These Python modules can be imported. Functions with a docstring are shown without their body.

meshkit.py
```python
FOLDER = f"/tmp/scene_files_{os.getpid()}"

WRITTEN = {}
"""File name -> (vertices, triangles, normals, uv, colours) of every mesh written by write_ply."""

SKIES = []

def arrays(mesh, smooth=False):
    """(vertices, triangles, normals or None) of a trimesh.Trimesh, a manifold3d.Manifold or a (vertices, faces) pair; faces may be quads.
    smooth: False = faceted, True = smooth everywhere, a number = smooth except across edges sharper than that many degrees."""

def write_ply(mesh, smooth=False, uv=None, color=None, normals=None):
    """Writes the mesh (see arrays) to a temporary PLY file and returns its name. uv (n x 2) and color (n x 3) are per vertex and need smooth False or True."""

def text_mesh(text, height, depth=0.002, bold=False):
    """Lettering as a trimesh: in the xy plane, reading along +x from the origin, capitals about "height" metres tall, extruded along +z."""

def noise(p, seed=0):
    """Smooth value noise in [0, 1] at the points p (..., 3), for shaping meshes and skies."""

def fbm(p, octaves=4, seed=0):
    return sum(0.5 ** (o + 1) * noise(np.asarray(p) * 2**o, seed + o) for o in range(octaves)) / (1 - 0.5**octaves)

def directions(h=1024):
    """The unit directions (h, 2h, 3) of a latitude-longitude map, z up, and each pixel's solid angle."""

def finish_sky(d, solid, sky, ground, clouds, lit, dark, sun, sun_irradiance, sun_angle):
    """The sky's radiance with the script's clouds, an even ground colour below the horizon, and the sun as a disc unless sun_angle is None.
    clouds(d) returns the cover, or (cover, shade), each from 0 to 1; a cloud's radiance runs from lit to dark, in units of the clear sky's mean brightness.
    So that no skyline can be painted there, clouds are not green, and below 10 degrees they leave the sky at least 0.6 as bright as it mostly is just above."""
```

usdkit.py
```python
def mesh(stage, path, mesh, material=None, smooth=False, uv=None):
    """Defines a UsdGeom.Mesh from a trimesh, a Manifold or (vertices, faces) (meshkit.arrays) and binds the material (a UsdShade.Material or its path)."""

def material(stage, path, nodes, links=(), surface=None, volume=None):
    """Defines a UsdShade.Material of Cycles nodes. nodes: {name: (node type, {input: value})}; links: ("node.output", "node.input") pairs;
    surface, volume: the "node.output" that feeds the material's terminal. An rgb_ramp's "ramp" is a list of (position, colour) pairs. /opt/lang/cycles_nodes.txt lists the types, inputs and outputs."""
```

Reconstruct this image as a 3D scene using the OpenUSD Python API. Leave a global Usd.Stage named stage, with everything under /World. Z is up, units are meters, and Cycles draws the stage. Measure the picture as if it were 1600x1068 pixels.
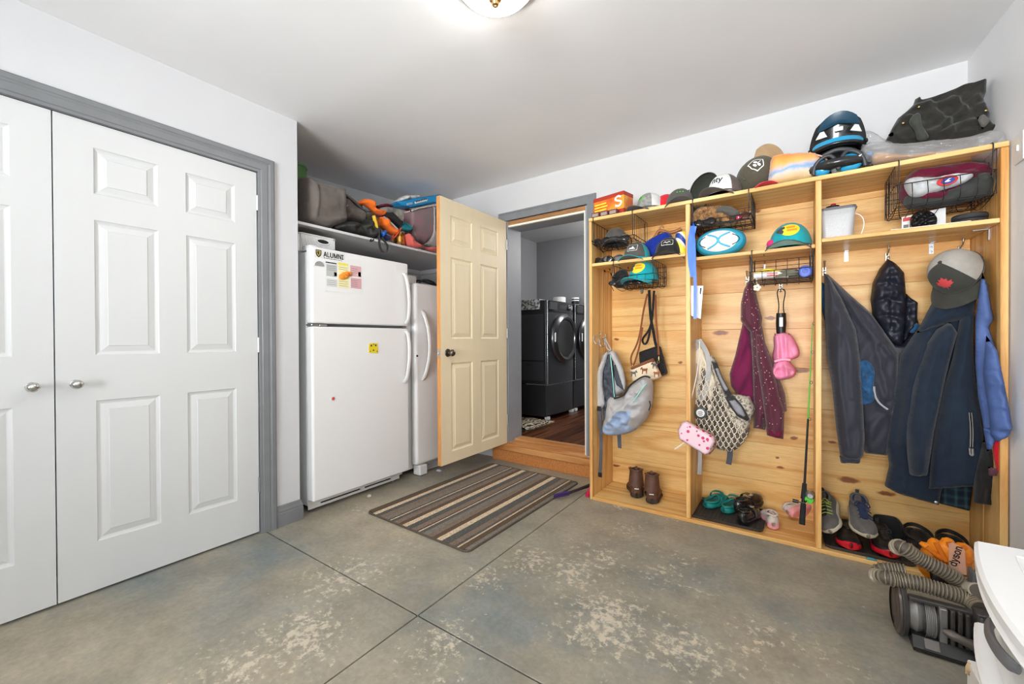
import math, random
import numpy as np, trimesh, shapely, usdkit, meshkit
from scipy.spatial import Delaunay
from shapely.geometry import Polygon, Point, LineString
from pxr import Usd, UsdGeom, UsdLux, UsdShade, Gf, Sdf

stage = Usd.Stage.CreateInMemory()
UsdGeom.SetStageUpAxis(stage, UsdGeom.Tokens.z)
UsdGeom.SetStageMetersPerUnit(stage, 1.0)
UsdGeom.Xform.Define(stage, '/World')
UsdGeom.Scope.Define(stage, '/World/Looks')
rng = np.random.default_rng(7)

# ---------------------------------------------------------------- camera
FPX, YAW, PITCH, ROLL, CZ = 640.96, .6085, -.0063, -.0049, 1.0937
_fw = np.array([-math.sin(YAW)*math.cos(PITCH), math.cos(YAW)*math.cos(PITCH), math.sin(PITCH)])
_r = np.array([math.cos(YAW), math.sin(YAW), 0]); _u = np.cross(_r, _fw)
_R = _r*math.cos(ROLL)+_u*math.sin(ROLL); _U = -_r*math.sin(ROLL)+_u*math.cos(ROLL)
cam = UsdGeom.Camera.Define(stage, '/World/Camera')
M4 = Gf.Matrix4d(*_R, 0, *_U, 0, *(-_fw), 0, 0, 0, CZ, 1)
cam.AddTransformOp().Set(M4)
cam.CreateHorizontalApertureAttr(36.0); cam.CreateVerticalApertureAttr(36.0*1068/1600)
cam.CreateFocalLengthAttr(FPX/1600*36)
cam.CreateClippingRangeAttr(Gf.Vec2f(.02, 100))
cam.CreateExposureAttr(EXPOSURE := 0.0)

# ---------------------------------------------------------------- light: sky, daylight at the rear window
def srgb(c):
    c = np.asarray(c, float)/255
    return tuple(np.where(c <= .04045, c/12.92, ((c+.055)/1.055)**2.4))
sky = UsdLux.DomeLight.Define(stage, '/World/Sky')
sky.CreateIntensityAttr(1.0); sky.CreateColorAttr(Gf.Vec3f(.80, .90, 1.0))
def rect_light(name, loc, w, h, rx, rz, inten, col):
    l = UsdLux.RectLight.Define(stage, '/World/'+name)
    l.CreateWidthAttr(w); l.CreateHeightAttr(h); l.CreateIntensityAttr(inten); l.CreateColorAttr(Gf.Vec3f(*col))
    l.AddTranslateOp().Set(Gf.Vec3d(*loc)); l.AddRotateXYZOp().Set(Gf.Vec3f(rx, 0, rz))
    return l
# daylight that enters by the wide window in the rear wall (window_1), behind the camera: the bright sky, and the sunlit driveway in front of it
rect_light('WindowDaylight', (-.28, -2.40, 1.45), 2.0, 1.5, 90, 0, 8.4, (.975, .99, 1.01))
rect_light('SunlitDrivewayDaylight', (-.9, -6.2, .1), 8.0, 3.4, 118, 0, 28.0, (.975, .99, 1.01))

# ---------------------------------------------------------------- mesh helpers: every mesh is (vertices, faces)
def J(*ms):
    ms = [m for m in ms if m is not None and len(m[0])]
    off, V, F = 0, [], []
    for v, f in ms:
        V.append(np.asarray(v, float)); F.append(np.asarray(f, int)+off); off += len(v)
    return np.vstack(V), np.vstack(F)
def mv(m, d): return np.asarray(m[0], float)+np.asarray(d, float), m[1]
def sc(m, s):
    s = np.ones(3)*s
    f = np.asarray(m[1]); f = f[:, ::-1] if np.prod(s) < 0 else f
    return np.asarray(m[0], float)*s, f
def rotm(axis, deg):
    a = math.radians(deg); c, s = math.cos(a), math.sin(a)
    return {'x': np.array([[1, 0, 0], [0, c, -s], [0, s, c]]), 'y': np.array([[c, 0, s], [0, 1, 0], [-s, 0, c]]), 'z': np.array([[c, -s, 0], [s, c, 0], [0, 0, 1]])}[axis]
def rt(m, axis, deg): return np.asarray(m[0], float) @ rotm(axis, deg).T, m[1]
def box(x0, x1, y0, y1, z0, z1, b=0.0):
    if b <= 0:
        v = np.array([[x, y, z] for z in (z0, z1) for y in (y0, y1) for x in (x0, x1)], float)
        f = [[0, 2, 3], [0, 3, 1], [4, 5, 7], [4, 7, 6], [0, 1, 5], [0, 5, 4], [2, 6, 7], [2, 7, 3], [0, 4, 6], [0, 6, 2], [1, 3, 7], [1, 7, 5]]
        return v, np.array(f)
    b = min(b, .49*min(x1-x0, y1-y0, z1-z0)); P = []
    for x, sx in ((x0, 1), (x1, -1)):
        for y, sy in ((y0, 1), (y1, -1)):
            for z, sz in ((z0, 1), (z1, -1)):
                P += [[x, y+sy*b, z+sz*b], [x+sx*b, y, z+sz*b], [x+sx*b, y+sy*b, z]]
    return hull(P)
def hull(P):
    h = trimesh.convex.convex_hull(np.asarray(P, float))
    return np.array(h.vertices), np.array(h.faces)
def rbox(x0, x1, y0, y1, z0, z1, r=.01, n=3):
    """box with well rounded edges: hull of eight little spheres"""
    r = min(r, .499*min(x1-x0, y1-y0, z1-z0))
    s = np.array(trimesh.creation.uv_sphere(radius=r, count=[2*n, 4*n]).vertices)
    return hull(np.vstack([s+[x, y, z] for x in (x0+r, x1-r) for y in (y0+r, y1-r) for z in (z0+r, z1-r)]))
def cboxes(*bs): return J(*[box(*b) for b in bs])
def ell(c, r, n=2):
    s = trimesh.creation.icosphere(subdivisions=n)
    return np.array(s.vertices)*np.asarray(r)*np.ones(3)+np.asarray(c), np.array(s.faces)
def grid_faces(nu, nv, closed_u=False, closed_v=False):
    F = []
    for i in range(nu if closed_u else nu-1):
        for j in range(nv if closed_v else nv-1):
            a, b, c, d = i*nv+j, ((i+1) % nu)*nv+j, ((i+1) % nu)*nv+(j+1) % nv, i*nv+(j+1) % nv
            F += [[a, b, c], [a, c, d]]
    return np.array(F)
def loft(rings, caps=True, closed=False):
    """rings: list of equal rings of points"""
    R = np.asarray(rings, float); n, k = R.shape[:2]
    V = R.reshape(-1, 3); F = grid_faces(n, k, closed, True)
    if caps and not closed:
        V = np.vstack([V, R[0].mean(0), R[-1].mean(0)]); a, b = n*k, n*k+1
        F = np.vstack([F, [[a, (j+1) % k, j][::-1] for j in range(k)], [[b, (n-1)*k+j, (n-1)*k+(j+1) % k][::-1] for j in range(k)]])
    return fixn((V, F))
def fixn(m):
    v, f = m; f = np.asarray(f)
    vol = np.einsum('ij,ij->i', v[f[:, 0]], np.cross(v[f[:, 1]], v[f[:, 2]])).sum()
    return (v, f[:, ::-1]) if vol < 0 else (v, f)
def lathe(prof, n=24, c=(0, 0, 0), axis='z'):
    P = np.asarray(prof, float); a = np.linspace(0, 2*math.pi, n, endpoint=False)
    R = np.stack([np.stack([P[:, 0]*math.cos(t), P[:, 0]*math.sin(t), P[:, 1]], 1) for t in a])
    m = fixn((R.reshape(-1, 3), grid_faces(n, len(P), True, False)))
    if axis == 'x': m = rt(m, 'y', 90)
    if axis == 'y': m = rt(m, 'x', -90)
    return mv(m, c)
def cyl(p, q, r, n=12, r2=None): return tube([p, q], [r, r if r2 is None else r2], n)
def smooth_path(P, n=40, closed=False):
    from scipy.interpolate import CubicSpline
    P = np.asarray(P, float)
    if closed: P = np.vstack([P, P[:1]])
    d = np.r_[0, np.cumsum(np.linalg.norm(np.diff(P, axis=0), axis=1)+1e-9)]
    t = np.linspace(0, d[-1], n, endpoint=not closed)
    return CubicSpline(d, P, bc_type='periodic' if closed else 'natural')(t)
def tube(path, r, n=8, closed=False, flat=1.0, up=None, caps=True):
    """sweep of a circle (flat<1: an ellipse, thin along `up`)"""
    P = np.asarray(path, float); k = len(P); r = np.broadcast_to(r, (k,))
    T = np.gradient(P, axis=0) if not closed else np.roll(P, -1, 0)-np.roll(P, 1, 0)
    T /= np.linalg.norm(T, axis=1, keepdims=True)+1e-12
    u = np.asarray(up, float) if up is not None else (np.array([0, 0, 1.]) if abs(T[0, 2]) < .9 else np.array([1., 0, 0]))
    rings, a = [], np.linspace(0, 2*math.pi, n, endpoint=False)
    for i in range(k):
        if up is not None: u = np.asarray(up, float)
        u = u-T[i]*(u @ T[i]); u = u/(np.linalg.norm(u)+1e-12); w = np.cross(T[i], u)
        rings.append(P[i]+r[i]*(np.cos(a)[:, None]*w+flat*np.sin(a)[:, None]*u))
    return loft(rings, caps, closed)
def ribbon(path, w, t, across):
    """flat strap: path, width along `across`, thickness t"""
    P = np.asarray(path, float); T = np.gradient(P, axis=0); T /= np.linalg.norm(T, axis=1, keepdims=True)+1e-12
    rings = []
    A = np.broadcast_to(np.asarray(across, float), P.shape)
    for p, d, ax in zip(P, T, A):
        ax = ax-d*(ax @ d); ax = ax/(np.linalg.norm(ax)+1e-12); nn = np.cross(d, ax)
        rings.append([p+ax*w/2+nn*t/2, p-ax*w/2+nn*t/2, p-ax*w/2-nn*t/2, p+ax*w/2-nn*t/2])
    return loft(rings)
def prism(poly, t0, t1, plane='xz'):
    """polygon (list of points or shapely) extruded from t0 to t1; plane 'xz': extruded along y; 'xy': along z; 'yz': along x"""
    poly = poly if isinstance(poly, Polygon) else Polygon(poly)
    if not poly.is_valid: poly = poly.buffer(0)
    m = trimesh.creation.extrude_polygon(poly, abs(t1-t0)); v = np.array(m.vertices); v[:, 2] += min(t0, t1)
    o = {'xy': v, 'xz': v[:, [0, 2, 1]], 'yz': v[:, [2, 0, 1]]}[plane]
    return fixn((o, np.array(m.faces)))
def noise(P, s=1.0, seed=0.0):
    P = np.asarray(P, float)
    return (meshkit.noise(P*s+seed)-.5)*2.4
def puff(outline, front, back=.004, edge=.02, step=.012, folds=None, power=.5, smooth=True, holes=()):
    """A cloth-like solid seen along +y: outline in (x, z); its front face bulges towards -y by `front` (number or f(x,z)), rising over `edge` metres from
    the rim, the back face towards +y by `back`. folds(x, z) adds relief. Returned with y = 0 at the rim plane."""
    O = np.asarray(outline, float)
    if smooth: O = smooth_path(O, max(24, int(Polygon(O).length/step*1.0)), True)
    pg = Polygon(O, [np.asarray(h, float) for h in holes])
    if not pg.is_valid: pg = pg.buffer(0)
    if pg.geom_type != 'Polygon': pg = max(pg.geoms, key=lambda g: g.area)
    pg = pg.simplify(step*.05)
    def ring(c):
        L = LineString(c.coords); n = max(8, int(L.length/step))
        return np.array([L.interpolate(i/n, normalized=True).coords[0] for i in range(n)])
    rings = [ring(pg.exterior)]+[ring(h) for h in pg.interiors]
    B = np.vstack(rings)
    x0, z0, x1, z1 = pg.bounds
    gx, gz = np.meshgrid(np.arange(x0, x1, step), np.arange(z0, z1, step*.87)); gx = gx+(np.arange(gx.shape[0]) % 2)[:, None]*step/2
    G = np.stack([gx.ravel(), gz.ravel()], 1)
    pts = shapely.points(G); ins = shapely.contains(pg, pts); G, pts = G[ins], pts[ins]
    d = shapely.distance(pts, pg.boundary); G, d = G[d > step*.45], d[d > step*.45]
    P = np.vstack([B, G]); D = np.r_[np.zeros(len(B)), d]; nb = len(B)
    T = Delaunay(P).simplices
    cen = P[T].mean(1); T = T[shapely.contains(pg, shapely.points(cen))]
    a = P[T]; cr = (a[:, 1, 0]-a[:, 0, 0])*(a[:, 2, 1]-a[:, 0, 1])-(a[:, 1, 1]-a[:, 0, 1])*(a[:, 2, 0]-a[:, 0, 0])
    T[cr < 0] = T[cr < 0][:, ::-1]; T = T[np.abs(cr) > 1e-12]
    e = np.clip(D/edge, 0, 1); prof = (1-(1-e)**2)**power
    fr = (front(P[:, 0], P[:, 1]) if callable(front) else front)*prof
    if folds is not None: fr = fr+folds(P[:, 0], P[:, 1])*np.clip(D/(edge*.8), 0.0, 1)
    yf, yb = -fr, back*prof
    n = len(P)
    inner = np.arange(n); inner[nb:] = np.arange(nb, n)+(n-nb)          # back uses rim points shared
    V = np.vstack([np.c_[P[:, 0], yf, P[:, 1]], np.c_[P[nb:, 0], yb[nb:], P[nb:, 1]]])
    V[:nb, 1] = 0
    F = np.vstack([T, inner[T][:, ::-1]])
    return fixn((V, F))
def sheet(outline, step=.006):
    """one-sided fine mesh of an outline in (x, z), facing -y"""
    step = min(step, math.sqrt(Polygon(outline).area)/5+1e-4); m = puff(outline, 0., 0., .01, step, smooth=False)
    T = m[1][:len(m[1])//2]; u, iv = np.unique(T, return_inverse=True); return m[0][u], iv.reshape(T.shape)
def split_by(m, poly, back=True):
    """a mesh's faces whose centre lies inside the (x, z) polygon, and the rest"""
    v, f = m; c = v[f].mean(1); ins = shapely.contains(Polygon(poly).buffer(0), shapely.points(c[:, [0, 2]]))
    out = []
    for k in (ins, ~ins):
        u, iv = np.unique(f[k], return_inverse=True); out.append((v[u], iv.reshape(-1, 3)))
    return out
def warp(m, fn):
    v = np.array(m[0], float); return fn(v), m[1]

# ---------------------------------------------------------------- prims
_used = {}
def _name(parent, name):
    k = (parent, name); i = _used.get(k, 0); _used[k] = i+1
    return f'{parent}/{name}' if i == 0 else f'{parent}/{name}_{i:03d}'
def _tag(p, label=None, cat=None, group=None, kind=None):
    for k, v in (('label', label), ('category', cat), ('group', group), ('kind', kind)):
        if v: p.SetCustomDataByKey(k, v)
    return p
class Thing:
    def __init__(s, name, label, cat, loc=(0, 0, 0), rz=0, group=None, kind=None, R=None):
        s.path = _name('/World', name); s.loc = np.asarray(loc, float); s.Rm = rotm('z', rz) if R is None else R
        x = UsdGeom.Xform.Define(stage, s.path)
        if R is None:
            x.AddTranslateOp().Set(Gf.Vec3d(*map(float, loc)))
            if rz: x.AddRotateZOp().Set(float(rz))
        else:
            m = Gf.Matrix4d(*R[:, 0], 0, *R[:, 1], 0, *R[:, 2], 0, *map(float, loc), 1); x.AddTransformOp().Set(m)
        _tag(x.GetPrim(), label, cat, group, kind)
    def part(s, name, m, mat, smooth=35, parent=None, label=None, world=False, kind=None):
        if world: m = ((np.asarray(m[0])-s.loc) @ s.Rm, m[1])
        path = _name(parent or s.path, name)
        p = usdkit.mesh(stage, path, m, mat, smooth=smooth)
        _tag(p.GetPrim(), label, kind=kind)
        return path
def solo(name, m, mat, label, cat, loc=None, group=None, kind=None, smooth=35):
    """a thing that is one mesh given in world coordinates"""
    path = _name('/World', name)
    v = np.asarray(m[0], float)
    if loc is None: loc = np.r_[(v[:, :2].min(0)+v[:, :2].max(0))/2, v[:, 2].min()]
    p = usdkit.mesh(stage, path, (v-loc, m[1]), mat, smooth=smooth)
    UsdGeom.Xformable(p).AddTranslateOp().Set(Gf.Vec3d(*map(float, loc)))
    return _tag(p.GetPrim(), label, cat, group, kind)
def struct(name, m, mat, smooth=False, label=None):
    path = _name('/World', name)
    p = usdkit.mesh(stage, path, m, mat, smooth=smooth); _tag(p.GetPrim(), label, kind='structure'); return path
class Struct(Thing):
    def __init__(s, name, label=None, loc=(0, 0, 0)): super().__init__(name, label, None, loc, kind='structure')

# ---------------------------------------------------------------- materials
_mats = {}
def mat(name, col, rough=.5, metal=0., var=0., vs=12., bump=0., bs=60., stretch=(1, 1, 1), sheen=0., coat=0., spec=.5, col2=None, trans=0., emit=0., ecol=None, det=3., weave=0., hs=(0.35, .65), alpha=1., subs=0.):
    if name in _mats: return _mats[name]
    c = srgb(col)
    N = {'p': ('principled_bsdf', {'base_color': c, 'roughness': rough, 'metallic': metal, 'sheen_weight': sheen, 'coat_weight': coat, 'specular_ior_level': spec, 'transmission_weight': trans, 'emission_strength': emit, 'alpha': alpha, 'subsurface_weight': subs})}
    if emit: N['p'][1]['emission_color'] = srgb(ecol or col)
    L = []
    if var or bump or col2 is not None:
        N['tc'] = ('texture_coordinate', {}); N['mp'] = ('mapping', {'scale': stretch}); L.append(('tc.object', 'mp.vector'))
    if var or col2 is not None:
        c1 = tuple(np.clip(np.array(c)*(1-var), 0, 1)); c2 = srgb(col2) if col2 is not None else tuple(np.clip(np.array(c)*(1+var), 0, 1))
        N['n'] = ('noise_texture', {'scale': vs, 'detail': det, 'roughness': .6}); N['r'] = ('rgb_ramp', {'ramp': [(hs[0], c1), (hs[1], c2)]})
        L += [('mp.vector', 'n.vector'), ('n.fac', 'r.fac'), ('r.color', 'p.base_color')]
    if bump:
        N['bn'] = ('noise_texture', {'scale': bs, 'detail': 4, 'roughness': .6}); N['b'] = ('bump', {'strength': bump, 'distance': .004})
        L += [('mp.vector', 'bn.vector'), ('bn.fac', 'b.height'), ('b.normal', 'p.normal')]
    m = usdkit.material(stage, '/World/Looks/'+name, N, L, surface='p.BSDF'); _mats[name] = m
    return m
def fab(name, col, var=.12, vs=9., bump=.35, bs=220., rough=.9, sheen=.15, **k): return mat(name, col, rough, var=var, vs=vs, bump=bump, bs=bs, sheen=sheen, spec=.25, **k)
def wood(name, axis, light=(238, 200, 142), dark=(214, 160, 98), knot=(120, 66, 30), rough=.42, knots=(), ring=1.0):
    sq = {'x': (.40, 6., 6.), 'z': (6., 6., .40), 'y': (6., .40, 6.)}[axis]
    N = {'g': ('geometry', {}), 'oi': ('object_info', {}), 'cm': ('combine_xyz', {}), 'm1': ('math', {'math_type': 'multiply', 'value2': 17.3}), 'm2': ('math', {'math_type': 'multiply', 'value2': 9.1}),
         'ad': ('vector_math', {'math_type': 'add'}),
         'mp': ('mapping', {'scale': sq}), 'n': ('noise_texture', {'scale': 1.2, 'detail': 2, 'roughness': .4, 'distortion': .25}),
         'w': ('math', {'math_type': 'multiply', 'value2': 34.0*ring}), 's': ('math', {'math_type': 'sine'}),
         'mr': ('map_range', {'from_min': -1, 'from_max': 1}), 'pw': ('math', {'math_type': 'power', 'value2': 2.2}),
         'fm': ('mapping', {'scale': tuple(np.array(sq)*16)}), 'fn': ('noise_texture', {'scale': 2.2, 'detail': 3}),
         'base': ('mix_color', {'a': srgb(light), 'b': srgb(dark)}), 'fg': ('mix_color', {'blend_type': 'multiply', 'fac': .35}), 'fr': ('rgb_ramp', {'ramp': [(.35, (.66, .6, .55)), (.6, (1, 1, 1))]}),
         'big': ('noise_texture', {'scale': .9, 'detail': 1}), 'bg': ('rgb_ramp', {'ramp': [(.35, (.9, .84, .76)), (.62, (1, 1, 1))]}), 'bm': ('mix_color', {'blend_type': 'multiply', 'fac': .8}),
         'p': ('principled_bsdf', {'roughness': rough, 'coat_weight': .12, 'coat_roughness': .25, 'specular_ior_level': .4}), 'b': ('bump', {'strength': .12, 'distance': .002})}
    L = [('oi.random', 'm1.value1'), ('oi.random', 'm2.value1'), ('m1.value', 'cm.x'), ('m2.value', 'cm.z'), ('g.position', 'ad.vector1'), ('cm.vector', 'ad.vector2'),
         ('ad.vector', 'mp.vector'), ('mp.vector', 'n.vector'), ('n.fac', 'w.value1'), ('w.value', 's.value1'), ('s.value', 'mr.value'), ('mr.result', 'pw.value1'), ('pw.value', 'base.fac'),
         ('ad.vector', 'fm.vector'), ('fm.vector', 'fn.vector'), ('fn.fac', 'fr.fac'), ('base.result', 'fg.a'), ('fr.color', 'fg.b'),
         ('mp.vector', 'big.vector'), ('big.fac', 'bg.fac'), ('fg.result', 'bm.a'), ('bg.color', 'bm.b'), ('fn.fac', 'b.height'), ('b.normal', 'p.normal')]
    last = 'bm.result'
    if knots:
        N['wb'] = ('noise_texture', {'scale': 26., 'detail': 2}); N['wbs'] = ('vector_math', {'math_type': 'scale', 'scale': .022}); N['wba'] = ('vector_math', {'math_type': 'add'})
        L += [('g.position', 'wb.vector'), ('wb.color', 'wbs.vector1'), ('g.position', 'wba.vector1'), ('wbs.vector', 'wba.vector2')]; prev = None
        for i, (kx, kz, r) in enumerate(knots):
            N[f'k{i}'] = ('vector_math', {'math_type': 'subtract', 'vector2': (kx+.011, 0, kz+.011)}); N[f'q{i}'] = ('vector_math', {'math_type': 'multiply', 'vector2': (1/(.72*r), 0, 1/(.004+.14*r))}); N[f'l{i}'] = ('vector_math', {'math_type': 'length'})
            L += [('wba.vector', f'k{i}.vector1'), (f'k{i}.vector', f'q{i}.vector1'), (f'q{i}.vector', f'l{i}.vector1')]
            if prev:
                N[f'o{i}'] = ('math', {'math_type': 'minimum'}); L += [(prev, f'o{i}.value1'), (f'l{i}.value', f'o{i}.value2')]; prev = f'o{i}.value'
            else: prev = f'l{i}.value'
        N.update({'kr': ('rgb_ramp', {'ramp': [(0, srgb(knot)), (.30, srgb(knot)), (.42, srgb((176, 108, 56))), (.62, (1, 1, 1)), (1, (1, 1, 1))]}), 'kd': ('math', {'value2': .4, 'math_type': 'multiply'}), 'km': ('mix_color', {'blend_type': 'multiply', 'fac': .85})})
        L += [(prev, 'kd.value1'), ('kd.value', 'kr.fac'), ('bm.result', 'km.a'), ('kr.color', 'km.b')]; last = 'km.result'
    L.append((last, 'p.base_color'))
    return usdkit.material(stage, '/World/Looks/'+name, N, L, surface='p.BSDF')
# ================================================================ the room
D = 3.04; XL = -2.503; ALC = -3.30
def RW(y): return .708+(D-y)*.055
def ceil_z(y):
    t = np.clip((y-1.3)/(D-1.3), 0, 1.2); return 2.427+.07*t
m_wall = mat('wall_paint', (210, 210, 211), .6, var=.018, vs=1.6, bump=.05, bs=90)
m_wallb = mat('wall_paint_back', (203, 203, 203), .6, var=.02, vs=1.6, bump=.05, bs=90)
m_ceil = mat('ceiling_paint', (240, 240, 240), .75, var=.015, vs=2., bump=.06, bs=120)
m_trim = mat('trim_grey', (124, 126, 128), .45, var=.05, vs=8, bump=.05, bs=40, stretch=(1, 1, 1))
m_doorw = mat('door_white', (213, 214, 213), .42, var=.015, vs=3, bump=.06, bs=40, stretch=(1, 1, .12))
m_dark = mat('dark_gap', (30, 30, 30), .9)
m_jamb = mat('jamb_paint', (150, 153, 158), .5, var=.03, vs=5)
m_cream = mat('door_cream', (236, 219, 184), .45, var=.035, vs=5, bump=.08, bs=50, stretch=(1, 1, .15))
m_edge = mat('door_edge_wood', (216, 150, 84), .6, var=.14, vs=9, stretch=(6, 6, .5))
m_rawwood = mat('raw_wood_strip', (158, 112, 68), .8, var=.25, vs=12, stretch=(.6, 5, 5))
m_weather = mat('weatherstrip', (238, 232, 218), .6)
m_nickel = mat('brushed_nickel', (200, 198, 194), .25, 1., bump=.04, bs=60)
m_white_metal = mat('white_metal', (226, 226, 224), .4)
m_steel = mat('zinc_steel', (190, 192, 194), .35, .9)
m_blackwire = mat('black_wire', (24, 24, 25), .45)
m_blackp = mat('black_plastic', (28, 28, 29), .4)
m_grey_p = mat('grey_plastic', (92, 92, 94), .45)
m_whitep = mat('white_plastic', (232, 232, 230), .35)

def floor_mat():
    N = {'g': ('geometry', {}), 'n1': ('noise_texture', {'scale': 1.1, 'detail': 6, 'roughness': .62}), 'n2': ('noise_texture', {'scale': 30., 'detail': 6, 'roughness': .75}),
         'n3': ('noise_texture', {'scale': 5.0, 'detail': 5, 'roughness': .6}), 'n4': ('noise_texture', {'scale': 46., 'detail': 4, 'roughness': .7}),
         'r1': ('rgb_ramp', {'ramp': [(.36, srgb((132, 137, 134))), (.47, srgb((154, 149, 135))), (.62, srgb((172, 161, 140)))]}),
         'r3': ('rgb_ramp', {'ramp': [(.3, (.78, .78, .78)), (.7, (1.1, 1.1, 1.1))]}), 'mx': ('mix_color', {'blend_type': 'multiply', 'fac': 1.0}),
         'r4': ('rgb_ramp', {'ramp': [(.35, (.86, .86, .86)), (.65, (1.05, 1.05, 1.05))]}), 'my': ('mix_color', {'blend_type': 'multiply', 'fac': 1.0}),
         'p': ('principled_bsdf', {'roughness': .52, 'specular_ior_level': .4}), 'bw': ('bump', {'strength': .25, 'distance': .003})}
    L = [('g.position', 'n1.vector'), ('g.position', 'n2.vector'), ('g.position', 'n3.vector'), ('g.position', 'n4.vector'), ('n1.fac', 'r1.fac'), ('n3.fac', 'r3.fac'), ('r1.color', 'mx.a'), ('r3.color', 'mx.b'), ('n4.fac', 'r4.fac'), ('mx.result', 'my.a'), ('r4.color', 'my.b')]
    # where the paint has flaked off: patches with their own places on the slab
    spots = [((-1.08, 1.71), 0.28, 0.24), ((-0.88, 1.73), 0.3, 0.22), ((-1.18, 1.46), 0.22, 0.2), ((-0.95, 2.6), 0.12, 0.2), ((-0.62, 2.61), 0.14, 0.18), ((-0.6, 1.56), 0.4, 0.22), ((-0.36, 1.56), 0.35, 0.2), ((-1.47, 0.78), 0.3, 0.25), ((-1.53, 0.6), 0.3, 0.25), ((-1.04, 1.05), 0.3, 0.19), ((-2.3, 1.6), 0.2, 0.12), ((-1.75, 1.06), 0.4, 0.17), ((-0.55, 1.95), 0.4, 0.17), ((-1.82, 1.55), 0.25, 0.14), ((-0.12, 1.68), 0.4, 0.15), ((0.11, 1.7), 0.3, 0.14), ((-0.8, 1.95), 0.35, 0.2), ((-0.75, 2.3), 0.3, 0.15)]
    prev = None
    for i, ((x, y), r, a) in enumerate(spots):
        N[f'd{i}'] = ('vector_math', {'math_type': 'distance', 'vector2': (x, y, 0)}); N[f'm{i}'] = ('map_range', {'from_min': 0., 'from_max': r, 'to_min': a, 'to_max': 0., 'clamp': True})
        L += [('g.position', f'd{i}.vector1'), (f'd{i}.value', f'm{i}.value')]
        if prev:
            N[f'x{i}'] = ('math', {'math_type': 'maximum'}); L += [(prev, f'x{i}.value1'), (f'm{i}.result', f'x{i}.value2')]; prev = f'x{i}.value'
        else: prev = f'm{i}.result'
    N['s1'] = ('math', {'math_type': 'add'}); N['n5'] = ('noise_texture', {'scale': 2.6, 'detail': 3}); N['s0'] = ('math', {'math_type': 'multiply_add', 'value2': .35, 'value3': -.22})
    N['s2'] = ('math', {'math_type': 'add'}); N['fl'] = ('map_range', {'from_min': .615, 'from_max': .71, 'to_min': 0., 'to_max': .8, 'clamp': True})
    N['fx'] = ('mix_color', {'b': srgb((212, 200, 178))})
    L += [('g.position', 'n5.vector'), ('n5.fac', 's0.value1'), (prev, 's1.value1'), ('s0.value', 's1.value2'), ('s1.value', 's2.value1'), ('n2.fac', 's2.value2'), ('s2.value', 'fl.value'), ('my.result', 'fx.a'), ('fl.result', 'fx.fac'), ('fx.result', 'p.base_color'),
          ('n2.fac', 'bw.height'), ('bw.normal', 'p.normal')]
    return usdkit.material(stage, '/World/Looks/floor_concrete', N, L, surface='p.BSDF')
m_floor = floor_mat()
fl = Struct('floor', 'worn grey painted concrete garage floor with saw-cut joints')
jx, jy, g = -1.24, 1.115, .003
for (x0, x1) in ((-3.42, jx-g), (jx+g, 1.15)):
    for (y0, y1) in ((-2.3, jy-g), (jy+g, D+.02)):
        fl.part('slab', box(x0, x1, y0, y1, -.1, 0, .002), m_floor, smooth=False)
fl.part('joint_bed', box(-3.42, 1.15, -2.3, D+.02, -.11, -.012), mat('joint_dirt', (52, 50, 46), .95), smooth=False)

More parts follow.
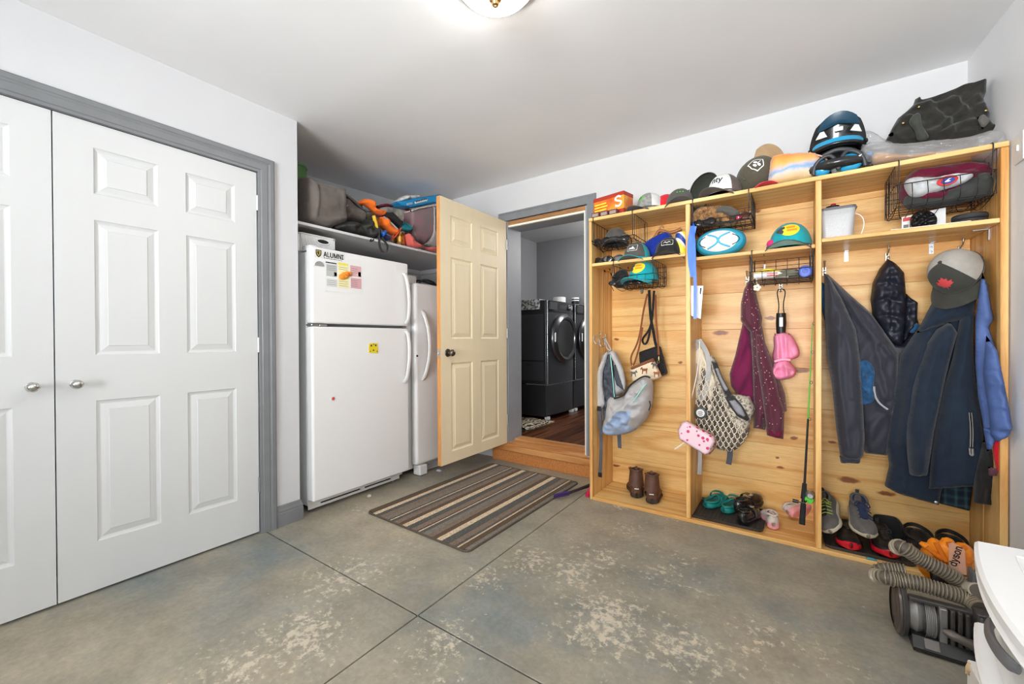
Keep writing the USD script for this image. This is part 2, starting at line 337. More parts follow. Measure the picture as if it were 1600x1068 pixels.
# ceiling
ys = np.r_[-2.3, 0, 1.3, np.linspace(1.45, D+.1, 9)]
Vc = np.array([[x, y, ceil_z(y)] for y in ys for x in (-3.42, 1.15)]); Vt = Vc+[0, 0, .12]
nF = grid_faces(len(ys), 2)
struct('ceiling', (np.vstack([Vc, Vt]), np.vstack([nF[:, ::-1], nF+len(Vc)])), m_ceil, smooth=60)

H = 2.56
cz0, cz1, cy0, cy1 = 0, 2.05, -.472, 1.09       # closet opening
struct('wall_left', cboxes((XL-.11, XL, -2.3, cy0, 0, H), (XL-.11, XL, cy0, cy1, cz1, H), (XL-.11, XL, cy1, 1.312, 0, H), (ALC-.1, XL-.11, 1.212, 1.312, 0, H), (XL-.75, XL-.7, -.7, 1.2, 0, H)), m_wall)
struct('wall_alcove', box(ALC-.12, ALC, 1.312, D+.1, 0, H), m_wall)
ox0, ox1, oz = -2.18, -1.378, 2.175                 # doorway opening
struct('wall_back', cboxes((ALC-.12, ox0, D, D+.215, 0, H), (ox0, ox1, D, D+.215, oz, H), (ox1, 1.1, D, D+.215, 0, H), (ox0, ox1, D+.02, D+.215, 0, .13)), m_wallb)
v = np.array([[RW(D+.1), D+.1], [RW(-2.3), -2.3], [RW(-2.3)+.12, -2.3], [RW(D+.1)+.12, D+.1]])
wy0, wy1, wz0, wz1 = -1.65, -.35, .85, 2.15            # window_2 in the right wall, behind the camera
def rwall(y0, y1, z0, z1): return prism([[RW(y1), y1], [RW(y0), y0], [RW(y0)+.12, y0], [RW(y1)+.12, y1]], z0, z1, 'xy')
m_wallr = mat('wall_paint_right', (232, 232, 233), .6, var=.018, vs=1.6, bump=.05, bs=90)
struct('wall_right', J(rwall(wy1, D+.1, 0, H), rwall(-2.3, wy0, 0, H), rwall(wy0, wy1, 0, wz0), rwall(wy0, wy1, wz1, H)), m_wallr)
qx0, qx1, qz0, qz1 = -1.3, .75, .7, 2.2
struct('wall_rear', cboxes((-3.4, qx0, -2.3, -2.2, 0, H), (qx1, 1.3, -2.3, -2.2, 0, H), (qx0, qx1, -2.3, -2.2, 0, qz0), (qx0, qx1, -2.3, -2.2, qz1, H)), m_wall)
glass = usdkit.material(stage, '/World/Looks/window_glass', {'t': ('transparent_bsdf', {}), 'g': ('glossy_bsdf', {'roughness': .02}), 'f': ('fresnel', {'IOR': 1.45}), 'm': ('mix_closure', {})}, [('f.fac', 'm.fac'), ('t.BSDF', 'm.closure1'), ('g.BSDF', 'm.closure2')], surface='m.closure')
w1 = Struct('window_1', 'wide white-framed window in the rear wall')
fr = [(qx0, qx1, -2.28, -2.22, qz0, qz0+.05), (qx0, qx1, -2.28, -2.22, qz1-.05, qz1)]+[(x-.025, x+.025, -2.28, -2.22, qz0+.05, qz1-.05) for x in (qx0+.025, -.28, qx1-.025)]
w1.part('window_frame', cboxes(*fr), m_whitep, smooth=False)
for a, b in ((qx0+.05, -.305), (-.255, qx1-.05)): w1.part('pane', box(a, b, -2.253, -2.247, qz0+.05, qz1-.05), glass, smooth=False)
w2 = Struct('window_2', 'white-framed window in the right wall')
xw = RW(-1)+.06
w2.part('window_frame', cboxes((xw-.03, xw+.03, wy0, wy0+.05, wz0, wz1), (xw-.03, xw+.03, wy1-.05, wy1, wz0, wz1), (xw-.03, xw+.03, wy0+.05, wy1-.05, wz0, wz0+.05), (xw-.03, xw+.03, wy0+.05, wy1-.05, wz1-.05, wz1)), m_whitep, smooth=False)
w2.part('pane', box(xw-.003, xw+.003, wy0+.05, wy1-.05, wz0+.05, wz1-.05), glass, smooth=False)

# casings: a stepped colonial profile swept round the opening with mitred corners
PROF = [(0, 0), (0, .010), (.006, .012), (.012, .012), (.016, .016), (.045, .0185), (.049, .0165), (.056, .0185), (.060, .0215), (.078, .0215), (.084, .018), (.084, 0)]   # (away from opening, proud of wall)
def casing(path, outs, normal, prof=PROF, s=1.0):
    """path: corner points along the opening edge; outs: outward direction at each (mitre, unnormalised so that profile offset is measured square)"""
    rings = [[np.asarray(p)+np.asarray(o)*a*s+np.asarray(normal)*h for a, h in prof] for p, o in zip(path, outs)]
    return loft(rings)
t = Struct('trim_1', 'grey painted casing around the white closet doors')
t.part('casing', casing([(XL, cy0, 0), (XL, cy0, 2.045), (XL, cy1-.004, 2.045), (XL, cy1-.004, 0)], [(0, -1, 0), (0, -1, 1), (0, 1, 1), (0, 1, 0)], (1, 0, 0)), m_trim, smooth=20)
t.part('jamb', cboxes((XL-.11, XL-.002, cy1-.004, cy1+.012, 0, 2.06), (XL-.11, XL-.002, cy0-.012, cy0, 0, 2.06), (XL-.11, XL-.002, cy0, cy1, 2.043, 2.06)), m_trim, smooth=False)
t = Struct('trim_2', 'grey painted casing around the laundry doorway')
P2 = [(0, 0), (0, .012), (.012, .014), (.05, .017), (.055, .014), (.062, .019), (.072, .019), (.076, 0)]
cz = 2.168
t.part('casing', casing([(ox0, D, 0.16), (ox0, D, cz), (ox1, D, cz), (ox1, D, .16)], [(-1, 0, 0), (-1, 0, 1), (1, 0, 1), (1, 0, 0)], (0, -1, 0), P2), m_trim, smooth=20)
jt = .02
t.part('jamb', cboxes((ox0, ox0+jt, D+.002, D+.215, .13, cz-.005), (ox1-jt, ox1, D+.002, D+.215, .13, cz-.005), (ox0+jt, ox1-jt, D+.035, D+.215, cz-.055, cz-.005)), m_jamb, smooth=False)
t.part('raw_wood_strip', box(ox0+jt, ox1-jt, D+.004, D+.035, cz-.038, cz-.006), m_rawwood, smooth=False, label='bare splintered wood strip at the door head')
t.part('weatherstrip', box(ox0+jt, ox1-jt, D+.012, D+.035, cz-.055, cz-.038), m_weather, smooth=False, label='cream weatherstrip at the door head')
t.part('weatherstrip', box(ox1-jt-.012, ox1-jt, D+.006, D+.02, .16, cz-.055), m_weather, smooth=False)
BP = [(0, 0), (.014, 0), (.014, .075), (.012, .08), (.0125, .092), (.008, .105), (.006, .118), (0, .122)]
b = casing([(XL, cy1+.08, 0), (XL, 1.312, 0), (XL-.1, 1.312, 0)], [(1, 0, 0), (1, 1, 0), (0, 1, 0)], (0, 0, 1), BP)
struct('baseboard_left', b, m_trim, smooth=20, label='grey moulded baseboard at the corner beside the refrigerator')

# panel doors: stiles and rails with sunken mouldings and raised fields
def panel_rings(u0, u1, z0, z1):
    seq = [(0, 0), (.004, -.004), (.012, -.007), (.016, -.0075), (.03, -.004), (.040, -.002), (.042, .0003)]
    rings = [[(u0+i, d, z0+i), (u1-i, d, z0+i), (u1-i, d, z1-i), (u0+i, d, z1-i)] for i, d in seq]
    R = np.array(rings); n = len(R)
    F = [q for q in grid_faces(n, 4, False, True)]+[[4*n-4, 4*n-3, 4*n-2], [4*n-4, 4*n-2, 4*n-1]]
    return R.reshape(-1, 3), np.array(F)
def panel_door(th, w, z0, z1, cols, rows, frame, mt, edge=None, tk=.035):
    """th: Thing; frame(m) maps (u, outwards, z) to the thing's own space"""
    us = sorted({0, w}|{a for c in cols for a in c}); zs = sorted({z0, z1}|{a for r in rows for a in r})
    V, F = [], []
    for i in range(len(us)-1):
        for j in range(len(zs)-1):
            if (us[i], us[i+1]) in cols and (zs[j], zs[j+1]) in rows: continue
            k = len(V); V += [(us[i], 0, zs[j]), (us[i+1], 0, zs[j]), (us[i+1], 0, zs[j+1]), (us[i], 0, zs[j+1])]; F += [[k, k+1, k+2], [k, k+2, k+3]]
    th.part('face', frame((np.array(V, float), np.array(F))), mt, smooth=False)
    bk = box(0, w, -tk, -.009, z0, z1); sides = J(box(0, .003, -.009, -.0001, z0, z1), box(w-.003, w, -.009, -.0001, z0, z1), box(.003, w-.003, -.009, -.0001, z1-.003, z1), box(.003, w-.003, -.009, -.0001, z0, z0+.003))
    th.part('core', frame(J(bk, sides)), edge or mt, smooth=False)
    for c in cols:
        for r in rows: th.part('panel', frame(panel_rings(*c, *r)), mt, smooth=False)
C6 = [(.118, .337), (.445, .663)]; R6 = [(.222, .836), (1.034, 1.622), (1.735, 1.935)]
for name, label, y0, ks in (('door_1', 'white six-panel closet door on the right, with a small heart scratched in a panel', .310, 1), ('door_2', 'white six-panel closet door on the left, cut off by the picture edge', -.466, -1)):
    d = Struct(name, label, (XL-.004, y0, 0))
    fm = lambda m: (np.stack([m[0][:, 1], m[0][:, 0], m[0][:, 2]], 1), m[1])
    panel_door(d, .772, .012, 2.040, C6, R6, fm, m_doorw)
    ky = .055 if ks > 0 else .772-.062
    kp = d.part('knob', mv(lathe([(0, .062), (.009, .0615), (.016, .057), (.0195, .048), (.018, .038), (.011, .030), (.008, .02), (.008, .008), (.016, .006), (.017, 0), (0, 0)], 20, axis='x'), (0, ky, .915)), m_nickel, smooth=40, label='brushed nickel knob')
    for z in (1.87, 1.07, .28):
        d.part('hinge', cyl((.006, .773 if ks > 0 else -.001, z-.042), (.006, .773 if ks > 0 else -.001, z+.042), .0055, 10), m_white_metal if z > .5 else m_trim)
# interior door, standing open into the garage
dl = Struct('door_3', 'open cream six-panel door with orange bare-wood edge and nickel knob', (-2.165, 2.185, 0))
fm3 = lambda m: (np.stack([m[0][:, 1], m[0][:, 0], m[0][:, 2]], 1), m[1])
panel_door(dl, .838, .156, 2.158, [(.112, .362), (.468, .712)], [(.242, .917), (1.10, 1.722), (1.822, 2.036)], fm3, m_cream, m_edge)
kn = lathe([(0, .066), (.012, .065), (.021, .060), (.026, .05), (.025, .040), (.017, .031), (.011, .026), (.011, .010), (.028, .007), (.031, 0), (0, 0)], 24, axis='x')
dl.part('knob', mv(kn, (0, .075, .995)), mat('antique_nickel', (120, 112, 104), .3, 1.), smooth=40, label='nickel door knob')
dl.part('knob', mv(sc(kn, (-1, 1, 1)), (-.035, .075, .995)), _mats['antique_nickel'], smooth=40)
dl.part('latch', J(box(-.029, -.006, -.002, .001, .965, 1.025), rbox(-.023, -.012, -.012, .002, .985, 1.005, .004)), m_steel, smooth=30)
for z in (1.95, 1.15, .37): dl.part('hinge', cyl((.004, .843, z-.045), (.004, .843, z+.045), .006, 10), m_steel)

# step and threshold
m_oak = wood('step_oak', 'x', (214, 156, 96), (186, 122, 64), (110, 60, 26), .5)
m_osb = mat('step_riser_wood', (190, 122, 62), .7, var=.16, vs=60, bump=.2, bs=80)
st = Struct('step_1', 'wooden step up through the laundry doorway')
st.part('riser', box(-2.305, -1.185, 2.985, D+.019, 0, .098, .003), m_osb, smooth=False)
st.part('nosing', box(-2.31, -1.185, 2.972, D+.019, .099, .148, .004), m_oak, smooth=False)
st.part('threshold', J(box(ox0+.001, ox1-.001, D+.0, D+.10, .131, .160, .003), box(ox0+.001, ox1-.001, D+.10, D+.22, .131, .176, .005)), m_oak, smooth=False)

# laundry room beyond the doorway
LF = .178; LZ = 2.62; LY = 5.56; LX = -3.39
m_lw = mat('laundry_wall_grey', (152, 153, 156), .65, var=.03, vs=2)
struct('wall_laundry_left', box(LX-.1, LX, D+.215, LY+.1, 0, LZ+.1), m_lw)
struct('wall_laundry_back', box(LX, .9, LY, LY+.1, 0, LZ+.1), m_lw)
struct('wall_laundry_right', box(.9, 1.0, D+.215, LY+.1, 0, LZ+.1), m_lw)
struct('ceiling_laundry', box(LX-.1, 1.0, D+.215, LY+.1, LZ, LZ+.1), mat('laundry_ceiling', (206, 206, 206), .7))
struct('wall_laundry_front', cboxes((LX, ox0, D+.216, D+.226, 0, LZ), (ox1, .9, D+.216, D+.226, 0, LZ), (ox0, ox1, D+.216, D+.226, oz, LZ)), m_lw)
lf = Struct('floor_laundry', 'glossy dark brown plank floor of the laundry room')
m_plank = [wood(f'laundry_plank_{i}', 'y', a, b, (40, 20, 10), .22, ring=.8) for i, (a, b) in enumerate([((112, 66, 40), (72, 38, 22)), ((126, 78, 48), (84, 46, 27)), ((96, 54, 32), (62, 32, 18))])]
lf.part('subfloor', box(LX, .9, D+.226, LY, .1, LF-.012), m_dark, smooth=False)
pw = .089; k = 0
x = -3.0
while x < -.9:
    y = D+.222-((k*.37) % .8)
    while y < LY:
        a, bq = max(y, D+.222), min(y+1.1, LY)
        if bq-a > .03: lf.part('plank', box(x+.0008, x+pw-.0008, a+.0008, bq-.0008, LF-.012, LF, .0015), m_plank[(k*2+int(y*3)) % 3], smooth=False)
        y += 1.1
    x += pw; k += 1
lb = UsdLux.SphereLight.Define(stage, '/World/LaundryCeilingLight'); lb.CreateRadiusAttr(.12); lb.CreateIntensityAttr(100.); lb.CreateColorAttr(Gf.Vec3f(1., .985, .96)); lb.AddTranslateOp().Set(Gf.Vec3d(-1.3, 5.0, LZ-.30))

# light switch plate on the right wall
sy = 2.56; sw0 = Thing('light_switch', 'white light switch plate on the right wall at the picture edge', 'light switch', (RW(sy)-.001, sy-.03, 1.80))
sw0.part('plate', rbox(-.006, .0, -.05, .035, -.005, .11, .003), m_whitep); sw0.part('toggle', rbox(-.012, -.004, -.012, -.004, .04, .065, .003), m_whitep)
# ================================================================ measuring helper: the point seen at a photo pixel on a plane of the room
def at(px, py, x=None, y=None, z=None):
    v = _fw*FPX+_R*(px-800)-_U*(py-534); o = np.array([0, 0, CZ])
    t = (x/v[0]) if x is not None else (y/v[1]) if y is not None else ((z-CZ)/v[2])
    return o+v*t
def oxz(P, y): return [(q[0], q[2]) for q in (at(a, b, y=y) for a, b in P)]
def opt(P, y): return [at(a, b, y=y) for a, b in P]

# ---------------------------------------------------------------- ceiling lamp
lc = (-.912, 1.212); lz = ceil_z(1.225)
cl = Thing('ceiling_light', 'glowing frosted glass dome ceiling light with brass finial and bronze rim', 'ceiling light', (lc[0], lc[1], lz))
cl.part('pan', lathe([(0, 0), (.143, 0), (.152, -.010), (.152, -.026), (.146, -.030), (.138, -.018), (0, -.018)], 40), mat('bronze_rim', (120, 104, 84), .35, .8), smooth=40)
gd = [(0.140*math.cos(a), -.026-.058*math.sin(a)) for a in np.linspace(0, math.pi/2, 12)]
cl.part('glass_dome', lathe(gd+[(0, -.084)]+[(r*.97, z+.004) for r, z in gd[::-1]][1:], 40), mat('lamp_glass', (255, 248, 232), .4, emit=50., ecol=(255, 250, 243)), smooth=50, label='lit frosted white glass dome')
cl.part('finial', lathe([(0, -.080), (.024, -.082), (.022, -.088), (.013, -.092), (.011, -.096), (.015, -.100), (.012, -.106), (.005, -.109), (.005, -.112), (0, -.114)], 20), mat('brass', (214, 176, 110), .25, 1.), smooth=40, label='brass finial')

# ---------------------------------------------------------------- refrigerator
m_fr = mat('appliance_white', (240, 240, 239), .32, bump=.05, bs=420)
m_frp = mat('appliance_plastic', (232, 232, 230), .3)
fx = -2.47
rf = Thing('refrigerator', 'white top-freezer refrigerator with magnets and a paper chart on its door', 'refrigerator', (-2.83, 1.763, 0))
rf.part('cabinet', rbox(-3.22, -2.545, 1.382, 2.143, .04, 1.655, .008, 2), m_fr, world=True)
def fdoor(z0, z1): return rbox(fx-.068, fx, 1.376, 2.15, z0, z1, .016, 4)
fd = rf.part('freezer_door', fdoor(1.200, 1.682), m_fr, world=True, smooth=60)
ld = rf.part('fridge_door', fdoor(.082, 1.182), m_fr, world=True, smooth=60)
def grip(x0, z0, z1, y, yb, bulge=.048):
    t = np.linspace(0, 1, 22); pr = np.sin(np.pi*t)**.45
    P = np.stack([x0+.006+bulge*pr, y+(yb-y)*np.where(z1 > z0, t, 1-t)**2 if False else y+(yb-y)*t, z0+(z1-z0)*t], 1)
    return tube(P, np.r_[.017, .019, np.full(18, .0165), .019, .017], 12, flat=.62, up=(1, 0, 0))
rf.part('handle', grip(fx, 1.222, 1.600, 2.118, 2.098), m_frp, world=True, parent=fd)
rf.part('handle', grip(fx, 1.160, .772, 2.118, 2.098), m_frp, world=True, parent=ld)
rf.part('gasket', box(-2.545, -2.536, 1.392, 2.134, .1, 1.665), mat('gasket_grey', (120, 121, 122), .7), world=True)
rf.part('middle_hinge', J(box(-2.55, -2.485, 1.384, 1.43, 1.186, 1.197, .002), box(-2.52, -2.478, 1.432, 1.485, 1.184, 1.196, .003)), m_steel, world=True)
rf.part('top_hinge_cover', rbox(-2.60, -2.50, 1.382, 1.432, 1.66, 1.694, .008), m_frp, world=True)
rf.part('base_frame', cboxes((-2.552, -2.545, 1.386, 2.11, .018, .034), (-2.552, -2.545, 1.386, 1.47, .034, .079), (-2.552, -2.545, 2.03, 2.11, .034, .079), (-2.552, -2.545, 1.765, 1.80, .034, .079)), m_white_metal, world=True, smooth=False, label='open metal frame under the door')
rf.part('compressor_bay', box(-3.2, -2.60, 1.40, 2.12, .03, .08), m_dark, world=True, smooth=False)
for y in (1.42, 2.07): rf.part('foot', mv(lathe([(0, 0), (.02, 0), (.02, .012), (.008, .014), (.008, .04), (0, .04)], 12), (-2.575, y, 0)), m_grey_p, world=True)

# things on the refrigerator's doors (thin flat things 1 mm proud of the enamel)
def flat(poly, x, t): return prism(poly, x, x+t, 'yz')
def rect(y0, y1, z0, z1): return [(y0, z0), (y1, z0), (y1, z1), (y0, z1)]
m_paper = mat('paper_white', (236, 236, 234), .75)
ch = Thing('paper_chart', 'white paper chart with grey, yellow and pink columns held on the freezer door', 'paper', (fx+.0015, 1.6, 1.5))
chq = [(1.468, 1.417), (1.738, 1.407), (1.732, 1.668), (1.462, 1.655)]
ch.part('sheet', flat([(1.468, 1.408), (1.744, 1.412), (1.728, 1.652), (1.462, 1.602)], fx+.001, .0006), m_paper, world=True, smooth=False)
def chp(name, y0, y1, z0, z1, col):
    ch.part(name, flat(rect(y0, y1, z0, z1), fx+.0017, .0005), mat('ink_'+name+str(col[0]), col, .8), world=True, smooth=False)
chp('print_block', 1.474, 1.548, 1.505, 1.582, (190, 194, 190)); chp('print_block', 1.476, 1.55, 1.44, 1.49, (214, 214, 212))
chp('print_block', 1.556, 1.636, 1.44, 1.585, (240, 232, 176)); chp('print_block', 1.556, 1.63, 1.587, 1.604, (238, 224, 96))
chp('print_block', 1.645, 1.728, 1.525, 1.598, (222, 176, 178)); chp('print_block', 1.648, 1.730, 1.445, 1.515, (218, 168, 172))
chp('heading', 1.470, 1.545, 1.588, 1.596, (70, 72, 74)); chp('picture', 1.706, 1.726, 1.53, 1.56, (86, 88, 88)); chp('picture', 1.528, 1.546, 1.51, 1.535, (130, 140, 120))
lines = [rect(1.480, 1.54, z, z+.002) for z in (1.545, 1.557, 1.569, 1.452, 1.464, 1.476)]+[rect(1.652, 1.70, z, z+.002) for z in (1.55, 1.563, 1.576, 1.459, 1.472, 1.485, 1.498)]+[rect(1.562, 1.625, z, z+.002) for z in (1.452, 1.466, 1.48, 1.56, 1.573)]
ch.part('printed_lines', J(*[flat(r, fx+.0023, .0003) for r in lines]), mat('ink_line', (120, 120, 122), .8), world=True, smooth=False)
def on_door(m): # lettering in the xy plane -> on the door, reading along +y
    return np.stack([fx+.001+m[0][:, 2], m[0][:, 0], m[0][:, 1]], 1), m[1]
def text(s, h, d=.0012, bold=True):
    t = meshkit.text_mesh(s, h, d, bold); return np.array(t.vertices), np.array(t.faces)
am = Thing('alumni_magnet', 'white bumper magnet reading ALUMNI with a gold and black shield on the freezer door', 'magnet', (fx, 1.5, 1.64))
am.part('backing', flat(rect(1.398, 1.606, 1.612, 1.668), fx+.0002, .0008), mat('magnet_white', (228, 228, 226), .5), world=True, smooth=False)
T = text('ALUMNI', .030, .0012, True); T = sc(T, (.140/np.ptp(T[0][:, 0]), 1, 1)); am.part('lettering', fixn(mv(on_door(T), (.0003, 1.455, 1.626))), mat('ink_black', (30, 32, 32), .6), world=True, smooth=False, label='black word ALUMNI')
am.part('small_print', J(*[flat(rect(1.458+i*.012, 1.466+i*.012, 1.6155, 1.6195), fx+.001, .0006) for i in range(11)]), _mats['ink_black'], world=True, smooth=False)
sh = [(1.405, 1.662), (1.442, 1.662), (1.442, 1.638), (1.436, 1.624), (1.4235, 1.615), (1.411, 1.624), (1.405, 1.638)]
s1 = am.part('shield', flat(sh, fx+.001, .001), mat('ink_dark_green', (44, 56, 40), .6), world=True, smooth=False, label='dark shield emblem')
am.part('shield_field', flat([(1.410, 1.657), (1.437, 1.657), (1.435, 1.636), (1.4235, 1.622), (1.412, 1.636)], fx+.002, .0005), mat('ink_gold', (196, 176, 90), .6), world=True, smooth=False, parent=s1)
am.part('shield_mark', flat([(1.415, 1.652), (1.43, 1.652), (1.43, 1.646), (1.421, 1.644), (1.43, 1.638), (1.424, 1.63), (1.415, 1.640)], fx+.0025, .0005), _mats['ink_black'], world=True, smooth=False, parent=s1)
gm = [(1.428+.030*math.cos(a), 1.562+.028*math.sin(a)) for a in np.linspace(0, math.pi, 16)]
solo('grey_magnet', flat(gm, fx+.0002, .006), mat('magnet_grey', (150, 150, 150), .45), 'grey half-round magnet under the ALUMNI magnet', 'magnet')
om = Thing('orange_magnet', 'orange lumpy flower-shaped magnet pinning the paper chart', 'magnet', (fx+.003, 1.6, 1.52))
om.part('petals', J(*[ell((fx+.009, y, z), (.009, r, r*.8)) for y, z, r in ((1.582, 1.512, .024), (1.598, 1.527, .022), (1.618, 1.535, .022), (1.635, 1.538, .018), (1.606, 1.517, .018))]), mat('orange_magnet_m', (236, 150, 44), .5), world=True, smooth=60)
om.part('centre', ell((fx+.015, 1.622, 1.532), (.008, .012, .012)), mat('orange_dark', (216, 96, 26), .5), world=True)
ym = Thing('yellow_magnet', 'square yellow magnet with a printed pattern of dark dots, on the lower door', 'magnet', (fx, 1.82, 1.03))
ym.part('tile', flat([(1.785, 1.005), (1.862, 1.000), (1.858, 1.072), (1.788, 1.070)], fx+.0002, .004), mat('magnet_yellow', (236, 212, 44), .5), world=True, smooth=False)
dots = [(1.805, 1.055, .007), (1.842, 1.056, .007), (1.823, 1.022, .006), (1.797, 1.015, .004), (1.852, 1.014, .004), (1.824, 1.064, .004)]
ym.part('printed_dots', J(*[flat([(a+r*math.cos(t), b+r*math.sin(t)) for t in np.linspace(0, 6.28, 12)[:-1]], fx+.0044, .0004) for a, b, r in dots]), mat('ink_brown', (70, 66, 50), .6), world=True, smooth=False)
rm = Thing('round_magnet', 'small round white magnet with a red centre on the lower door', 'magnet', (fx, 1.51, .716))
rm.part('disc', mv(lathe([(0, .004), (.017, .004), (.018, .002), (.018, 0), (0, 0)], 20, axis='x'), (fx+.0002, 1.511, .716)), m_whitep, world=True)
rm.part('centre', ell((fx+.005, 1.513, .717), (.004, .010, .011)), mat('red_dot', (214, 70, 70), .5), world=True)

# white ribbed basket on the refrigerator
bk = Thing('plastic_basket', 'white ribbed plastic basket with oval grip hole on top of the refrigerator', 'basket', (-2.80, 1.50, 1.656))
def rrect(w, d, r, n=6):
    P = []
    for cx, cy, a0 in ((w-r, d-r, 0), (-w+r, d-r, 90), (-w+r, -d+r, 180), (w-r, -d+r, 270)):
        P += [(cx+r*math.cos(math.radians(a0+90*i/n)), cy+r*math.sin(math.radians(a0+90*i/n))) for i in range(n+1)]
    return np.array(P)
def tub(w, d, h, r=.03, th=.004, flare=.9, z0=0, ribs=0):
    rings = []
    for z, s, o in ((0, flare, 0), (h*.5, (flare+1)/2, 0), (h, 1, 0), (h, 1, -th), (h*.5, (flare+1)/2, -th), (th, flare, -th)):
        P = rrect(w*s+o, d*s+o, max(.004, r+o)); rings.append(np.c_[P, np.full(len(P), z+z0)])
    return loft(rings)
bk.part('tub', tub(.20, .125, .125), m_whitep)
ribs = []
for i in range(26):
    y = -.115+i*.0092; ribs.append(box(.184, .199, y-.0026, y+.0026, .012, .118, .001))
for i in range(40):
    x = -.185+i*.0094; ribs += [box(x-.0026, x+.0026, s*.121-.006, s*.121+.006, .012, .118, .001) for s in (-1, 1)]
bk.part('ribs', J(*ribs), m_whitep, smooth=False, kind='stuff')
bk.part('rim', tube(np.c_[rrect(.202, .127, .03), np.full(28, .125)], .005, 8, closed=True), m_whitep)
oh = np.array([(.2035, .062*math.cos(a)*.7+.03, .094+.016*math.sin(a)) for a in np.linspace(0, 2*math.pi, 24, endpoint=False)])
bk.part('grip_hole', prism([(p[1], p[2]) for p in oh], .200, .204, 'yz'), m_dark, smooth=False, label='dark oval grip hole'); bk.part('grip_rim', tube(oh, .004, 8, closed=True), m_whitep)

# ---------------------------------------------------------------- upright freezer
zf = Thing('upright_freezer', 'tall white upright freezer partly behind the open cream door', 'freezer', (-2.88, 2.55, 0))
zf.part('cabinet', rbox(-3.22, -2.570, 2.215, 2.90, .045, 1.545, .008, 2), m_fr, world=True)
zd = zf.part('door', rbox(-2.562, -2.492, 2.235, 2.90, .085, 1.552, .03, 5), m_fr, world=True, smooth=60)
tt = np.linspace(0, 1, 24)
zf.part('handle', tube(np.stack([-2.488+.05*np.sin(np.pi*tt)**.6, 2.30+.038*np.sin(np.pi*tt)**.8+.004*tt, 1.33-.56*tt], 1), np.r_[.012, np.full(22, .018), .012], 12, flat=.6, up=(1, 0, 0)), m_frp, world=True, parent=zd)
zf.part('lock', mv(lathe([(0, .006), (.007, .006), (.008, 0), (0, 0)], 14, axis='x'), (-2.57+.077, 2.252, .966)), mat('lock_dark', (60, 60, 62), .3, .8), world=True, parent=zd)
zf.part('foot_cover', rbox(-2.56, -2.478, 2.262, 2.345, .004, .083, .01), m_frp, world=True)
gr = [box(-2.545, -2.53, 2.36, 2.88, z, z+.006, .001) for z in (.022, .034, .046, .058)]
zf.part('base_grille', J(box(-2.56, -2.538, 2.35, 2.9, .008, .08), *gr), mat('grille_grey', (186, 188, 190), .4), world=True, smooth=False)
for y in (2.24, 2.86): zf.part('foot', cyl((-3.1, y, 0), (-3.1, y, .045), .02, 12), m_blackp, world=True)
# on the freezer
a = Thing('white_kettle', 'grey and white plastic appliance lying on the freezer top', 'appliance', (-2.72, 2.33, 1.546))
a.part('body', rbox(-.09, .09, -.06, .06, 0, .075, .03, 4), mat('appliance_grey', (168, 170, 172), .4)); a.part('cap', rbox(.055, .10, -.05, .045, .01, .085, .02, 4), m_whitep)
a = Thing('blue_lidded_tub', 'clear tub with a dark blue lid on the freezer top', 'tub', (-2.90, 2.32, 1.546))
a.part('tub', lathe([(0, 0), (.06, 0), (.068, .10), (0, .10)], 24), mat('tub_grey', (120, 124, 126), .3)); a.part('lid', lathe([(0, .1005), (.072, .1005), (.074, .115), (.07, .12), (0, .12)], 24), mat('lid_blue', (44, 78, 150), .4))
P = smooth_path([(-2.66, 2.42, 1.564), (-2.64, 2.45, 1.605), (-2.60, 2.50, 1.60), (-2.62, 2.58, 1.585), (-2.7, 2.62, 1.566), (-2.76, 2.52, 1.566), (-2.7, 2.45, 1.605), (-2.63, 2.49, 1.59), (-2.6, 2.58, 1.566)], 70)
solo('black_cable', tube(P, .0085, 8), m_blackp, 'coiled black cable on the freezer top', 'cable')

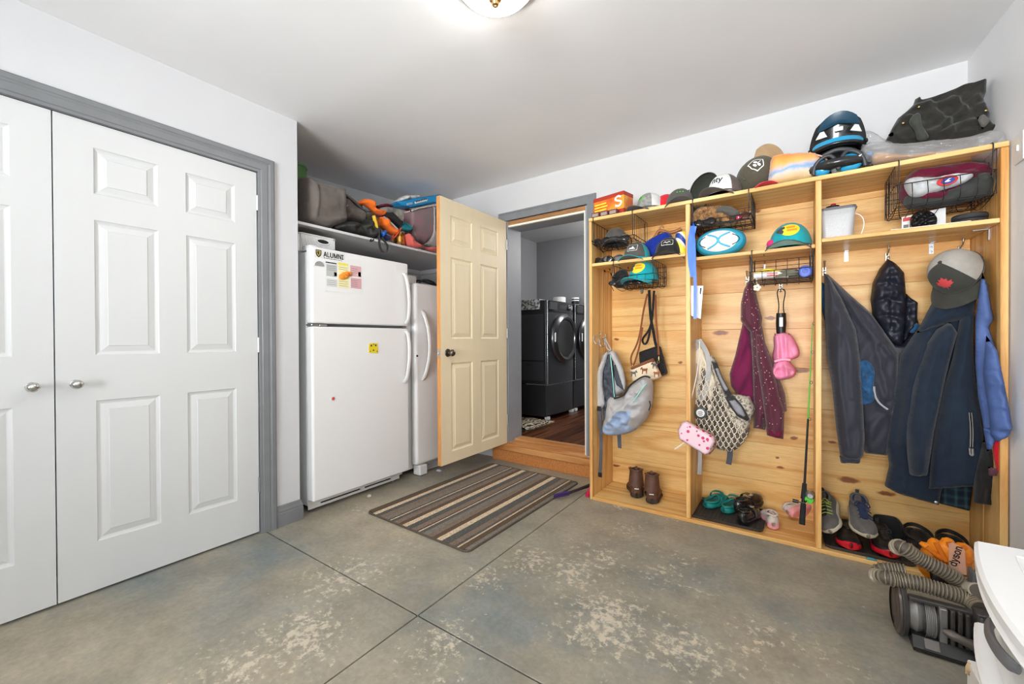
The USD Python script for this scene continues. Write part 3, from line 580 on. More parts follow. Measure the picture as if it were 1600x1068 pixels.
# ---------------------------------------------------------------- laundry machines
m_ws = mat('washer_graphite', (70, 71, 74), .28, .35); m_wsd = mat('washer_dark', (46, 47, 50), .2, .2)
m_chrome = mat('chrome', (210, 212, 214), .12, 1.); m_wglass = mat('porthole_glass', (22, 23, 25), .06, coat=.5)
WX = -2.31
def washer(y0, label):
    w = Thing('washing_machine', label, 'washing machine', (WX-.36, y0+.34, LF), group='front-load laundry machines'); y1 = y0+.68
    z0, zp, z1 = LF, .575, 1.54
    w.part('cabinet', rbox(WX-.74, WX-.03, y0, y1, zp+.002, z1, .012, 3), m_wsd, world=True)
    for i in range(2): w.part('side_panel', box(WX-.68+.32*i, WX-.38+.32*i, y0-.0015, y0, zp+.28, z1-.16, .0006), m_ws, world=True)
    w.part('side_panel', box(WX-.68, WX-.06, y0-.0015, y0, zp+.04, zp+.26, .0006), m_ws, world=True)
    w.part('side_grip', box(WX-.30, WX-.22, y0-.003, y0-.001, zp+.215, zp+.228), m_blackp, world=True)
    # front: bowed out
    a = np.linspace(0, 1, 14); F = [(WX-.03, y0)]+[(WX-.028+.045*math.sin(math.pi*t)**.7, y0+.004+.672*t) for t in a]+[(WX-.03, y1)]
    fp = w.part('front', prism([(q[0], q[1]) for q in F], zp+.004, 1.405, 'xy'), m_ws, world=True, smooth=40)
    w.part('control_panel', prism([(q[0], q[1]) for q in F], 1.409, z1-.004, 'xy'), m_wsd, world=True, smooth=40)
    w.part('dial', mv(lathe([(0, .03), (.03, .028), (.034, .004), (.038, 0), (0, 0)], 24, axis='x'), (WX+.017, y0+.50, 1.475)), m_chrome, world=True)
    w.part('display', box(WX+.010, WX+.0175, y0+.24, y0+.42, 1.445, 1.50, .002), m_wglass, world=True)
    w.part('drawer_front', box(WX-.01, WX+.012, y0+.03, y0+.2, 1.43, 1.52, .004), m_ws, world=True)
    ring = lathe([(.215, .02), (.225, .045), (.25, .055), (.285, .035), (.297, .012), (.297, 0), (.215, 0)], 48, axis='x')
    w.part('door_ring', mv(ring, (WX+.012, y0+.345, 1.105)), m_chrome if False else mat('door_ring', (96, 97, 100), .25, .8), world=True, smooth=40)
    w.part('porthole', mv(lathe([(0, .012), (.10, .016), (.18, .028), (.214, .03), (.214, 0), (0, 0)], 48, axis='x'), (WX+.014, y0+.345, 1.105)), m_wglass, world=True, smooth=60)
    w.part('door_handle', rbox(WX+.03, WX+.068, y0+.05, y0+.085, 1.06, 1.17, .012), m_chrome, world=True)
    w.part('edge_trim', rbox(WX-.028, WX-.006, y0-.003, y0+.014, zp+.004, z1-.002, .004), m_chrome, world=True)
    # pedestal
    p = w.part('pedestal', rbox(WX-.74, WX-.03, y0, y1, z0+.03, zp-.008, .008), m_wsd, world=True)
    w.part('pedestal_drawer', prism([(q[0], q[1]) for q in F], z0+.05, zp-.01, 'xy'), m_ws, world=True, smooth=40, parent=p)
    w.part('pedestal_trim', rbox(WX-.30, WX-.0, y0-.004, y1, zp-.008, zp+.004, .003), m_chrome, world=True)
    for yy in (y0+.03, y1-.05): w.part('foot', box(WX-.06, WX-.005, yy-.02, yy+.025, z0, z0+.035, .004), m_whitep, world=True)
washer(4.03, 'graphite front-load washing machine on a pedestal, nearest the doorway')
washer(4.735, 'graphite front-load machine beyond the other one, half hidden by the door frame')
tw = Thing('folded_towel', 'grey and white patterned cloth draped over the nearer machine top', 'towel', (WX-.30, 4.03, 1.541))
m_tw = mat('towel_pattern', (110, 110, 110), .9, vs=42, col2=(222, 222, 220), hs=(.46, .54), det=2)
tw.part('cloth', J(rbox(-.34, .20, -.006, .4, 0, .012, .005), rbox(-.34, .20, -.016, -.004, -.105, .012, .005)), m_tw)
j1 = Thing('white_jar', 'plain white canister standing behind the nearer machine', 'canister', at(874, 470, x=-2.62)*[1, 1, 0]+[0, 0, 1.541])
j1.part('body', lathe([(0, 0), (.085, 0), (.085, .10), (.08, .112), (0, .114)], 28), m_whitep)
j2 = Thing('labelled_can', 'white can with black printed label on the far machine', 'can', at(899, 470, x=-2.50)*[1, 1, 0]+[0, 0, 1.541])
j2.part('body', lathe([(0, 0), (.052, 0), (.052, .12), (0, .122)], 24), m_whitep); j2.part('label', lathe([(.0525, .025), (.053, .025), (.053, .07), (.0525, .07)], 24), m_blackp); j2.part('label', lathe([(.0525, .085), (.053, .085), (.053, .098), (.0525, .098)], 24), m_blackp)
zr = Thing('zebra_rug', 'small cream and black swirl-striped rug rucked up by the machine', 'rug', (-2.50, 3.74, LF))
zm = usdkit.material(stage, '/World/Looks/zebra', {'tc': ('texture_coordinate', {}), 'w': ('wave_texture', {'scale': 7., 'distortion': 9., 'detail': 2., 'detail_scale': 1.2}), 'r': ('rgb_ramp', {'ramp': [(.42, srgb((38, 34, 30))), (.52, srgb((206, 192, 166)))]}), 'p': ('principled_bsdf', {'roughness': .9})}, [('tc.object', 'w.vector'), ('w.fac', 'r.fac'), ('r.color', 'p.base_color')], surface='p.BSDF')
u, v_ = np.meshgrid(np.linspace(-.35, .30, 34), np.linspace(-.32, .24, 26), indexing='ij')
zz = .012+.03*np.clip(np.sin(u*17+v_*6), 0, 1)*np.clip((u+.1)*3, 0, 1)
top = np.stack([u, v_, zz], -1).reshape(-1, 3); F = grid_faces(34, 26); bot = top*[1, 1, 0]+[0, 0, .001]
zr.part('pile', fixn((np.vstack([top, bot]), np.vstack([F, F[:, ::-1]+len(top)]))), zm, smooth=60)

# ---------------------------------------------------------------- striped mat
mc = [at(584, 795, z=.006), at(716, 869, z=.006), at(905, 755, z=.006), at(770, 722, z=.006)]
ctr = sum(mc)/4; ang = math.degrees(math.atan2(mc[3][1]-mc[0][1], mc[3][0]-mc[0][0]))
ux = (mc[3]-mc[0])+(mc[2]-mc[1]); Lm = np.linalg.norm(ux)/2; Wm = (np.linalg.norm(mc[1]-mc[0])+np.linalg.norm(mc[2]-mc[3]))/2
mt = Thing('door_mat', 'striped brown, grey and cream door mat on the concrete before the step', 'mat', (ctr[0], ctr[1], 0), rz=ang)
m_mb = mat('mat_border', (92, 82, 70), .95, var=.2, vs=120); 
m_st = {k: mat('mat_'+k, c, .95, var=.32, vs=160, bump=.5, bs=300, hs=(.4, .6)) for k, c in dict(br=(124, 106, 92), gy=(84, 84, 80), cr=(206, 184, 154), dk=(92, 74, 56), mx=(122, 114, 104)).items()}
P = rrect(Lm/2, Wm/2, .035)
mt.part('backing', loft([np.c_[P, np.full(len(P), z)] for z in (.0005, .004)]), m_mb, smooth=False)
mt.part('binding', tube(np.c_[rrect(Lm/2-.004, Wm/2-.004, .03), np.full(28, .0055)], .005, 6, closed=True), m_mb)
# stripes run along the mat's length: (width share, tone) from the refrigerator's side to the room's side
seq = [('dk', 5), ('cr', 4), ('gy', 4), ('br', 5), ('mx', 5), ('dk', 1.5), ('cr', 1.2), ('gy', 3), ('br', 5), ('dk', 4), ('cr', 4.5), ('gy', 5), ('br', 5), ('dk', 1.5), ('cr', 1.2), ('gy', 3), ('mx', 5), ('br', 4), ('dk', 4), ('cr', 4.5), ('gy', 6), ('br', 5), ('gy', 2), ('cr', 1.4), ('dk', 4), ('mx', 3)]
tot = sum(w for _, w in seq); yy = Wm/2-.010
for k, w in seq:
    h = w/tot*(Wm-.02); inset = .010+max(0, .026-min(Wm/2-yy, Wm/2+(yy-h)))*.6
    mt.part('stripe', box(-Lm/2+inset, Lm/2-inset, yy-h+.0006, yy-.0006, .004, .008 if k != 'cr' else .0085), m_st[k], smooth=False); yy -= h

# ---------------------------------------------------------------- alcove shelf
SZ = 1.842; sx = at(600, 376, z=SZ)[0]
sf = Thing('wall_shelf', 'white painted board shelf across the alcove above the refrigerator', 'shelf', (sx-.2, 2.17, SZ-.018))
sf.part('board', box(ALC, sx, 1.314, 3.038, SZ-.018, SZ, .002), mat('shelf_white', (214, 214, 214), .5), world=True)
sf.part('cleat', box(ALC+.001, ALC+.02, 1.35, 3.03, SZ-.06, SZ-.0185), m_wall, world=True); sf.part('cleat', box(ALC+.021, sx-.05, 3.018, 3.038, SZ-.06, SZ-.0185), m_wall, world=True)
sf.part('bracket', box(ALC+.02, ALC+.03, 2.0, 2.02, SZ-.10, SZ-.0185, .002), m_white_metal, world=True)

# ---------------------------------------------------------------- the pine locker
PH = wood('pine_back', 'x', knots=[(-0.412, 1.129, 0.05), (0.02, 0.904, 0.05), (-0.14, 1.215, 0.03), (-0.018, 0.497, 0.022), (-0.104, 0.365, 0.012), (-0.088, 0.309, 0.02), (0.234, 0.293, 0.05), (-1.115, 1.09, 0.02), (-0.661, 0.93, 0.018), (-1.118, 0.144, 0.03), (-1.011, 0.143, 0.02), (0.392, 0.254, 0.04), (0.16, 0.499, 0.02), (-0.936, 1.473, 0.02), (0.273, 0.978, 0.03), (-0.217, 1.883, 0.03), (0.479, 1.857, 0.03)], light=(243, 200, 130), dark=(228, 172, 98)); PV = wood('pine_upright', 'z', (242, 198, 128), (220, 160, 88)); PS = wood('pine_shelf', 'x', (242, 202, 134), (222, 166, 92))
FY, BY = 2.60, 2.966
lk = Thing('pine_locker', 'open pine mudroom locker of three bays with shelves and hooks, along the back wall', 'locker', (-.22, 2.79, 0))
lw_ = lambda n, m, mm, **k: lk.part(n, m, mm, world=True, smooth=False, **k)
zs_ = [.022, .21, .445, .68, .915, 1.15, 1.385, 1.62, 1.855, 1.891]
for i in range(len(zs_)-1): lw_('back_plank', box(-1.148, .701, BY, BY+.018, zs_[i]+.0004, zs_[i+1]-.0004, .0012), PH)
for x0, x1, zt in ((-1.169, -1.149, 1.891), (.702, .726, 1.891)):
    lw_('side_plank', box(x0, x1, FY, FY+.185, .0, zt, .0025), PV); lw_('side_plank', box(x0, x1, FY+.187, BY+.018, .0, zt, .0025), PV)
lw_('bottom_board', box(-1.148, .701, FY-.002, FY+.18, .0, .0215, .0025), PS); lw_('bottom_board', box(-1.148, .701, FY+.182, BY+.017, .0, .0215, .0025), PS)
for x0, x1 in ((-.548, -.523), (.074, .099)):
    lw_('divider', box(x0, x1, FY, FY+.185, .022, 1.891, .0025), PV); lw_('divider', box(x0, x1, FY+.187, BY-.0005, .022, 1.891, .0025), PV)
lw_('top_board', box(-1.169, .726, FY-.003, FY+.185, 1.892, 1.914, .0025), PS); lw_('top_board', box(-1.169, .726, FY+.187, BY+.018, 1.892, 1.914, .0025), PS)
SH = {'l': 1.606, 'm': 1.572, 'r': 1.597}; TOP = 1.914; BOT = .0215
for k, x0, x1 in (('l', -1.148, -.549), ('m', -.522, .073), ('r', .100, .701)):
    lw_('shelf', box(x0, x1, FY, FY+.185, SH[k]-.02, SH[k], .0025), PS); lw_('shelf', box(x0, x1, FY+.187, BY-.001, SH[k]-.02, SH[k], .0025), PS)
def lbr(x, z, y=BY):
    return lk.part('bracket', J(box(x-.009, x+.009, y-.0025, y, z-.055, z), box(x-.009, x+.009, y-.04, y-.0025, z-.0025, z), *[mv(lathe([(0, .003), (.004, .002), (.005, 0)], 8, axis='y'), (0, 0, 0)) and ell((x, y-.003, z-q), (.004, .0015, .004), 1) for q in (.02, .042)]), m_steel, world=True)
for x in (at(1322, 400, y=BY)[0], at(1455, 390, y=BY)[0]): lbr(x, SH['r']-.0205)
lbr(-1.09, SH['l']-.0205); lk.part('bracket', J(box(.6985, .7015, 2.72, 2.74, SH['r']-.07, SH['r']-.0205), box(.65, .6985, 2.72, 2.74, SH['r']-.023, SH['r']-.0205)), m_steel, world=True)
m_hook = mat('hook_nickel', (188, 182, 172), .3, .9)
HOOKS = []
def hook(p, d=(0, -1, 0)):
    """double coat hook screwed to the locker at p, standing out along d"""
    p = np.asarray(p, float); d = np.asarray(d, float); s = np.cross(d, (0, 0, 1.))
    a = [p+d*t+np.array([0, 0, z]) for t, z in ((.002, -.01), (.015, -.03), (.035, -.028), (.042, -.005))]
    c = [p+d*t+np.array([0, 0, z]) for t, z in ((.002, .01), (.02, .02), (.045, .03), (.052, .05))]
    pl = box(-.009, .009, -.002, .002, -.025, .025, .001)
    pl = (pl[0] @ np.array([s, d, (0, 0, 1.)])+p+d*.002, pl[1])
    lk.part('hook', J(pl, tube(smooth_path(a, 10), .0035, 7), tube(smooth_path(c, 10), .0035, 7), ell(a[-1], .006, 1), ell(c[-1], .006, 1)), m_hook, world=True)
    HOOKS.append(p+d*.035+np.array([0, 0, -.025]))

# ---------------------------------------------------------------- white drawer cart, nearest the camera on the right
ct = Thing('drawer_cart', 'white plastic drawer cart with grey handle and woven-texture bowed drawers by the right wall', 'drawer cart', (.53, .93, 0))
cw0, cw1, cd0, cd1 = .60, 1.315, .318, .745     # y extent, x extent (bowed front towards -x)
m_cart = mat('cart_white', (238, 238, 237), .38); m_weave = usdkit.material(stage, '/World/Looks/cart_weave', {'tc': ('texture_coordinate', {}), 'm': ('mapping', {'scale': (1, 1, 1.4)}), 'v': ('voronoi_texture', {'scale': 70., 'metric': 'chebychev', 'randomness': .25}), 'b': ('bump', {'strength': .55, 'distance': .003, 'invert': True}), 'p': ('principled_bsdf', {'base_color': srgb((236, 236, 235)), 'roughness': .4})}, [('tc.object', 'm.vector'), ('m.vector', 'v.vector'), ('v.distance', 'b.height'), ('b.normal', 'p.normal')], surface='p.BSDF')
def bow(inset, bulge, n=26, back=cd1):
    y = np.linspace(cw1-inset, cw0+inset, n); t = np.clip((y-cw0)/(cw1-cw0), 0, 1); x = cd0+inset-bulge*np.sin(np.pi*t)**.9
    return [(back-inset, cw0+inset), (back-inset, cw1-inset)]+list(zip(x, y))
def bslab(z0, z1, inset, bulge, ch=.006):
    R = [np.c_[np.array(bow(inset+i, bulge)), np.full(28, z)] for z, i in ((z0, ch), (z0+ch, 0), (z1-ch, 0), (z1, ch))]
    return loft(R)
ct.part('top', bslab(.622, .650, 0.0, .050), m_cart, world=True, smooth=40)
ct.part('top_rim', bslab(.606, .619, .002, .052), m_cart, world=True, smooth=40)
ct.part('tray_line', tube([(x, y, .6505) for x, y in bow(.055, .04)], .0022, 6, closed=True), m_cart, world=True)
for i, (z0, z1) in enumerate(((.476, .603), (.29, .455), (.10, .27))):
    d = ct.part('drawer', bslab(z0, z1, .022, .048, .004), m_weave, world=True, smooth=40)
    if i < 2: ct.part('frame_rail', bslab(z0-.020, z0-.003, .0, .053), m_cart, world=True, smooth=40)
    hz = z1-.035; y = np.linspace(1.125, .985, 16); t = (y-cw0)/(cw1-cw0); xb = cd0+.022-.048*np.sin(np.pi*t)**.9
    P = np.stack([xb-.006-.014*np.sin(np.pi*np.linspace(0, 1, 16))**.5, y, np.full(16, hz)], 1)
    ct.part('handle', tube(P, np.r_[.008, np.full(14, .0115), .008], 10, flat=.55, up=(-1, 0, 0)), mat('cart_handle', (96, 96, 98), .35), world=True, parent=d, label='grey drawer handle')
ct.part('carcass', box(cd0+.09, cd1-.005, cw0+.03, cw1-.03, .075, .605), m_cart, world=True, smooth=False)
for x in (.42, .70):
    for y in (.60, 1.25): ct.part('castor', mv(lathe([(0, -.012), (.022, -.012), (.025, -.008), (.025, .008), (.022, .012), (0, .012)], 16, axis='y'), (x, y, .026)), m_blackp, world=True); ct.part('castor_stem', cyl((x, y, .045), (x, y, .076), .012, 10), m_whitep, world=True)
# ================================================================ things in and on the locker
def CR(ox, oy, s): return lambda P: [(ox+a/s, oy+b/s) for a, b in P]
def fold_lines(lines, amp=.012, w=.018):
    """relief: soft ridges along the given (x, z) polylines"""
    L = [LineString(l) for l in lines]
    def f(x, z):
        p = shapely.points(np.c_[x, z]); h = np.zeros(len(x))
        for l in L: h += amp*np.exp(-(shapely.distance(p, l)/w)**2)
        return h
    return f
def drape(amp=.010, sx=26., sz=5., seed=0., lean=0.):
    """vertical folds of hanging cloth"""
    def f(x, z):
        P = np.c_[(x+lean*z)*sx, np.full(len(x), seed), z*sz]
        return amp*(noise(P)*1.6+.5*noise(P*2.1+5))
    return f
def add(*fs): return lambda x, z: sum(f(x, z) for f in fs)
def cloth(th, name, P, y, front, mt, edge=.03, step=.011, folds=None, back=.006, parent=None, label=None, power=.5, smooth=True):
    o = oxz(P, y)
    return th.part(name, mv(puff(o, front, back, edge, step, folds, power, smooth), (0, y, 0)), mt, smooth=True, parent=parent, label=label, world=True)
def basis(up, front):
    """rotation whose columns are the thing's x, y, z axes; a cap's bill points along -y"""
    z = np.asarray(up, float); z /= np.linalg.norm(z); y = -np.asarray(front, float); y = y-z*(y @ z); y /= np.linalg.norm(y)
    return np.stack([np.cross(y, z), y, z], 1)
def cap(name, label, loc, up, front, cf, cb, bill, s=1., patch=None, under=None, button=None, group='ball caps', billcurve=.55, squash=1., bl=1., bw=1.25):
    """a ball cap: crown of six panels (front panels and mesh back), curved bill, button, eyelets"""
    R = basis(up, front); t = Thing(name, label, 'cap', loc, R=R, group=group)
    A, B, Hh = .086*s, .102*s, .118*s*squash
    def surf(phi, th, off=0.):
        # phi round the crown (0 = front), th from rim (0) to top (pi/2); the front is steeper
        r = np.cos(th)**.85; fr = np.clip(np.cos(phi), 0, 1)
        z = (Hh+off)*np.sin(th)*(1+.06*fr*np.cos(th))
        return np.stack([(A+off)*r*np.sin(phi), -(B+off)*r*np.cos(phi)*(1-.03*fr), z], -1)
    def shell(p0, p1, n):
        ph, th = np.meshgrid(np.linspace(p0, p1, n), np.linspace(0, math.pi/2*.999, 12), indexing='ij')
        rid = -.0012*np.abs(np.cos(ph*3))**18      # seams between panels
        o = surf(ph, th, rid); i = surf(ph, th, -.003)
        k = n*12; V = np.vstack([o.reshape(-1, 3), i.reshape(-1, 3)]); F = grid_faces(n, 12)
        rim = [[a*12, (a+1)*12, k+(a+1)*12] for a in range(n-1)]+[[a*12, k+(a+1)*12, k+a*12] for a in range(n-1)]
        return V, np.vstack([F, F[:, ::-1]+k, rim])
    t.part('front_panel', shell(-math.pi/3, math.pi/3, 19), cf, smooth=60)
    t.part('back_panel', shell(math.pi/3, 5*math.pi/3, 37), cb, smooth=60)
    ph, q = np.meshgrid(np.linspace(-bw, bw, 25), np.linspace(0, 1, 8), indexing='ij')
    L = .072*s*bl*np.cos(ph*.95)**.6
    x = (A+.001)*np.sin(ph)+np.sin(ph)*L*q*.35; y = -(B+.001)*np.cos(ph)*.97-L*q*np.cos(ph*.6)
    z = .004-billcurve*(x/(A))**2*.045*s*(.35+.65*q)+.012*s*q*np.cos(ph)-.004*q
    top = np.stack([x, y, z], -1).reshape(-1, 3); F = grid_faces(25, 8); bot = top-[0, 0, .0035]
    rim = []; k = len(top)
    for a in range(24): rim += [[a*8+7, (a+1)*8+7, k+(a+1)*8+7], [a*8+7, k+(a+1)*8+7, k+a*8+7]]
    bp = t.part('bill', fixn((np.vstack([top, bot]), np.vstack([F, F[:, ::-1]+k, rim]))), bill, smooth=50)
    t.part('bill_edge', tube(top.reshape(25, 8, 3)[:, 7]-[0, 0, .0018], .0024, 6), under or bill, parent=bp)
    t.part('sweatband', tube(np.stack([(A-.002)*np.sin(a_ := np.linspace(0, 2*math.pi, 36, endpoint=False)), -(B-.002)*np.cos(a_), np.full(36, .006)], 1), .0045, 6, closed=True), under or bill)
    t.part('button', ell((0, 0, Hh+.001), (.008, .008, .004), 1), button or cf)
    def on_front(P, off=.0012, ph0=0., h0=.5):
        """(u, v) metres on the front panel -> space, centred at phi = ph0, height share h0"""
        P = np.asarray(P, float); th = math.pi/2*h0+P[:, 1]/(Hh*.88); phi = ph0+P[:, 0]/(A*np.cos(np.clip(th, 0, 1.3))**.85)
        return surf(phi, th, off)
    for j, (pname, poly, pm, off) in enumerate(patch or []):
        pg = poly if isinstance(poly, Polygon) else Polygon(poly); pg = pg if pg.is_valid else pg.buffer(0)
        m = sheet(np.array(pg.exterior.coords)[:-1]); V = on_front(m[0][:, [0, 2]], off, PATCH_AT.get(name+label[:12], (0, .42))[0], PATCH_AT.get(name+label[:12], (0, .42))[1])
        t.part(pname, (V, m[1]), pm, smooth=True)
    return t
PATCH_AT = {}
def circ(r, n=20, c=(0, 0), sx=1., sy=1.): return [(c[0]+r*sx*math.cos(a), c[1]+r*sy*math.sin(a)) for a in np.linspace(0, 2*math.pi, n, endpoint=False)]
def rr(w, h, r=.004): return list(map(tuple, rrect(w, h, r, 3)))
def glyphs(s, h, bold=True):
    """outlines of letters as polygons (u, v)"""
    m = meshkit.text_mesh(s, h, .001, bold); v, f = np.array(m.vertices), np.array(m.faces); up = v[:, 2] > .0005
    tri = [Polygon(v[q][:, :2]) for q in f if up[q].all()]
    u = shapely.union_all([p.buffer(.00008) for p in tri]); c = u.centroid
    u = shapely.affinity.translate(u, -(u.bounds[0]+u.bounds[2])/2, -(u.bounds[1]+u.bounds[3])/2)
    return [g.simplify(.0004) for g in (u.geoms if hasattr(u, 'geoms') else [u])]
import shapely.affinity

F_ = {}
def f_(n, c, **k):
    if n not in F_: F_[n] = fab('cloth_'+n, c, **k)
    return F_[n]
teal, olive, grey, char, black, wht = f_('teal', (22, 158, 168)), f_('olive', (88, 84, 70)), f_('heather', (142, 142, 136), var=.2, vs=60), f_('charcoal', (84, 82, 78)), f_('black', (38, 37, 37)), f_('white', (226, 226, 224))
tan, brn, red, green = f_('tan', (176, 148, 112)), f_('brown', (96, 84, 76)), f_('red', (206, 34, 46)), f_('darkgreen', (62, 66, 56))
meshw = fab('mesh_white', (222, 222, 220), bs=900, bump=.6); meshg = fab('mesh_grey', (120, 118, 114), bs=900, bump=.6)
yel = mat('print_yellow', (244, 214, 50), .6); orangep = mat('print_orange', (232, 150, 40), .6); lime = mat('print_green', (84, 190, 66), .6); inkw = mat('print_white', (230, 230, 226), .6); inkk = mat('print_black', (34, 34, 34), .6); inkr = mat('print_red', (206, 70, 74), .6)
T0 = TOP+.0005
# ---- on top of the locker, from the left
bx = Thing('cardboard_box', 'orange printed carton with a white swirl on the left end of the locker top', 'box', (-1.04, 2.72, TOP), rz=-12)
bx.part('carton', box(-.125, .115, -.055, .06, .042, .155, .002), mat('carton_orange', (206, 88, 30), .5, var=.0, col2=(236, 168, 54), vs=4., hs=(.42, .6)), smooth=False)
bx.part('lid_panel', box(-.1265, .1165, -.0565, .0615, .130, .1562, .002), mat('carton_red', (168, 50, 30), .5), smooth=False, label='dark red upper band')
bx.part('base', box(-.123, .113, -.053, .058, .0, .042), _mats['carton_red'], smooth=False)
sw = smooth_path([(.095, .118), (.070, .128), (.052, .112), (.075, .098), (.098, .084), (.08, .064), (.052, .072)], 24)
bx.part('swirl_print', ribbon([(x, -.0575, z) for x, z in sw], .013, .001, np.cross(np.gradient(np.array([(x, 0, z) for x, z in sw]), axis=0), (0, 1, 0))), inkw, label='white S-shaped swirl')
bx.part('print_lines', J(*[box(-.115, -.02+.01*(i % 2), -.0562, -.0556, .062+.02*i, .071+.02*i) for i in range(3)]), yel, smooth=False, kind='stuff')
for i in range(3):
    b2 = Thing('small_box', f'small dark red printed carton before the orange one, {("leftmost", "middle", "right")[i]} of three', 'box', (-1.125+.062*i, 2.628-.0*i, TOP), rz=-6)
    b2.part('carton', box(-.029, .029, -.018, .018, 0, .036, .002), mat('carton_dark', (110, 52, 50), .5), smooth=False); b2.part('label', box(-.022, .022, -.0188, -.018, .008, .028), mat('carton_label', (150, 140, 132), .5), smooth=False)
def capxy(px, py, y, dz=0.): q = at(px, py, y=y); return (q[0], y, T0+dz)
deer = [('deer_patch', circ(.020, 16), lime, .0012), ('deer_shape', [(-.012, -.006), (-.004, .002), (.002, .008), (.010, .010), (.006, .002), (.012, -.004), (.004, -.004), (0, -.010), (-.006, -.008)], olive, .002)]
cap('ball_cap', 'heather grey cap with green round logo and white mesh back, next to the orange carton', capxy(1016, 322, 2.715, .012), (0, 0, 1), (-.55, -.83, 0), grey, meshw, char, .95, deer)
cap('ball_cap', 'red cap with white mesh side between two grey caps on the locker top', capxy(1042, 318, 2.77, .004), (0, 0, 1), (.3, .9, 0), meshw, red, red, .92)
mark3 = [('green_mark', [(-.022+.016*i, -.006), (-.012+.016*i, -.006), (-.014+.016*i, .004), (-.02+.016*i, .002)], lime, .0012) for i in range(3)]
cap('ball_cap', 'plain charcoal cap with tiny green marks, left of the dark green cap', capxy(1062, 314, 2.70, .004), (0, 0, 1), (.25, -.95, 0), char, char, char, .95, mark3, squash=.9)
cap('ball_cap', 'dark green cap tipped up to show its inside, left of the white trucker cap', (at(1098, 296, y=2.69)[0], 2.70, T0+.088), (.25, .97, -.1), (-.5, -.1, -.8), green, green, green, .92, under=inkk)
nty = [('lettering', g, inkk, .0014) for g in glyphs('nty', .030)]
PATCH_AT['ball_capwhite trucke'] = (.10, .36)
cap('ball_cap', 'white trucker cap with black letters nty and brown mesh and bill', capxy(1132, 296, 2.70, .018), (0, 0, 1), (-.40, -.9, 0), wht, brn, brn, 1.02, nty)
est = [('lettering', g, inkk, .0014) for g in glyphs('sle', .016)]
PATCH_AT['ball_capbrown arche'] = (.1, .10)
cap('ball_cap', 'brown arched-bill cap with a white lettered band, right behind the trucker cap', capxy(1152, 296, 2.86, .004), (0, 0, 1), (.5, -.86, 0), wht, brn, brn, .9, est, squash=.75)
leafo = [(.0, .046), (.036, .028), (.036, -.018), (0, -.046), (-.036, -.018), (-.036, .028)]
leaf = [('logo_outline', Polygon(leafo).difference(Polygon(leafo).buffer(-.005)).exterior.coords[:-1], inkw, .0012), ('logo_field', Polygon(leafo).buffer(-.006), olive, .0017)]+[('logo_leaf', circ(.0115, 12, c, 1, .75), inkw, .0024) for c in ((0, .016), (-.012, -.003), (.012, -.003))]+[('logo_stem', [(-.002, -.028), (.002, -.028), (.002, -.006), (-.002, -.006)], inkw, .0024)]
PATCH_AT['ball_capolive cap st'] = (-.10, .50)
PATCH_AT['ball_capheather gre'] = (.42, .42); PATCH_AT['ball_capplain charc'] = (.3, .3)
cap('ball_cap', 'olive cap stood on edge with white six-sided leaf logo and tan bill upwards', (at(1186, 282, y=2.80)[0]-.0, 2.81, T0+.128), (-.40, -.86, -.30), (.50, -.35, .80), olive, olive, tan, 1.16, leaf, bl=.7, bw=.85, squash=1.12)
cap('ball_cap', 'red cap lying flat, mostly hidden under the olive cap', (at(1196, 288, y=2.645)[0], 2.71, T0+.004), (0, 0, 1), (.1, -1, 0), red, red, red, .8, squash=.5)
# swim bag
sw_ = Thing('towelling_bag', 'tie-dyed orange, blue and yellow plush bag on the locker top beside the helmet', 'bag', (at(1243, 284, y=2.70)[0], 2.70, TOP))
N = {'g': ('texture_coordinate', {}), 's': ('separate_xyz', {}), 'n': ('noise_texture', {'scale': 14., 'detail': 3}), 'a': ('math', {'math_type': 'multiply_add', 'value2': .06}), 'r': ('rgb_ramp', {'ramp': [(.0, srgb((240, 222, 90))), (.045, srgb((244, 214, 110))), (.095, srgb((226, 206, 190))), (.112, srgb((120, 172, 216))), (.128, srgb((214, 190, 190))), (.15, srgb((244, 180, 100))), (.2, srgb((236, 140, 50)))]}), 'p': ('principled_bsdf', {'roughness': .95, 'sheen_weight': .4}), 'bn': ('noise_texture', {'scale': 170.}), 'b': ('bump', {'strength': .6, 'distance': .004})}
m_swim = usdkit.material(stage, '/World/Looks/towelling', N, [('g.object', 's.vector'), ('g.object', 'n.vector'), ('n.fac', 'a.value1'), ('s.z', 'a.value3'), ('a.value', 'r.fac'), ('r.color', 'p.base_color'), ('g.object', 'bn.vector'), ('bn.fac', 'b.height'), ('b.normal', 'p.normal')], surface='p.BSDF')
cloth(sw_, 'pouch', [(1203, 288), (1202, 262), (1207, 246), (1225, 241), (1260, 239), (1277, 240), (1283, 250), (1282, 268), (1274, 279), (1240, 285)], 2.72, .06, m_swim, .05, back=.05, folds=drape(.008, 14, 12, 3))
sw_.part('cord', tube(smooth_path([at(1277, 242, y=2.69), at(1292, 250, y=2.67), at(1290, 262, y=2.66), at(1280, 268, y=2.66)], 14), .004, 6), f_('cord_pink', (226, 176, 170)), world=True)
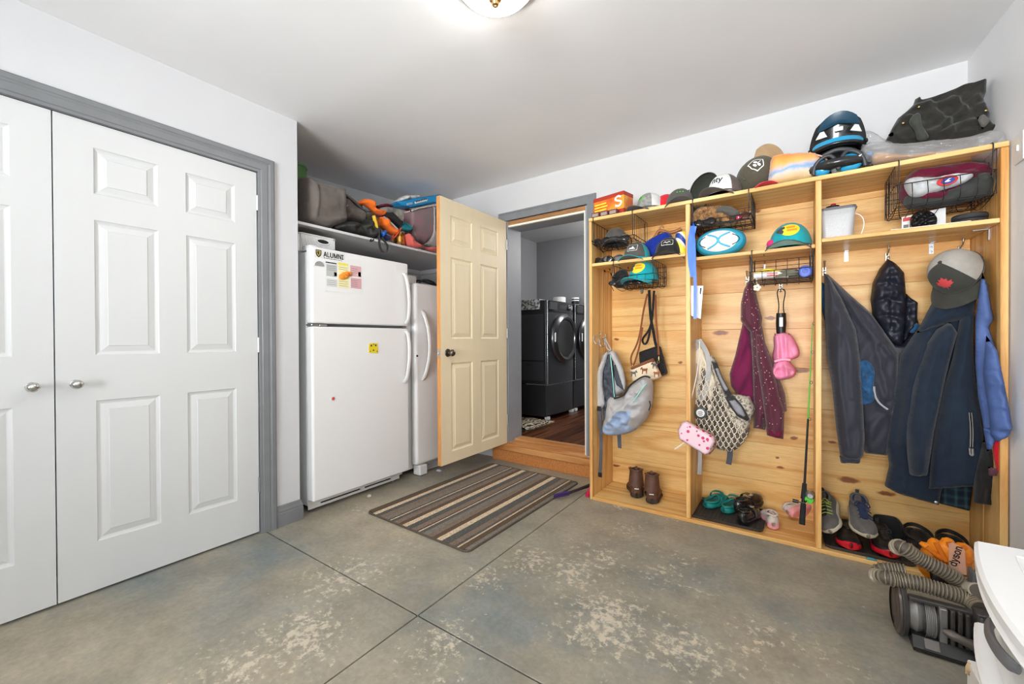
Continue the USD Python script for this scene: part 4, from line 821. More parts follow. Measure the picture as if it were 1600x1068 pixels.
# helmet
hx = at(1307, 250, y=2.76)[0]
hm = Thing('motocross_helmet', 'black and blue motocross helmet with a raised peak on top of the locker', 'helmet', (hx, 2.79, TOP))
mh, mhb, mhw = mat('helmet_black', (34, 35, 37), .25, coat=.4), mat('helmet_blue', (46, 160, 206), .3, coat=.4), mat('helmet_white', (220, 220, 218), .35)
ph, th = np.meshgrid(np.linspace(0, 2*math.pi, 41), np.linspace(-.75, 1.5, 20), indexing='ij')
V = np.stack([.118*np.cos(th)**.8*np.sin(ph), -.135*np.cos(th)**.8*np.cos(ph), .115+.125*np.sin(th)], -1)
keep = ~((np.abs(((ph+math.pi) % (2*math.pi))-math.pi) < .95) & (th > -.42) & (th < .42))
F = np.array([f for f in grid_faces(41, 20) if keep.reshape(-1)[f].any()]); Vi = V*np.array([.93, .93, .97])+[0, 0, .004]
hm.part('shell', (np.vstack([V.reshape(-1, 3), Vi.reshape(-1, 3)]), np.vstack([F, F[:, ::-1]+41*20])), mh, smooth=60)
hm.part('lining', ell((0, .02, .115), (.100, .105, .105), 3), mat('helmet_lining', (22, 22, 24), .95), smooth=True)
a = np.linspace(-.98, .98, 21); hm.part('brow_band', loft([[(.121*math.sin(t), -.139*math.cos(t), .168), (.126*math.sin(t), -.146*math.cos(t), .176), (.119*math.sin(t), -.136*math.cos(t), .195), (.115*math.sin(t), -.130*math.cos(t), .18)] for t in a]), mhb, smooth=40, label='blue brow band')
hm.part('brow_rim', tube([(.118*math.sin(t), -.136*math.cos(t), .163+.004*math.cos(t)) for t in a], .009, 8), mh, smooth=60)
R_ = []
for q in np.linspace(0, 1, 8):
    x = np.linspace(-1, 1, 15); w = .118-.028*q**2; zc_ = .19+.115*q; yc = -.125-.035*q
    R_.append([(w*t, yc+.075*t*t*(1-.3*q), zc_-.030*t*t) for t in x]+[(w*t*.98, yc+.007+.075*t*t*(1-.3*q), zc_-.030*t*t+.001) for t in x[::-1]])
pk = hm.part('peak', loft(R_), mh, smooth=50)
hm.part('peak_panel', J(*[prism([(sx_*.03, .235), (sx_*.085, .215), (sx_*.08, .262), (sx_*.03, .283)], -.002, .002, 'xz') for sx_ in (-1, 1)]) if False else loft([[(w*t, -.1685-.028*(zz-.21)/.09+.075*t*t*.85*(w/.1)**2*.8, zz-.028*t*t) for t in np.linspace(-1, 1, 9)]+[(w*t, -.1665-.028*(zz-.21)/.09+.075*t*t*.85*(w/.1)**2*.8, zz-.028*t*t+.001) for t in np.linspace(1, -1, 9)] for zz, w in ((.262, .085), (.298, .070))]), mat('helmet_petrol', (20, 62, 84), .35), smooth=40, parent=pk, label='petrol blue grille on the peak')
for s_ in (-1, 1):
    hm.part('flash', prism([(s_*.045, .200), (s_*.095, .188), (s_*.075, .222), (s_*.052, .226)], -.150, -.146, 'xz') if False else mv(rt(prism([(-.028, -.010), (.028, -.016), (.012, .018), (-.006, .020)], -.002, .002, 'xz'), 'z', s_*34), (s_*.068, -.150, .213)), mhw, smooth=False, label='white side flash')
    hm.part('peak_screw', ell((s_*.117, -.07, .172), (.006, .011, .011), 1), mh)
hm.part('badge', mv(rbox(-.018, .018, -.004, .004, -.010, .010, .003), (0, -.168, .222)), mhw)
hm.part('chin_bar', tube([(.112*math.sin(t), -.02-.155*math.cos(t), .062-.010*math.cos(t)) for t in np.linspace(-1.3, 1.3, 19)], np.r_[.030, np.full(17, .036), .030], 10, flat=.7, up=(0, 0, 1)), mh, smooth=60)
gg = Thing('blue_guard', 'blue and grey moulded knee guard with black straps before the helmet', 'guard', (at(1309, 270, y=2.65)[0], 2.648, TOP))
for i, (x, w, h, m_) in enumerate(((-.062, .036, .042, mhb), (.045, .052, .046, mhb), (-.008, .022, .040, mat('guard_grey', (128, 132, 134), .4)))):
    gg.part('pad', ell((x, 0, h*1.02+.004), (w, .030, h), 3), m_, smooth=True)
gg.part('frame', J(tube(smooth_path([(-.10, -.012, .02), (-.085, -.022, .075), (-.03, -.03, .095), (.0, -.034, .02), (.03, -.03, .10), (.09, -.02, .07), (.105, -.01, .02)], 40), .009, 8), tube(smooth_path([(-.06, -.02, .105), (-.01, -.03, .118), (.06, -.02, .10), (.115, 0, .06)], 20), .011, 8)), mat('guard_dark', (58, 60, 62), .45), smooth=50)
gg.part('flash', mv(rt(prism([(-.004, 0), (.05, .018), (.056, .028), (.012, .012)], -.003, .003, 'xz'), 'y', 0), (.035, -.031, .045)), mhw, smooth=False)
gg.part('strap', ribbon(smooth_path([(.10, -.01, .03), (.125, .0, .05), (.13, .02, .03), (.12, .03, .012)], 12), .04, .003, (0, .3, 1)), black)
# black work trousers in a heap and the clear bag they lie on
pb = Thing('clear_plastic_bag', 'crumpled clear plastic bag holding tan and blue things under the black trousers', 'bag', (at(1465, 250, y=2.75)[0], 2.75, TOP))
N = {'t': ('transparent_bsdf', {'color': (.93, .93, .94)}), 'g': ('glossy_bsdf', {'roughness': .16, 'color': (.9, .9, .9)}), 'd': ('diffuse_bsdf', {'color': (.78, .79, .80)}), 'f': ('layer_weight', {'blend': .35}), 'mr': ('map_range', {'from_min': 0, 'from_max': 1, 'to_min': .16, 'to_max': .75}), 'm0': ('mix_closure', {'fac': .5}), 'm': ('mix_closure', {}), 'tc': ('texture_coordinate', {}), 'mp': ('mapping', {'scale': (.6, 1, 2.5)}), 'n': ('noise_texture', {'scale': 16., 'detail': 5, 'distortion': 1.}), 'b': ('bump', {'strength': .9, 'distance': .02})}
m_film = usdkit.material(stage, '/World/Looks/clear_film', N, [('tc.object', 'mp.vector'), ('mp.vector', 'n.vector'), ('n.fac', 'b.height'), ('b.normal', 'g.normal'), ('b.normal', 'f.normal'), ('f.facing', 'mr.value'), ('mr.result', 'm.fac'), ('t.BSDF', 'm.closure1'), ('d.BSDF', 'm0.closure1'), ('g.BSDF', 'm0.closure2'), ('m0.closure', 'm.closure2')], surface='m.closure')
PB = [(1348, 255), (1344, 236), (1352, 226), (1400, 224), (1460, 219), (1520, 212), (1555, 204), (1568, 208), (1574, 222), (1580, 240), (1577, 254), (1560, 256), (1540, 248), (1470, 250), (1400, 254)]
def crumple(x, z): return .008*noise(np.c_[x*14, z*30, x*0])+.008*np.abs(noise(np.c_[x*40, z*40, x*0+3]))
cloth(pb, 'film', PB, 2.66, .035, m_film, .03, .010, crumple, back=.16)
cloth(pb, 'film', [(1350, 232), (1346, 218), (1352, 205), (1368, 208), (1384, 218), (1398, 226), (1390, 232)], 2.80, .03, m_film, .03, .010, crumple, back=.03, label='bunched mouth of the clear bag')
it = Thing('tan_bundle', 'tan bundle showing through the clear plastic bag', 'bundle', (at(1460, 250, y=2.72)[0], 2.72, TOP))
cloth(it, 'bundle', [(1358, 252), (1362, 243), (1400, 240), (1470, 236), (1530, 228), (1552, 226), (1556, 236), (1530, 246), (1460, 250), (1400, 253)], 2.70, .03, f_('tanbundle', (196, 150, 104)), .03, back=.06)
cloth(it, 'blue_cloth', [(1353, 246), (1356, 236), (1364, 238), (1360, 248)], 2.695, .02, f_('bluecloth', (60, 120, 180)), .02)
m_work = f_('workblack', (47, 46, 42), var=.2, vs=26)
tr = Thing('black_trousers', 'heap of black work trousers with brass rivets on the clear bag', 'trousers', (at(1478, 215, y=2.8)[0], 2.80, TOP+.115))
C = CR(1370, 110, 6.674)
BT = C([(85, 740), (110, 700), (160, 600), (220, 500), (320, 420), (380, 360), (400, 300), (455, 275), (465, 320), (600, 280), (760, 220), (900, 160), (1010, 140), (1110, 108), (1142, 115), (1140, 220), (1110, 300), (1150, 400), (1180, 450), (1160, 520), (1210, 560), (1260, 530), (1318, 560), (1310, 630), (1240, 640), (1080, 660), (860, 710), (600, 740), (300, 765)])
wl = lambda P: [(q[0], q[2]) for q in opt(C(P), 2.78)]
fl_ = add(fold_lines([wl([(460, 330), (700, 280), (1110, 130)]), wl([(330, 520), (420, 600), (450, 740)]), wl([(520, 700), (860, 470), (1000, 320)]), wl([(760, 340), (860, 440)]), wl([(640, 700), (840, 600), (1060, 560)]), wl([(480, 420), (800, 360)]), wl([(380, 420), (520, 380)]), wl([(560, 460), (700, 560), (760, 690)]), wl([(900, 480), (1080, 400)])], .024, .013), lambda x, z: .011*np.abs(noise(np.c_[x*16+z*9, z*20-x*7, x*0+8]))+.006*noise(np.c_[x*55, z*55, x*0]))
cloth(tr, 'trousers', BT, 2.78, .03, m_work, .022, .007, fl_, back=.07, smooth=False)
def at_local(P, y): return opt(C(P), y)
for i, (a_, b_) in enumerate(((440, 380), (768, 297), (1138, 418), (275, 548))):
    q = at(*C([(a_, b_)])[0], y=2.715); tr.part('rivet', ell(q, (.006, .004, .005), 1), _mats['brass'], world=True)
cloth(tr, 'pocket_edge', C([(345, 510), (440, 440), (460, 470), (470, 560), (520, 640), (540, 700), (520, 720), (440, 735), (400, 640)]), 2.725, .012, f_('workblack2', (62, 64, 58)), .012, .008)
cloth(tr, 'label_tag', C([(1040, 495), (1120, 450), (1190, 530), (1100, 615)]), 2.715, .006, f_('taggrey', (92, 90, 84)), .008, smooth=False)
cloth(tr, 'leather_patch', C([(120, 670), (165, 640), (180, 655), (170, 680), (130, 690)]), 2.74, .006, f_('leather', (206, 150, 66)), .008, smooth=False)

# ---- wire baskets clipped under the boards
def basket(label, x0, x1, zt, zb, y0=FY-.012, y1=FY+.26, lip=.055, back=True, n=5, slant=0.):
    """zt: top of the board it is clipped over, zb: basket floor"""
    t = Thing('wire_basket', label, 'wire basket', ((x0+x1)/2, (y0+y1)/2, zb), group='black wire under-shelf baskets'); w = .0016
    L = lambda *P: tube(np.array(P, float), w*1.35, 6)
    for x in (x0+.012, x1-.012):
        t.part('clip_arm', J(tube(smooth_path([(x, y0+.20, zt+.003), (x, y0+.02, zt+.003), (x, y0-.004, zt-.004), (x, y0-.004, zt-.03), (x, y0+.004, zb+.07), (x, y0+.002, zb+lip)], 26), w*1.5, 6), L((x, y1-.02, zt-.026), (x, y1-.012, zb+.01))), m_blackwire, world=True)
    t.part('rim', J(L((x0, y0, zb+lip), (x1, y0, zb+lip)), L((x0, y0, zb+lip), (x0, y1, zb+lip)), L((x1, y0, zb+lip), (x1, y1, zb+lip)), L((x0, y1, zb+lip), (x1, y1, zb+lip)), L((x0+.006, y0+.004, zb), (x1-.006, y0+.004, zb)), L((x0+.006, y1, zb), (x1-.006, y1, zb)), L((x0+.006, y0+.004, zb), (x0+.006, y1, zb)), L((x1-.006, y0+.004, zb), (x1-.006, y1, zb))), m_blackwire, world=True, kind='stuff')
    W = []
    for s in np.linspace(0, 1, max(4, int((x1-x0)/.042))):
        x = x0+.006+(x1-x0-.012)*s; W.append(tube(smooth_path([(x, y0, zb+lip), (x, y0+.004, zb+.006), (x, y0+.02, zb), (x, y1-.01, zb), (x, y1, zb+.006), (x, y1, zb+(lip if not back else (zt-zb-.03)))], 14), w, 5))
    for s in np.linspace(0, 1, max(5, int((y1-y0)/.038)))[0:]:
        y = y0+.004+(y1-y0-.008)*s
        for x in (x0, x1): W.append(tube([(x, y, zb), (x, y, zt-.026)], w, 5))
    for s in np.linspace(.12, .88, 5): W.append(tube([(x0, y0+(y1-y0)*s, zb), (x1, y0+(y1-y0)*s, zb)], w, 5))
    if back: W += [tube([(x0, y1, z), (x1, y1, z)], w, 5) for z in np.linspace(zb+.03, zt-.03, 4)]
    for x in (x0, x1): W.append(tube([(x, y0+.004, zt-.026), (x, y1, zt-.026)], w, 5))
    t.part('wire_grid', J(*W), m_blackwire, world=True, smooth=True, kind='stuff')
    return t
XA = lambda px, py, y=2.6: at(px, py, y=y)[0]
bA = (-1.143, XA(992, 330)); basket('black wire basket under the top board of the left bay, holding a grey cap', bA[0], bA[1], 1.914, 1.735, lip=.02, back=False)
bB = (XA(957, 410), XA(1024, 410)); basket('black wire basket under the left bay shelf, holding a teal cap', bB[0], bB[1], SH['l'], 1.445)
bC = (-.518, XA(1174, 305)); basket('black wire basket under the top board of the middle bay, holding a fur hat', bC[0], bC[1], 1.914, 1.752, lip=.025)
bD = (XA(1171, 400), .066); basket('black wire basket under the middle bay shelf, holding a tube and a blue lid', bD[0], bD[1], SH['m'], 1.405, lip=.05, y1=FY+.2)
bE = (XA(1398, 300), .688); basket('large black wire basket under the top board of the right bay, full of shirts', bE[0], bE[1], 1.914, 1.700, lip=.10)
# contents
cap('ball_cap', 'charcoal cap in the wire basket at the top of the left bay', (-1.03, 2.74, 1.742), (0, 0, 1), (.25, -.97, 0), char, meshg, char, .95, billcurve=.5)
def shades(label, loc, rz=0, s=1., m1=None, rx=-18):
    t = Thing('sunglasses', label, 'sunglasses', loc, R=rotm('z', rz) @ rotm('x', rx)); ml = m1 or mat('shade_lens', (26, 24, 24), .08, coat=.6)
    for sx_ in (-1, 1):
        t.part('lens', mv(sc(ell((0, 0, 0), (.030, .005, .020), 2), s), (sx_*.034*s, -.001, .021*s)), ml, smooth=True)
        t.part('temple', tube(smooth_path([(sx_*.066*s, 0, .028*s), (sx_*.07*s, .03*s, .03*s), (sx_*.066*s, .10*s, .026*s), (sx_*.06*s, .135*s, .012*s)], 14), .003*s, 6), m_blackp)
    t.part('frame', J(*[tube([(sx_*.034*s+.031*s*math.cos(a), -.0015, .021*s+.021*s*math.sin(a)) for a in np.linspace(0, 2*math.pi, 22, endpoint=False)], .0032*s, 6, closed=True) for sx_ in (-1, 1)]+[tube([(-.008*s, -.002, .028*s), (0, -.004, .031*s), (.008*s, -.002, .028*s)], .003*s, 6)]), m_blackp, kind='stuff')
    return t
shades('dark sunglasses in the top left wire basket, left of the grey cap', (-1.10, 2.635, 1.738), -10)
shades('dark sunglasses in the top left wire basket before the grey cap', (-.965, 2.625, 1.738), 12)
ms = mat('silver_lens', (150, 150, 152), .1, .8)
for i, (x, y, z, r, lab) in enumerate(((-1.10, 2.64, .0, -14, 'at the left end of the left bay shelf'), (-1.035, 2.70, .0, 20, 'behind another pair on the left bay shelf'), (-1.01, 2.632, .0, 4, 'nearest the grey and teal cap on the left bay shelf'))):
    shades(f'dark sunglasses {lab}', (x, y, SH['l']+.002), r, 1.05, ms if i == 2 else None)
shades('dark sunglasses perched high against the left bay back', (-1.045, 2.80, SH['l']+.002), 8, 1.3)
patchA = [('patch_border', rr(.034, .022), inkw, .0012), ('patch_field', rr(.0315, .0195), char, .0018), ('patch_print', [(-.024, -.012), (-.012, .002), (-.006, -.004), (.004, .010), (.012, -.002), (.024, -.012)], inkw, .0024)]
PATCH_AT['ball_capcharcoal and'] = (0, .40)
cap('ball_cap', 'charcoal and teal cap with a white bordered patch on the left bay shelf', (XA(994, 402, 2.70), 2.715, SH['l']+.006), (0, .0, 1), (-.06, -1, 0), char, teal, char, 1.0, patchA, under=teal)
patchB = [('patch_border', rr(.036, .019), inkw, .0012), ('patch_field', rr(.033, .016), inkk, .0018), ('patch_print', [(-.026, -.006), (-.01, .006), (0, -.002), (.012, .007), (.026, -.006), (.012, .001), (0, -.008), (-.01, 0)], inkw, .0024)]
PATCH_AT['ball_capblack cap w'] = (0, .40)
cap('ball_cap', 'black cap with a white bordered patch on the left bay shelf', (XA(1045, 394, 2.70), 2.71, SH['l']+.006), (0, 0, 1), (.08, -1, 0), black, black, black, 1.0, patchB)
bc = Thing('blue_beanie', 'royal blue knitted hat slumped behind the two caps in the left bay', 'hat', (XA(1027, 390, 2.82), 2.82, SH['l']))
cloth(bc, 'hat', [(1003, 402), (1004, 384), (1012, 376), (1026, 368), (1042, 362), (1051, 370), (1053, 382), (1042, 392), (1030, 402)], 2.83, .05, f_('royal', (26, 52, 150)), .04, back=.05, folds=drape(.012, 24, 24, 4))
hg = Thing('wooden_hanger', 'wooden clothes hanger lying at the back of the left bay shelf', 'hanger', (XA(1030, 368, 2.92), 2.92, SH['l']+.10))
hg.part('arm', tube(smooth_path(opt([(1016, 376), (1024, 368), (1030, 360), (1040, 362), (1064, 357)], 2.93), 24), .010, 8, flat=.6, up=(0, 1, 0)), mat('hanger_wood', (176, 112, 66), .5), world=True); hg.part('hook', tube(smooth_path(opt([(1031, 360), (1031, 354), (1035, 352), (1036, 356)], 2.93), 12), .002, 6), m_steel, world=True)
tb = Thing('spray_can', 'white and yellow printed can at the right end of the left bay shelf', 'can', (-.592, 2.70, SH['l']))
mtb = usdkit.material(stage, '/World/Looks/can_print', {'tc': ('texture_coordinate', {}), 'w': ('wave_texture', {'scale': 4., 'distortion': 5., 'bands_direction': 'diagonal', 'wave_type': 'bands'}), 'r': ('rgb_ramp', {'ramp': [(.0, srgb((236, 222, 60))), (.5, srgb((240, 226, 70))), (.52, srgb((226, 228, 226))), (.86, srgb((226, 228, 226))), (.88, srgb((44, 70, 150)))], 'interpolate': False}), 'p': ('principled_bsdf', {'roughness': .35})}, [('tc.object', 'w.vector'), ('w.fac', 'r.fac'), ('r.color', 'p.base_color')], surface='p.BSDF')
tb.part('can', lathe([(0, 0), (.034, 0), (.036, .004), (.036, .135), (.03, .145), (0, .147)], 26), mtb, smooth=40)
K=1.75; sk = lambda P: [(a*K, b*K) for a, b in P]
fish = [(n_, sk(p_), m_, o_) for n_, p_, m_, o_ in [('logo_disc', circ(.026, 24, (.006, 0), 1., .82), yel, .0012), ('logo_letter', [(-.004, .010), (.018, .012), (.018, .004), (-.002, .002)], orangep, .0018), ('logo_letter', [(-.002, -.001), (.024, .001), (.024, -.006), (0, -.008)], orangep, .0018), ('fish_print', [(-.034, -.004), (-.020, .010), (-.008, .012), (-.006, .004), (-.014, 0), (-.008, -.006), (-.012, -.014), (-.024, -.010)], mat('print_grey', (70, 76, 78), .6), .0024)]]
PATCH_AT['ball_capteal cap ly'] = (-.12, .36)
cap('ball_cap', 'teal cap lying in the wire basket, yellow round fish logo', (XA(1003, 446, 2.68)+.004, 2.705, 1.475), (.03, -.05, 1), (-.30, -.95, 0), teal, teal, teal, 1.05, fish)
for i, (x, y, r) in enumerate(((-1.03, 2.625, 5), (-.93, 2.622, -8), (-.85, 2.63, 14))): shades(f'dark sunglasses in the basket under the left shelf, {("left", "middle", "right")[i]} of three below the teal cap', (x+.045, y, 1.449), r, .8)
gv = Thing('black_gloves', 'black gloves stuffed in the left of the basket under the left shelf', 'gloves', (XA(968, 440, 2.68), 2.69, 1.45))
cloth(gv, 'glove', [(958, 446), (957, 432), (964, 424), (976, 420), (982, 430), (980, 444), (970, 450)], 2.70, .03, black, .025, back=.03, folds=drape(.012, 50, 50, 2))
# middle bay, upper
fh = Thing('fur_hat', 'brown fur trapper hat with black lining lying in the middle bay basket', 'hat', (XA(1130, 345, 2.72), 2.72, 1.757))
m_fur = fab('fur_base', (150, 112, 72), var=.45, vs=60, bump=1., bs=160)
cx_ = XA(1122, 340, 2.70)
cloth(fh, 'fur_band', [(1083, 352), (1082, 336), (1090, 326), (1110, 322), (1130, 322), (1145, 330), (1156, 338), (1150, 350), (1120, 352)], 2.68, .05, m_fur, .04, back=.08, folds=lambda x, z: .010*noise(np.c_[x*60, z*60, x*0]))
rg = np.random.default_rng(5); hairs_V, hairs_F = [], []
bo = Polygon(oxz([(1083, 350), (1082, 336), (1090, 326), (1110, 321), (1130, 321), (1145, 329), (1156, 338), (1150, 349), (1120, 351)], 2.65)); mb = bo.bounds
while len(hairs_V) < 1500*3:
    x, z = rg.uniform(mb[0], mb[2]), rg.uniform(mb[1], mb[3])
    if not bo.contains(Point(x, z)): continue
    e = min(1, bo.boundary.distance(Point(x, z))/.04); y = 2.68-.045*math.sqrt(1-(1-e)**2); d = np.array([rg.normal(0, .5)+.3, -1.0, rg.normal(-.1, .5)]); d = d/np.linalg.norm(d)*rg.uniform(.012, .03)
    s = np.cross(d, (0, 0, 1.)); s = s/np.linalg.norm(s)*.0012; k = len(hairs_V); hairs_V += [np.array([x, y, z])-s, np.array([x, y, z])+s, np.array([x, y, z])+d]; hairs_F.append([k, k+1, k+2])
fh.part('fur', (np.array(hairs_V), np.array(hairs_F)), mat('fur_hair', (176, 134, 88), .7, var=.5, vs=90), smooth=False, world=True, kind='stuff')
cloth(fh, 'crown', [(1118, 334), (1122, 325), (1140, 322), (1152, 328), (1157, 336), (1148, 342), (1135, 336)], 2.64, .03, char, .02)
for i, (a_, b_, y, r) in enumerate(((1098, 352, 2.62, -6), (1120, 353, 2.635, 12))): shades(f'black sunglasses under the fur hat, {("left", "right")[i]} pair', (XA(a_, b_, y), y, 1.757), r, 1.0)
brown_l = mat('brown_lens', (96, 52, 34), .12, .3)
shades('tortoiseshell sunglasses at the right end of the fur hat basket', (XA(1150, 350, 2.63), 2.63, 1.757), -8, 1.05, brown_l)
hc = Thing('hair_clip', 'small crimson flower clip at the front of the fur hat basket', 'hair clip', (XA(1154, 357, 2.60), 2.605, 1.757)); hc.part('petals', J(*[ell((.008*math.cos(a), 0, .01+.008*math.sin(a)), (.007, .004, .007), 1) for a in np.linspace(0, 6.28, 6)[:-1]]), mat('crimson', (170, 30, 66), .5)); hc.part('centre', ell((0, -.003, .01), (.004, .003, .004), 1), inkw)
# rugby ball
q0, q1 = at(1086, 380, y=2.66), at(1165, 379, y=2.66); cb_ = (q0+q1)/2; Lb = np.linalg.norm(q1-q0)/2
rb_ = Thing('rugby_ball', 'white and turquoise rugby ball on the middle bay shelf', 'ball', (cb_[0], 2.69, SH['m']+.084))
N = {'tc': ('texture_coordinate', {}), 's': ('separate_xyz', {}), 'ax': ('math', {'math_type': 'absolute'}), 'xx': ('math', {'math_type': 'multiply', 'value2': 1/Lb}), 'zz': ('math', {'math_type': 'multiply', 'value2': 1/.083}), 'z2': ('math', {'math_type': 'multiply'}), 'x2': ('math', {'math_type': 'multiply'}), 'x3': ('math', {'math_type': 'multiply', 'value2': 1.0}), 'sm': ('math', {'math_type': 'add'}), 'r': ('rgb_ramp', {'ramp': [(0, srgb((232, 230, 226))), (.50, srgb((232, 230, 226))), (.52, srgb((60, 170, 200))), (.80, srgb((40, 150, 182)))], 'interpolate': False}), 'p': ('principled_bsdf', {'roughness': .45}), 'v': ('voronoi_texture', {'scale': 260.}), 'b': ('bump', {'strength': .2, 'distance': .001})}
m_rug = usdkit.material(stage, '/World/Looks/rugby_leather', N, [('tc.object', 's.vector'), ('s.x', 'xx.value1'), ('s.z', 'zz.value1'), ('xx.value', 'x2.value1'), ('xx.value', 'x2.value2'), ('zz.value', 'z2.value1'), ('zz.value', 'z2.value2'), ('x2.value', 'x3.value1'), ('x3.value', 'sm.value1'), ('z2.value', 'sm.value2'), ('sm.value', 'r.fac'), ('r.color', 'p.base_color'), ('tc.object', 'v.vector'), ('v.distance', 'b.height'), ('b.normal', 'p.normal')], surface='p.BSDF')
t_ = np.linspace(-math.pi/2, math.pi/2, 25); prof = [(.083*math.cos(a)**.9 if abs(a) < 1.57 else 0, Lb*math.sin(a)) for a in t_]
rb_.part('ball', lathe(prof, 40, axis='x'), m_rug, smooth=True)
def on_ball(u, v, off=.0012): # (x, z) -> surface
    c = np.sqrt(np.clip(1-(np.asarray(u)/Lb)**2, .02, 1))**.9*.083; return np.stack([u, -np.sqrt(np.clip(c**2-np.asarray(v)**2, 0, None))-off, v], -1)
for s1_ in (-1, 1):
    for s2_ in (-1, 1):
        tt_ = np.linspace(0, 1, 12); u = s1_*(.004+.055*tt_**1.1); v = s2_*(.006+.034*tt_**.55); rb_.part('swoosh_print', ribbon(on_ball(u, v), .010, .0012, (0, 0, 1)), mat('print_turquoise', (70, 170, 200), .5))
    tt_ = np.linspace(-1, 1, 14); rb_.part('tip_print', ribbon(on_ball(s1_*(.105-.035*tt_**2), tt_*.030), .004, .001, (1, 0, 0)), inkk)
rb_.part('centre_print', ribbon(on_ball(np.zeros(8), np.linspace(-.016, .016, 8)), .014, .0012, (1, 0, 0)), _mats['print_turquoise'])
dk = Thing('dark_pouch', 'dark green pouch half hidden under the rugby ball', 'pouch', (XA(1100, 398, 2.78), 2.80, SH['m'])); cloth(dk, 'pouch', [(1088, 402), (1087, 388), (1100, 382), (1130, 384), (1130, 400)], 2.80, .02, green, .02, back=.03)
PATCH_AT['ball_capteal cap wi'] = (.22, .36)
cap('ball_cap', 'teal cap with pale bill on the middle bay shelf, yellow round fish logo', (XA(1234, 378, 2.69), 2.72, SH['m']+.010), (0, 0, 1), (-.10, -1, 0), teal, teal, f_('paleteal', (150, 206, 198)), 1.16, fish, under=char)
pk_ = Thing('pink_beanie', 'pink and grey child hat tucked beside the teal cap', 'hat', (XA(1205, 384, 2.66), 2.66, SH['m'])); pk_.part('band', ell((0, 0, .016), (.024, .022, .016), 2), f_('hatgrey', (90, 82, 84))); pk_.part('crown', ell((0, 0, .038), (.022, .021, .022), 2), f_('hotpink', (214, 52, 116)))
# blue medal ribbon and white card
rbn = Thing('blue_ribbon', 'long royal blue ribbon hanging over the divider of the middle bay', 'ribbon', (XA(1084, 420, 2.585), 2.59, 1.25))
for k_, (P, w_) in enumerate((([(1084, 353), (1080, 372), (1079, 396), (1081, 416), (1084, 432)], .034), ([(1081, 353), (1084, 376), (1085, 410), (1086, 440), (1086, 470), (1086, 498)], .017))):
    rbn.part('ribbon', ribbon(smooth_path([at(a_, b_, y=2.583-.006*k_) for a_, b_ in P], 26), w_, .0018, (1, .15, 0)), mat('ribbon_blue', (34, 106, 222), .35, var=.15, vs=30, stretch=(1, 1, .3)), world=True)
rbn.part('loop', tube(smooth_path([at(1084, 353, y=2.585), at(1083, 349, y=2.62), at(1082, 350, y=2.70)], 10), .006, 6), _mats['ribbon_blue'], world=True)
cdq = Thing('white_card', 'white paper tag hanging behind the blue ribbon', 'card', (XA(1090, 475, 2.62), 2.625, 1.20)); cdq.part('card', prism(oxz([(1079, 446), (1099, 446), (1095, 498), (1080, 493)], 2.62), 2.620, 2.6212, 'xz'), m_paper, world=True, smooth=False); cdq.part('mark', prism(oxz([(1094, 450), (1096, 450), (1095, 460), (1093.5, 458)], 2.619), 2.6188, 2.6195, 'xz'), inkk, world=True, smooth=False)
# basket D contents
a = Thing('cream_tube', 'white tube of cream with yellow cap lying in the middle bay basket', 'tube', (XA(1205, 437, 2.64), 2.645, 1.425)); a.part('tube', tube([(-.085, 0, .014), (-.08, 0, .014), (.05, 0, .012), (.08, 0, .006)], [.012, .024, .024, .022], 14, flat=.75), m_whitep); a.part('print', rbox(-.02, .03, -.0235, -.02, .004, .02, .002), inkr)
a = Thing('yellow_band', 'bright yellow curved strap behind the white tube', 'strap', (XA(1205, 424, 2.68), 2.70, 1.41)); a.part('band', tube(smooth_path(opt([(1178, 428), (1190, 424), (1205, 422), (1217, 424)], 2.68), 18), .009, 8), yel, world=True)
a = Thing('clear_stick', 'clear plastic stem standing up in the middle bay basket', 'stem', (XA(1194, 420, 2.70), 2.70, 1.41)); a.part('stem', cyl(at(1194, 430, y=2.70), at(1195, 413, y=2.70), .005, 8), m_whitep, world=True); a.part('tip', ell(at(1195, 414, y=2.70), (.008, .008, .006), 1), m_whitep, world=True)
a = Thing('screw_top', 'round blue screw lid leaning in the middle bay basket', 'lid', (XA(1258, 431, 2.63), 2.64, 1.407)); a.part('disc', mv(lathe([(0, .004), (.026, .004), (.030, 0), (.030, -.012), (.026, -.014), (0, -.014)], 26, axis='y'), (0, 0, .034)), mat('lid_royal', (36, 72, 180), .4)); a.part('ring', mv(sc(lathe([(.014, -.005), (.02, -.005), (.02, -.003), (.014, -.003)], 24, axis='y'), 1), (0, -.0115, .034)), mat('lid_royal2', (70, 104, 200), .4))
a = Thing('grey_twine', 'tangle of grey-green cord in the middle bay basket', 'cord', (XA(1230, 440, 2.66), 2.67, 1.408)); rg = np.random.default_rng(3)
a.part('coil', tube(smooth_path([(.055*math.cos(i*1.3)+rg.normal(0, .008), .05*math.sin(i*1.3), .010+.002*i % .03+rg.uniform(0, .012)) for i in range(26)], 160), .0045, 6), f_('twine', (112, 110, 92)))
a = Thing('flower_keyring', 'small white cloth flower dangling from the middle bay basket', 'key ring', (XA(1183, 452, 2.60), 2.60, 1.355)); a.part('cord', cyl((0, 0, .03), (-.004, .004, .075), .0012, 6), m_paper)
for k_ in range(5): a.part('petal', ell((.011*math.cos(k_*1.257), 0, .014+.011*math.sin(k_*1.257)), (.009, .004, .009), 1), f_('petal', (226, 218, 200)))
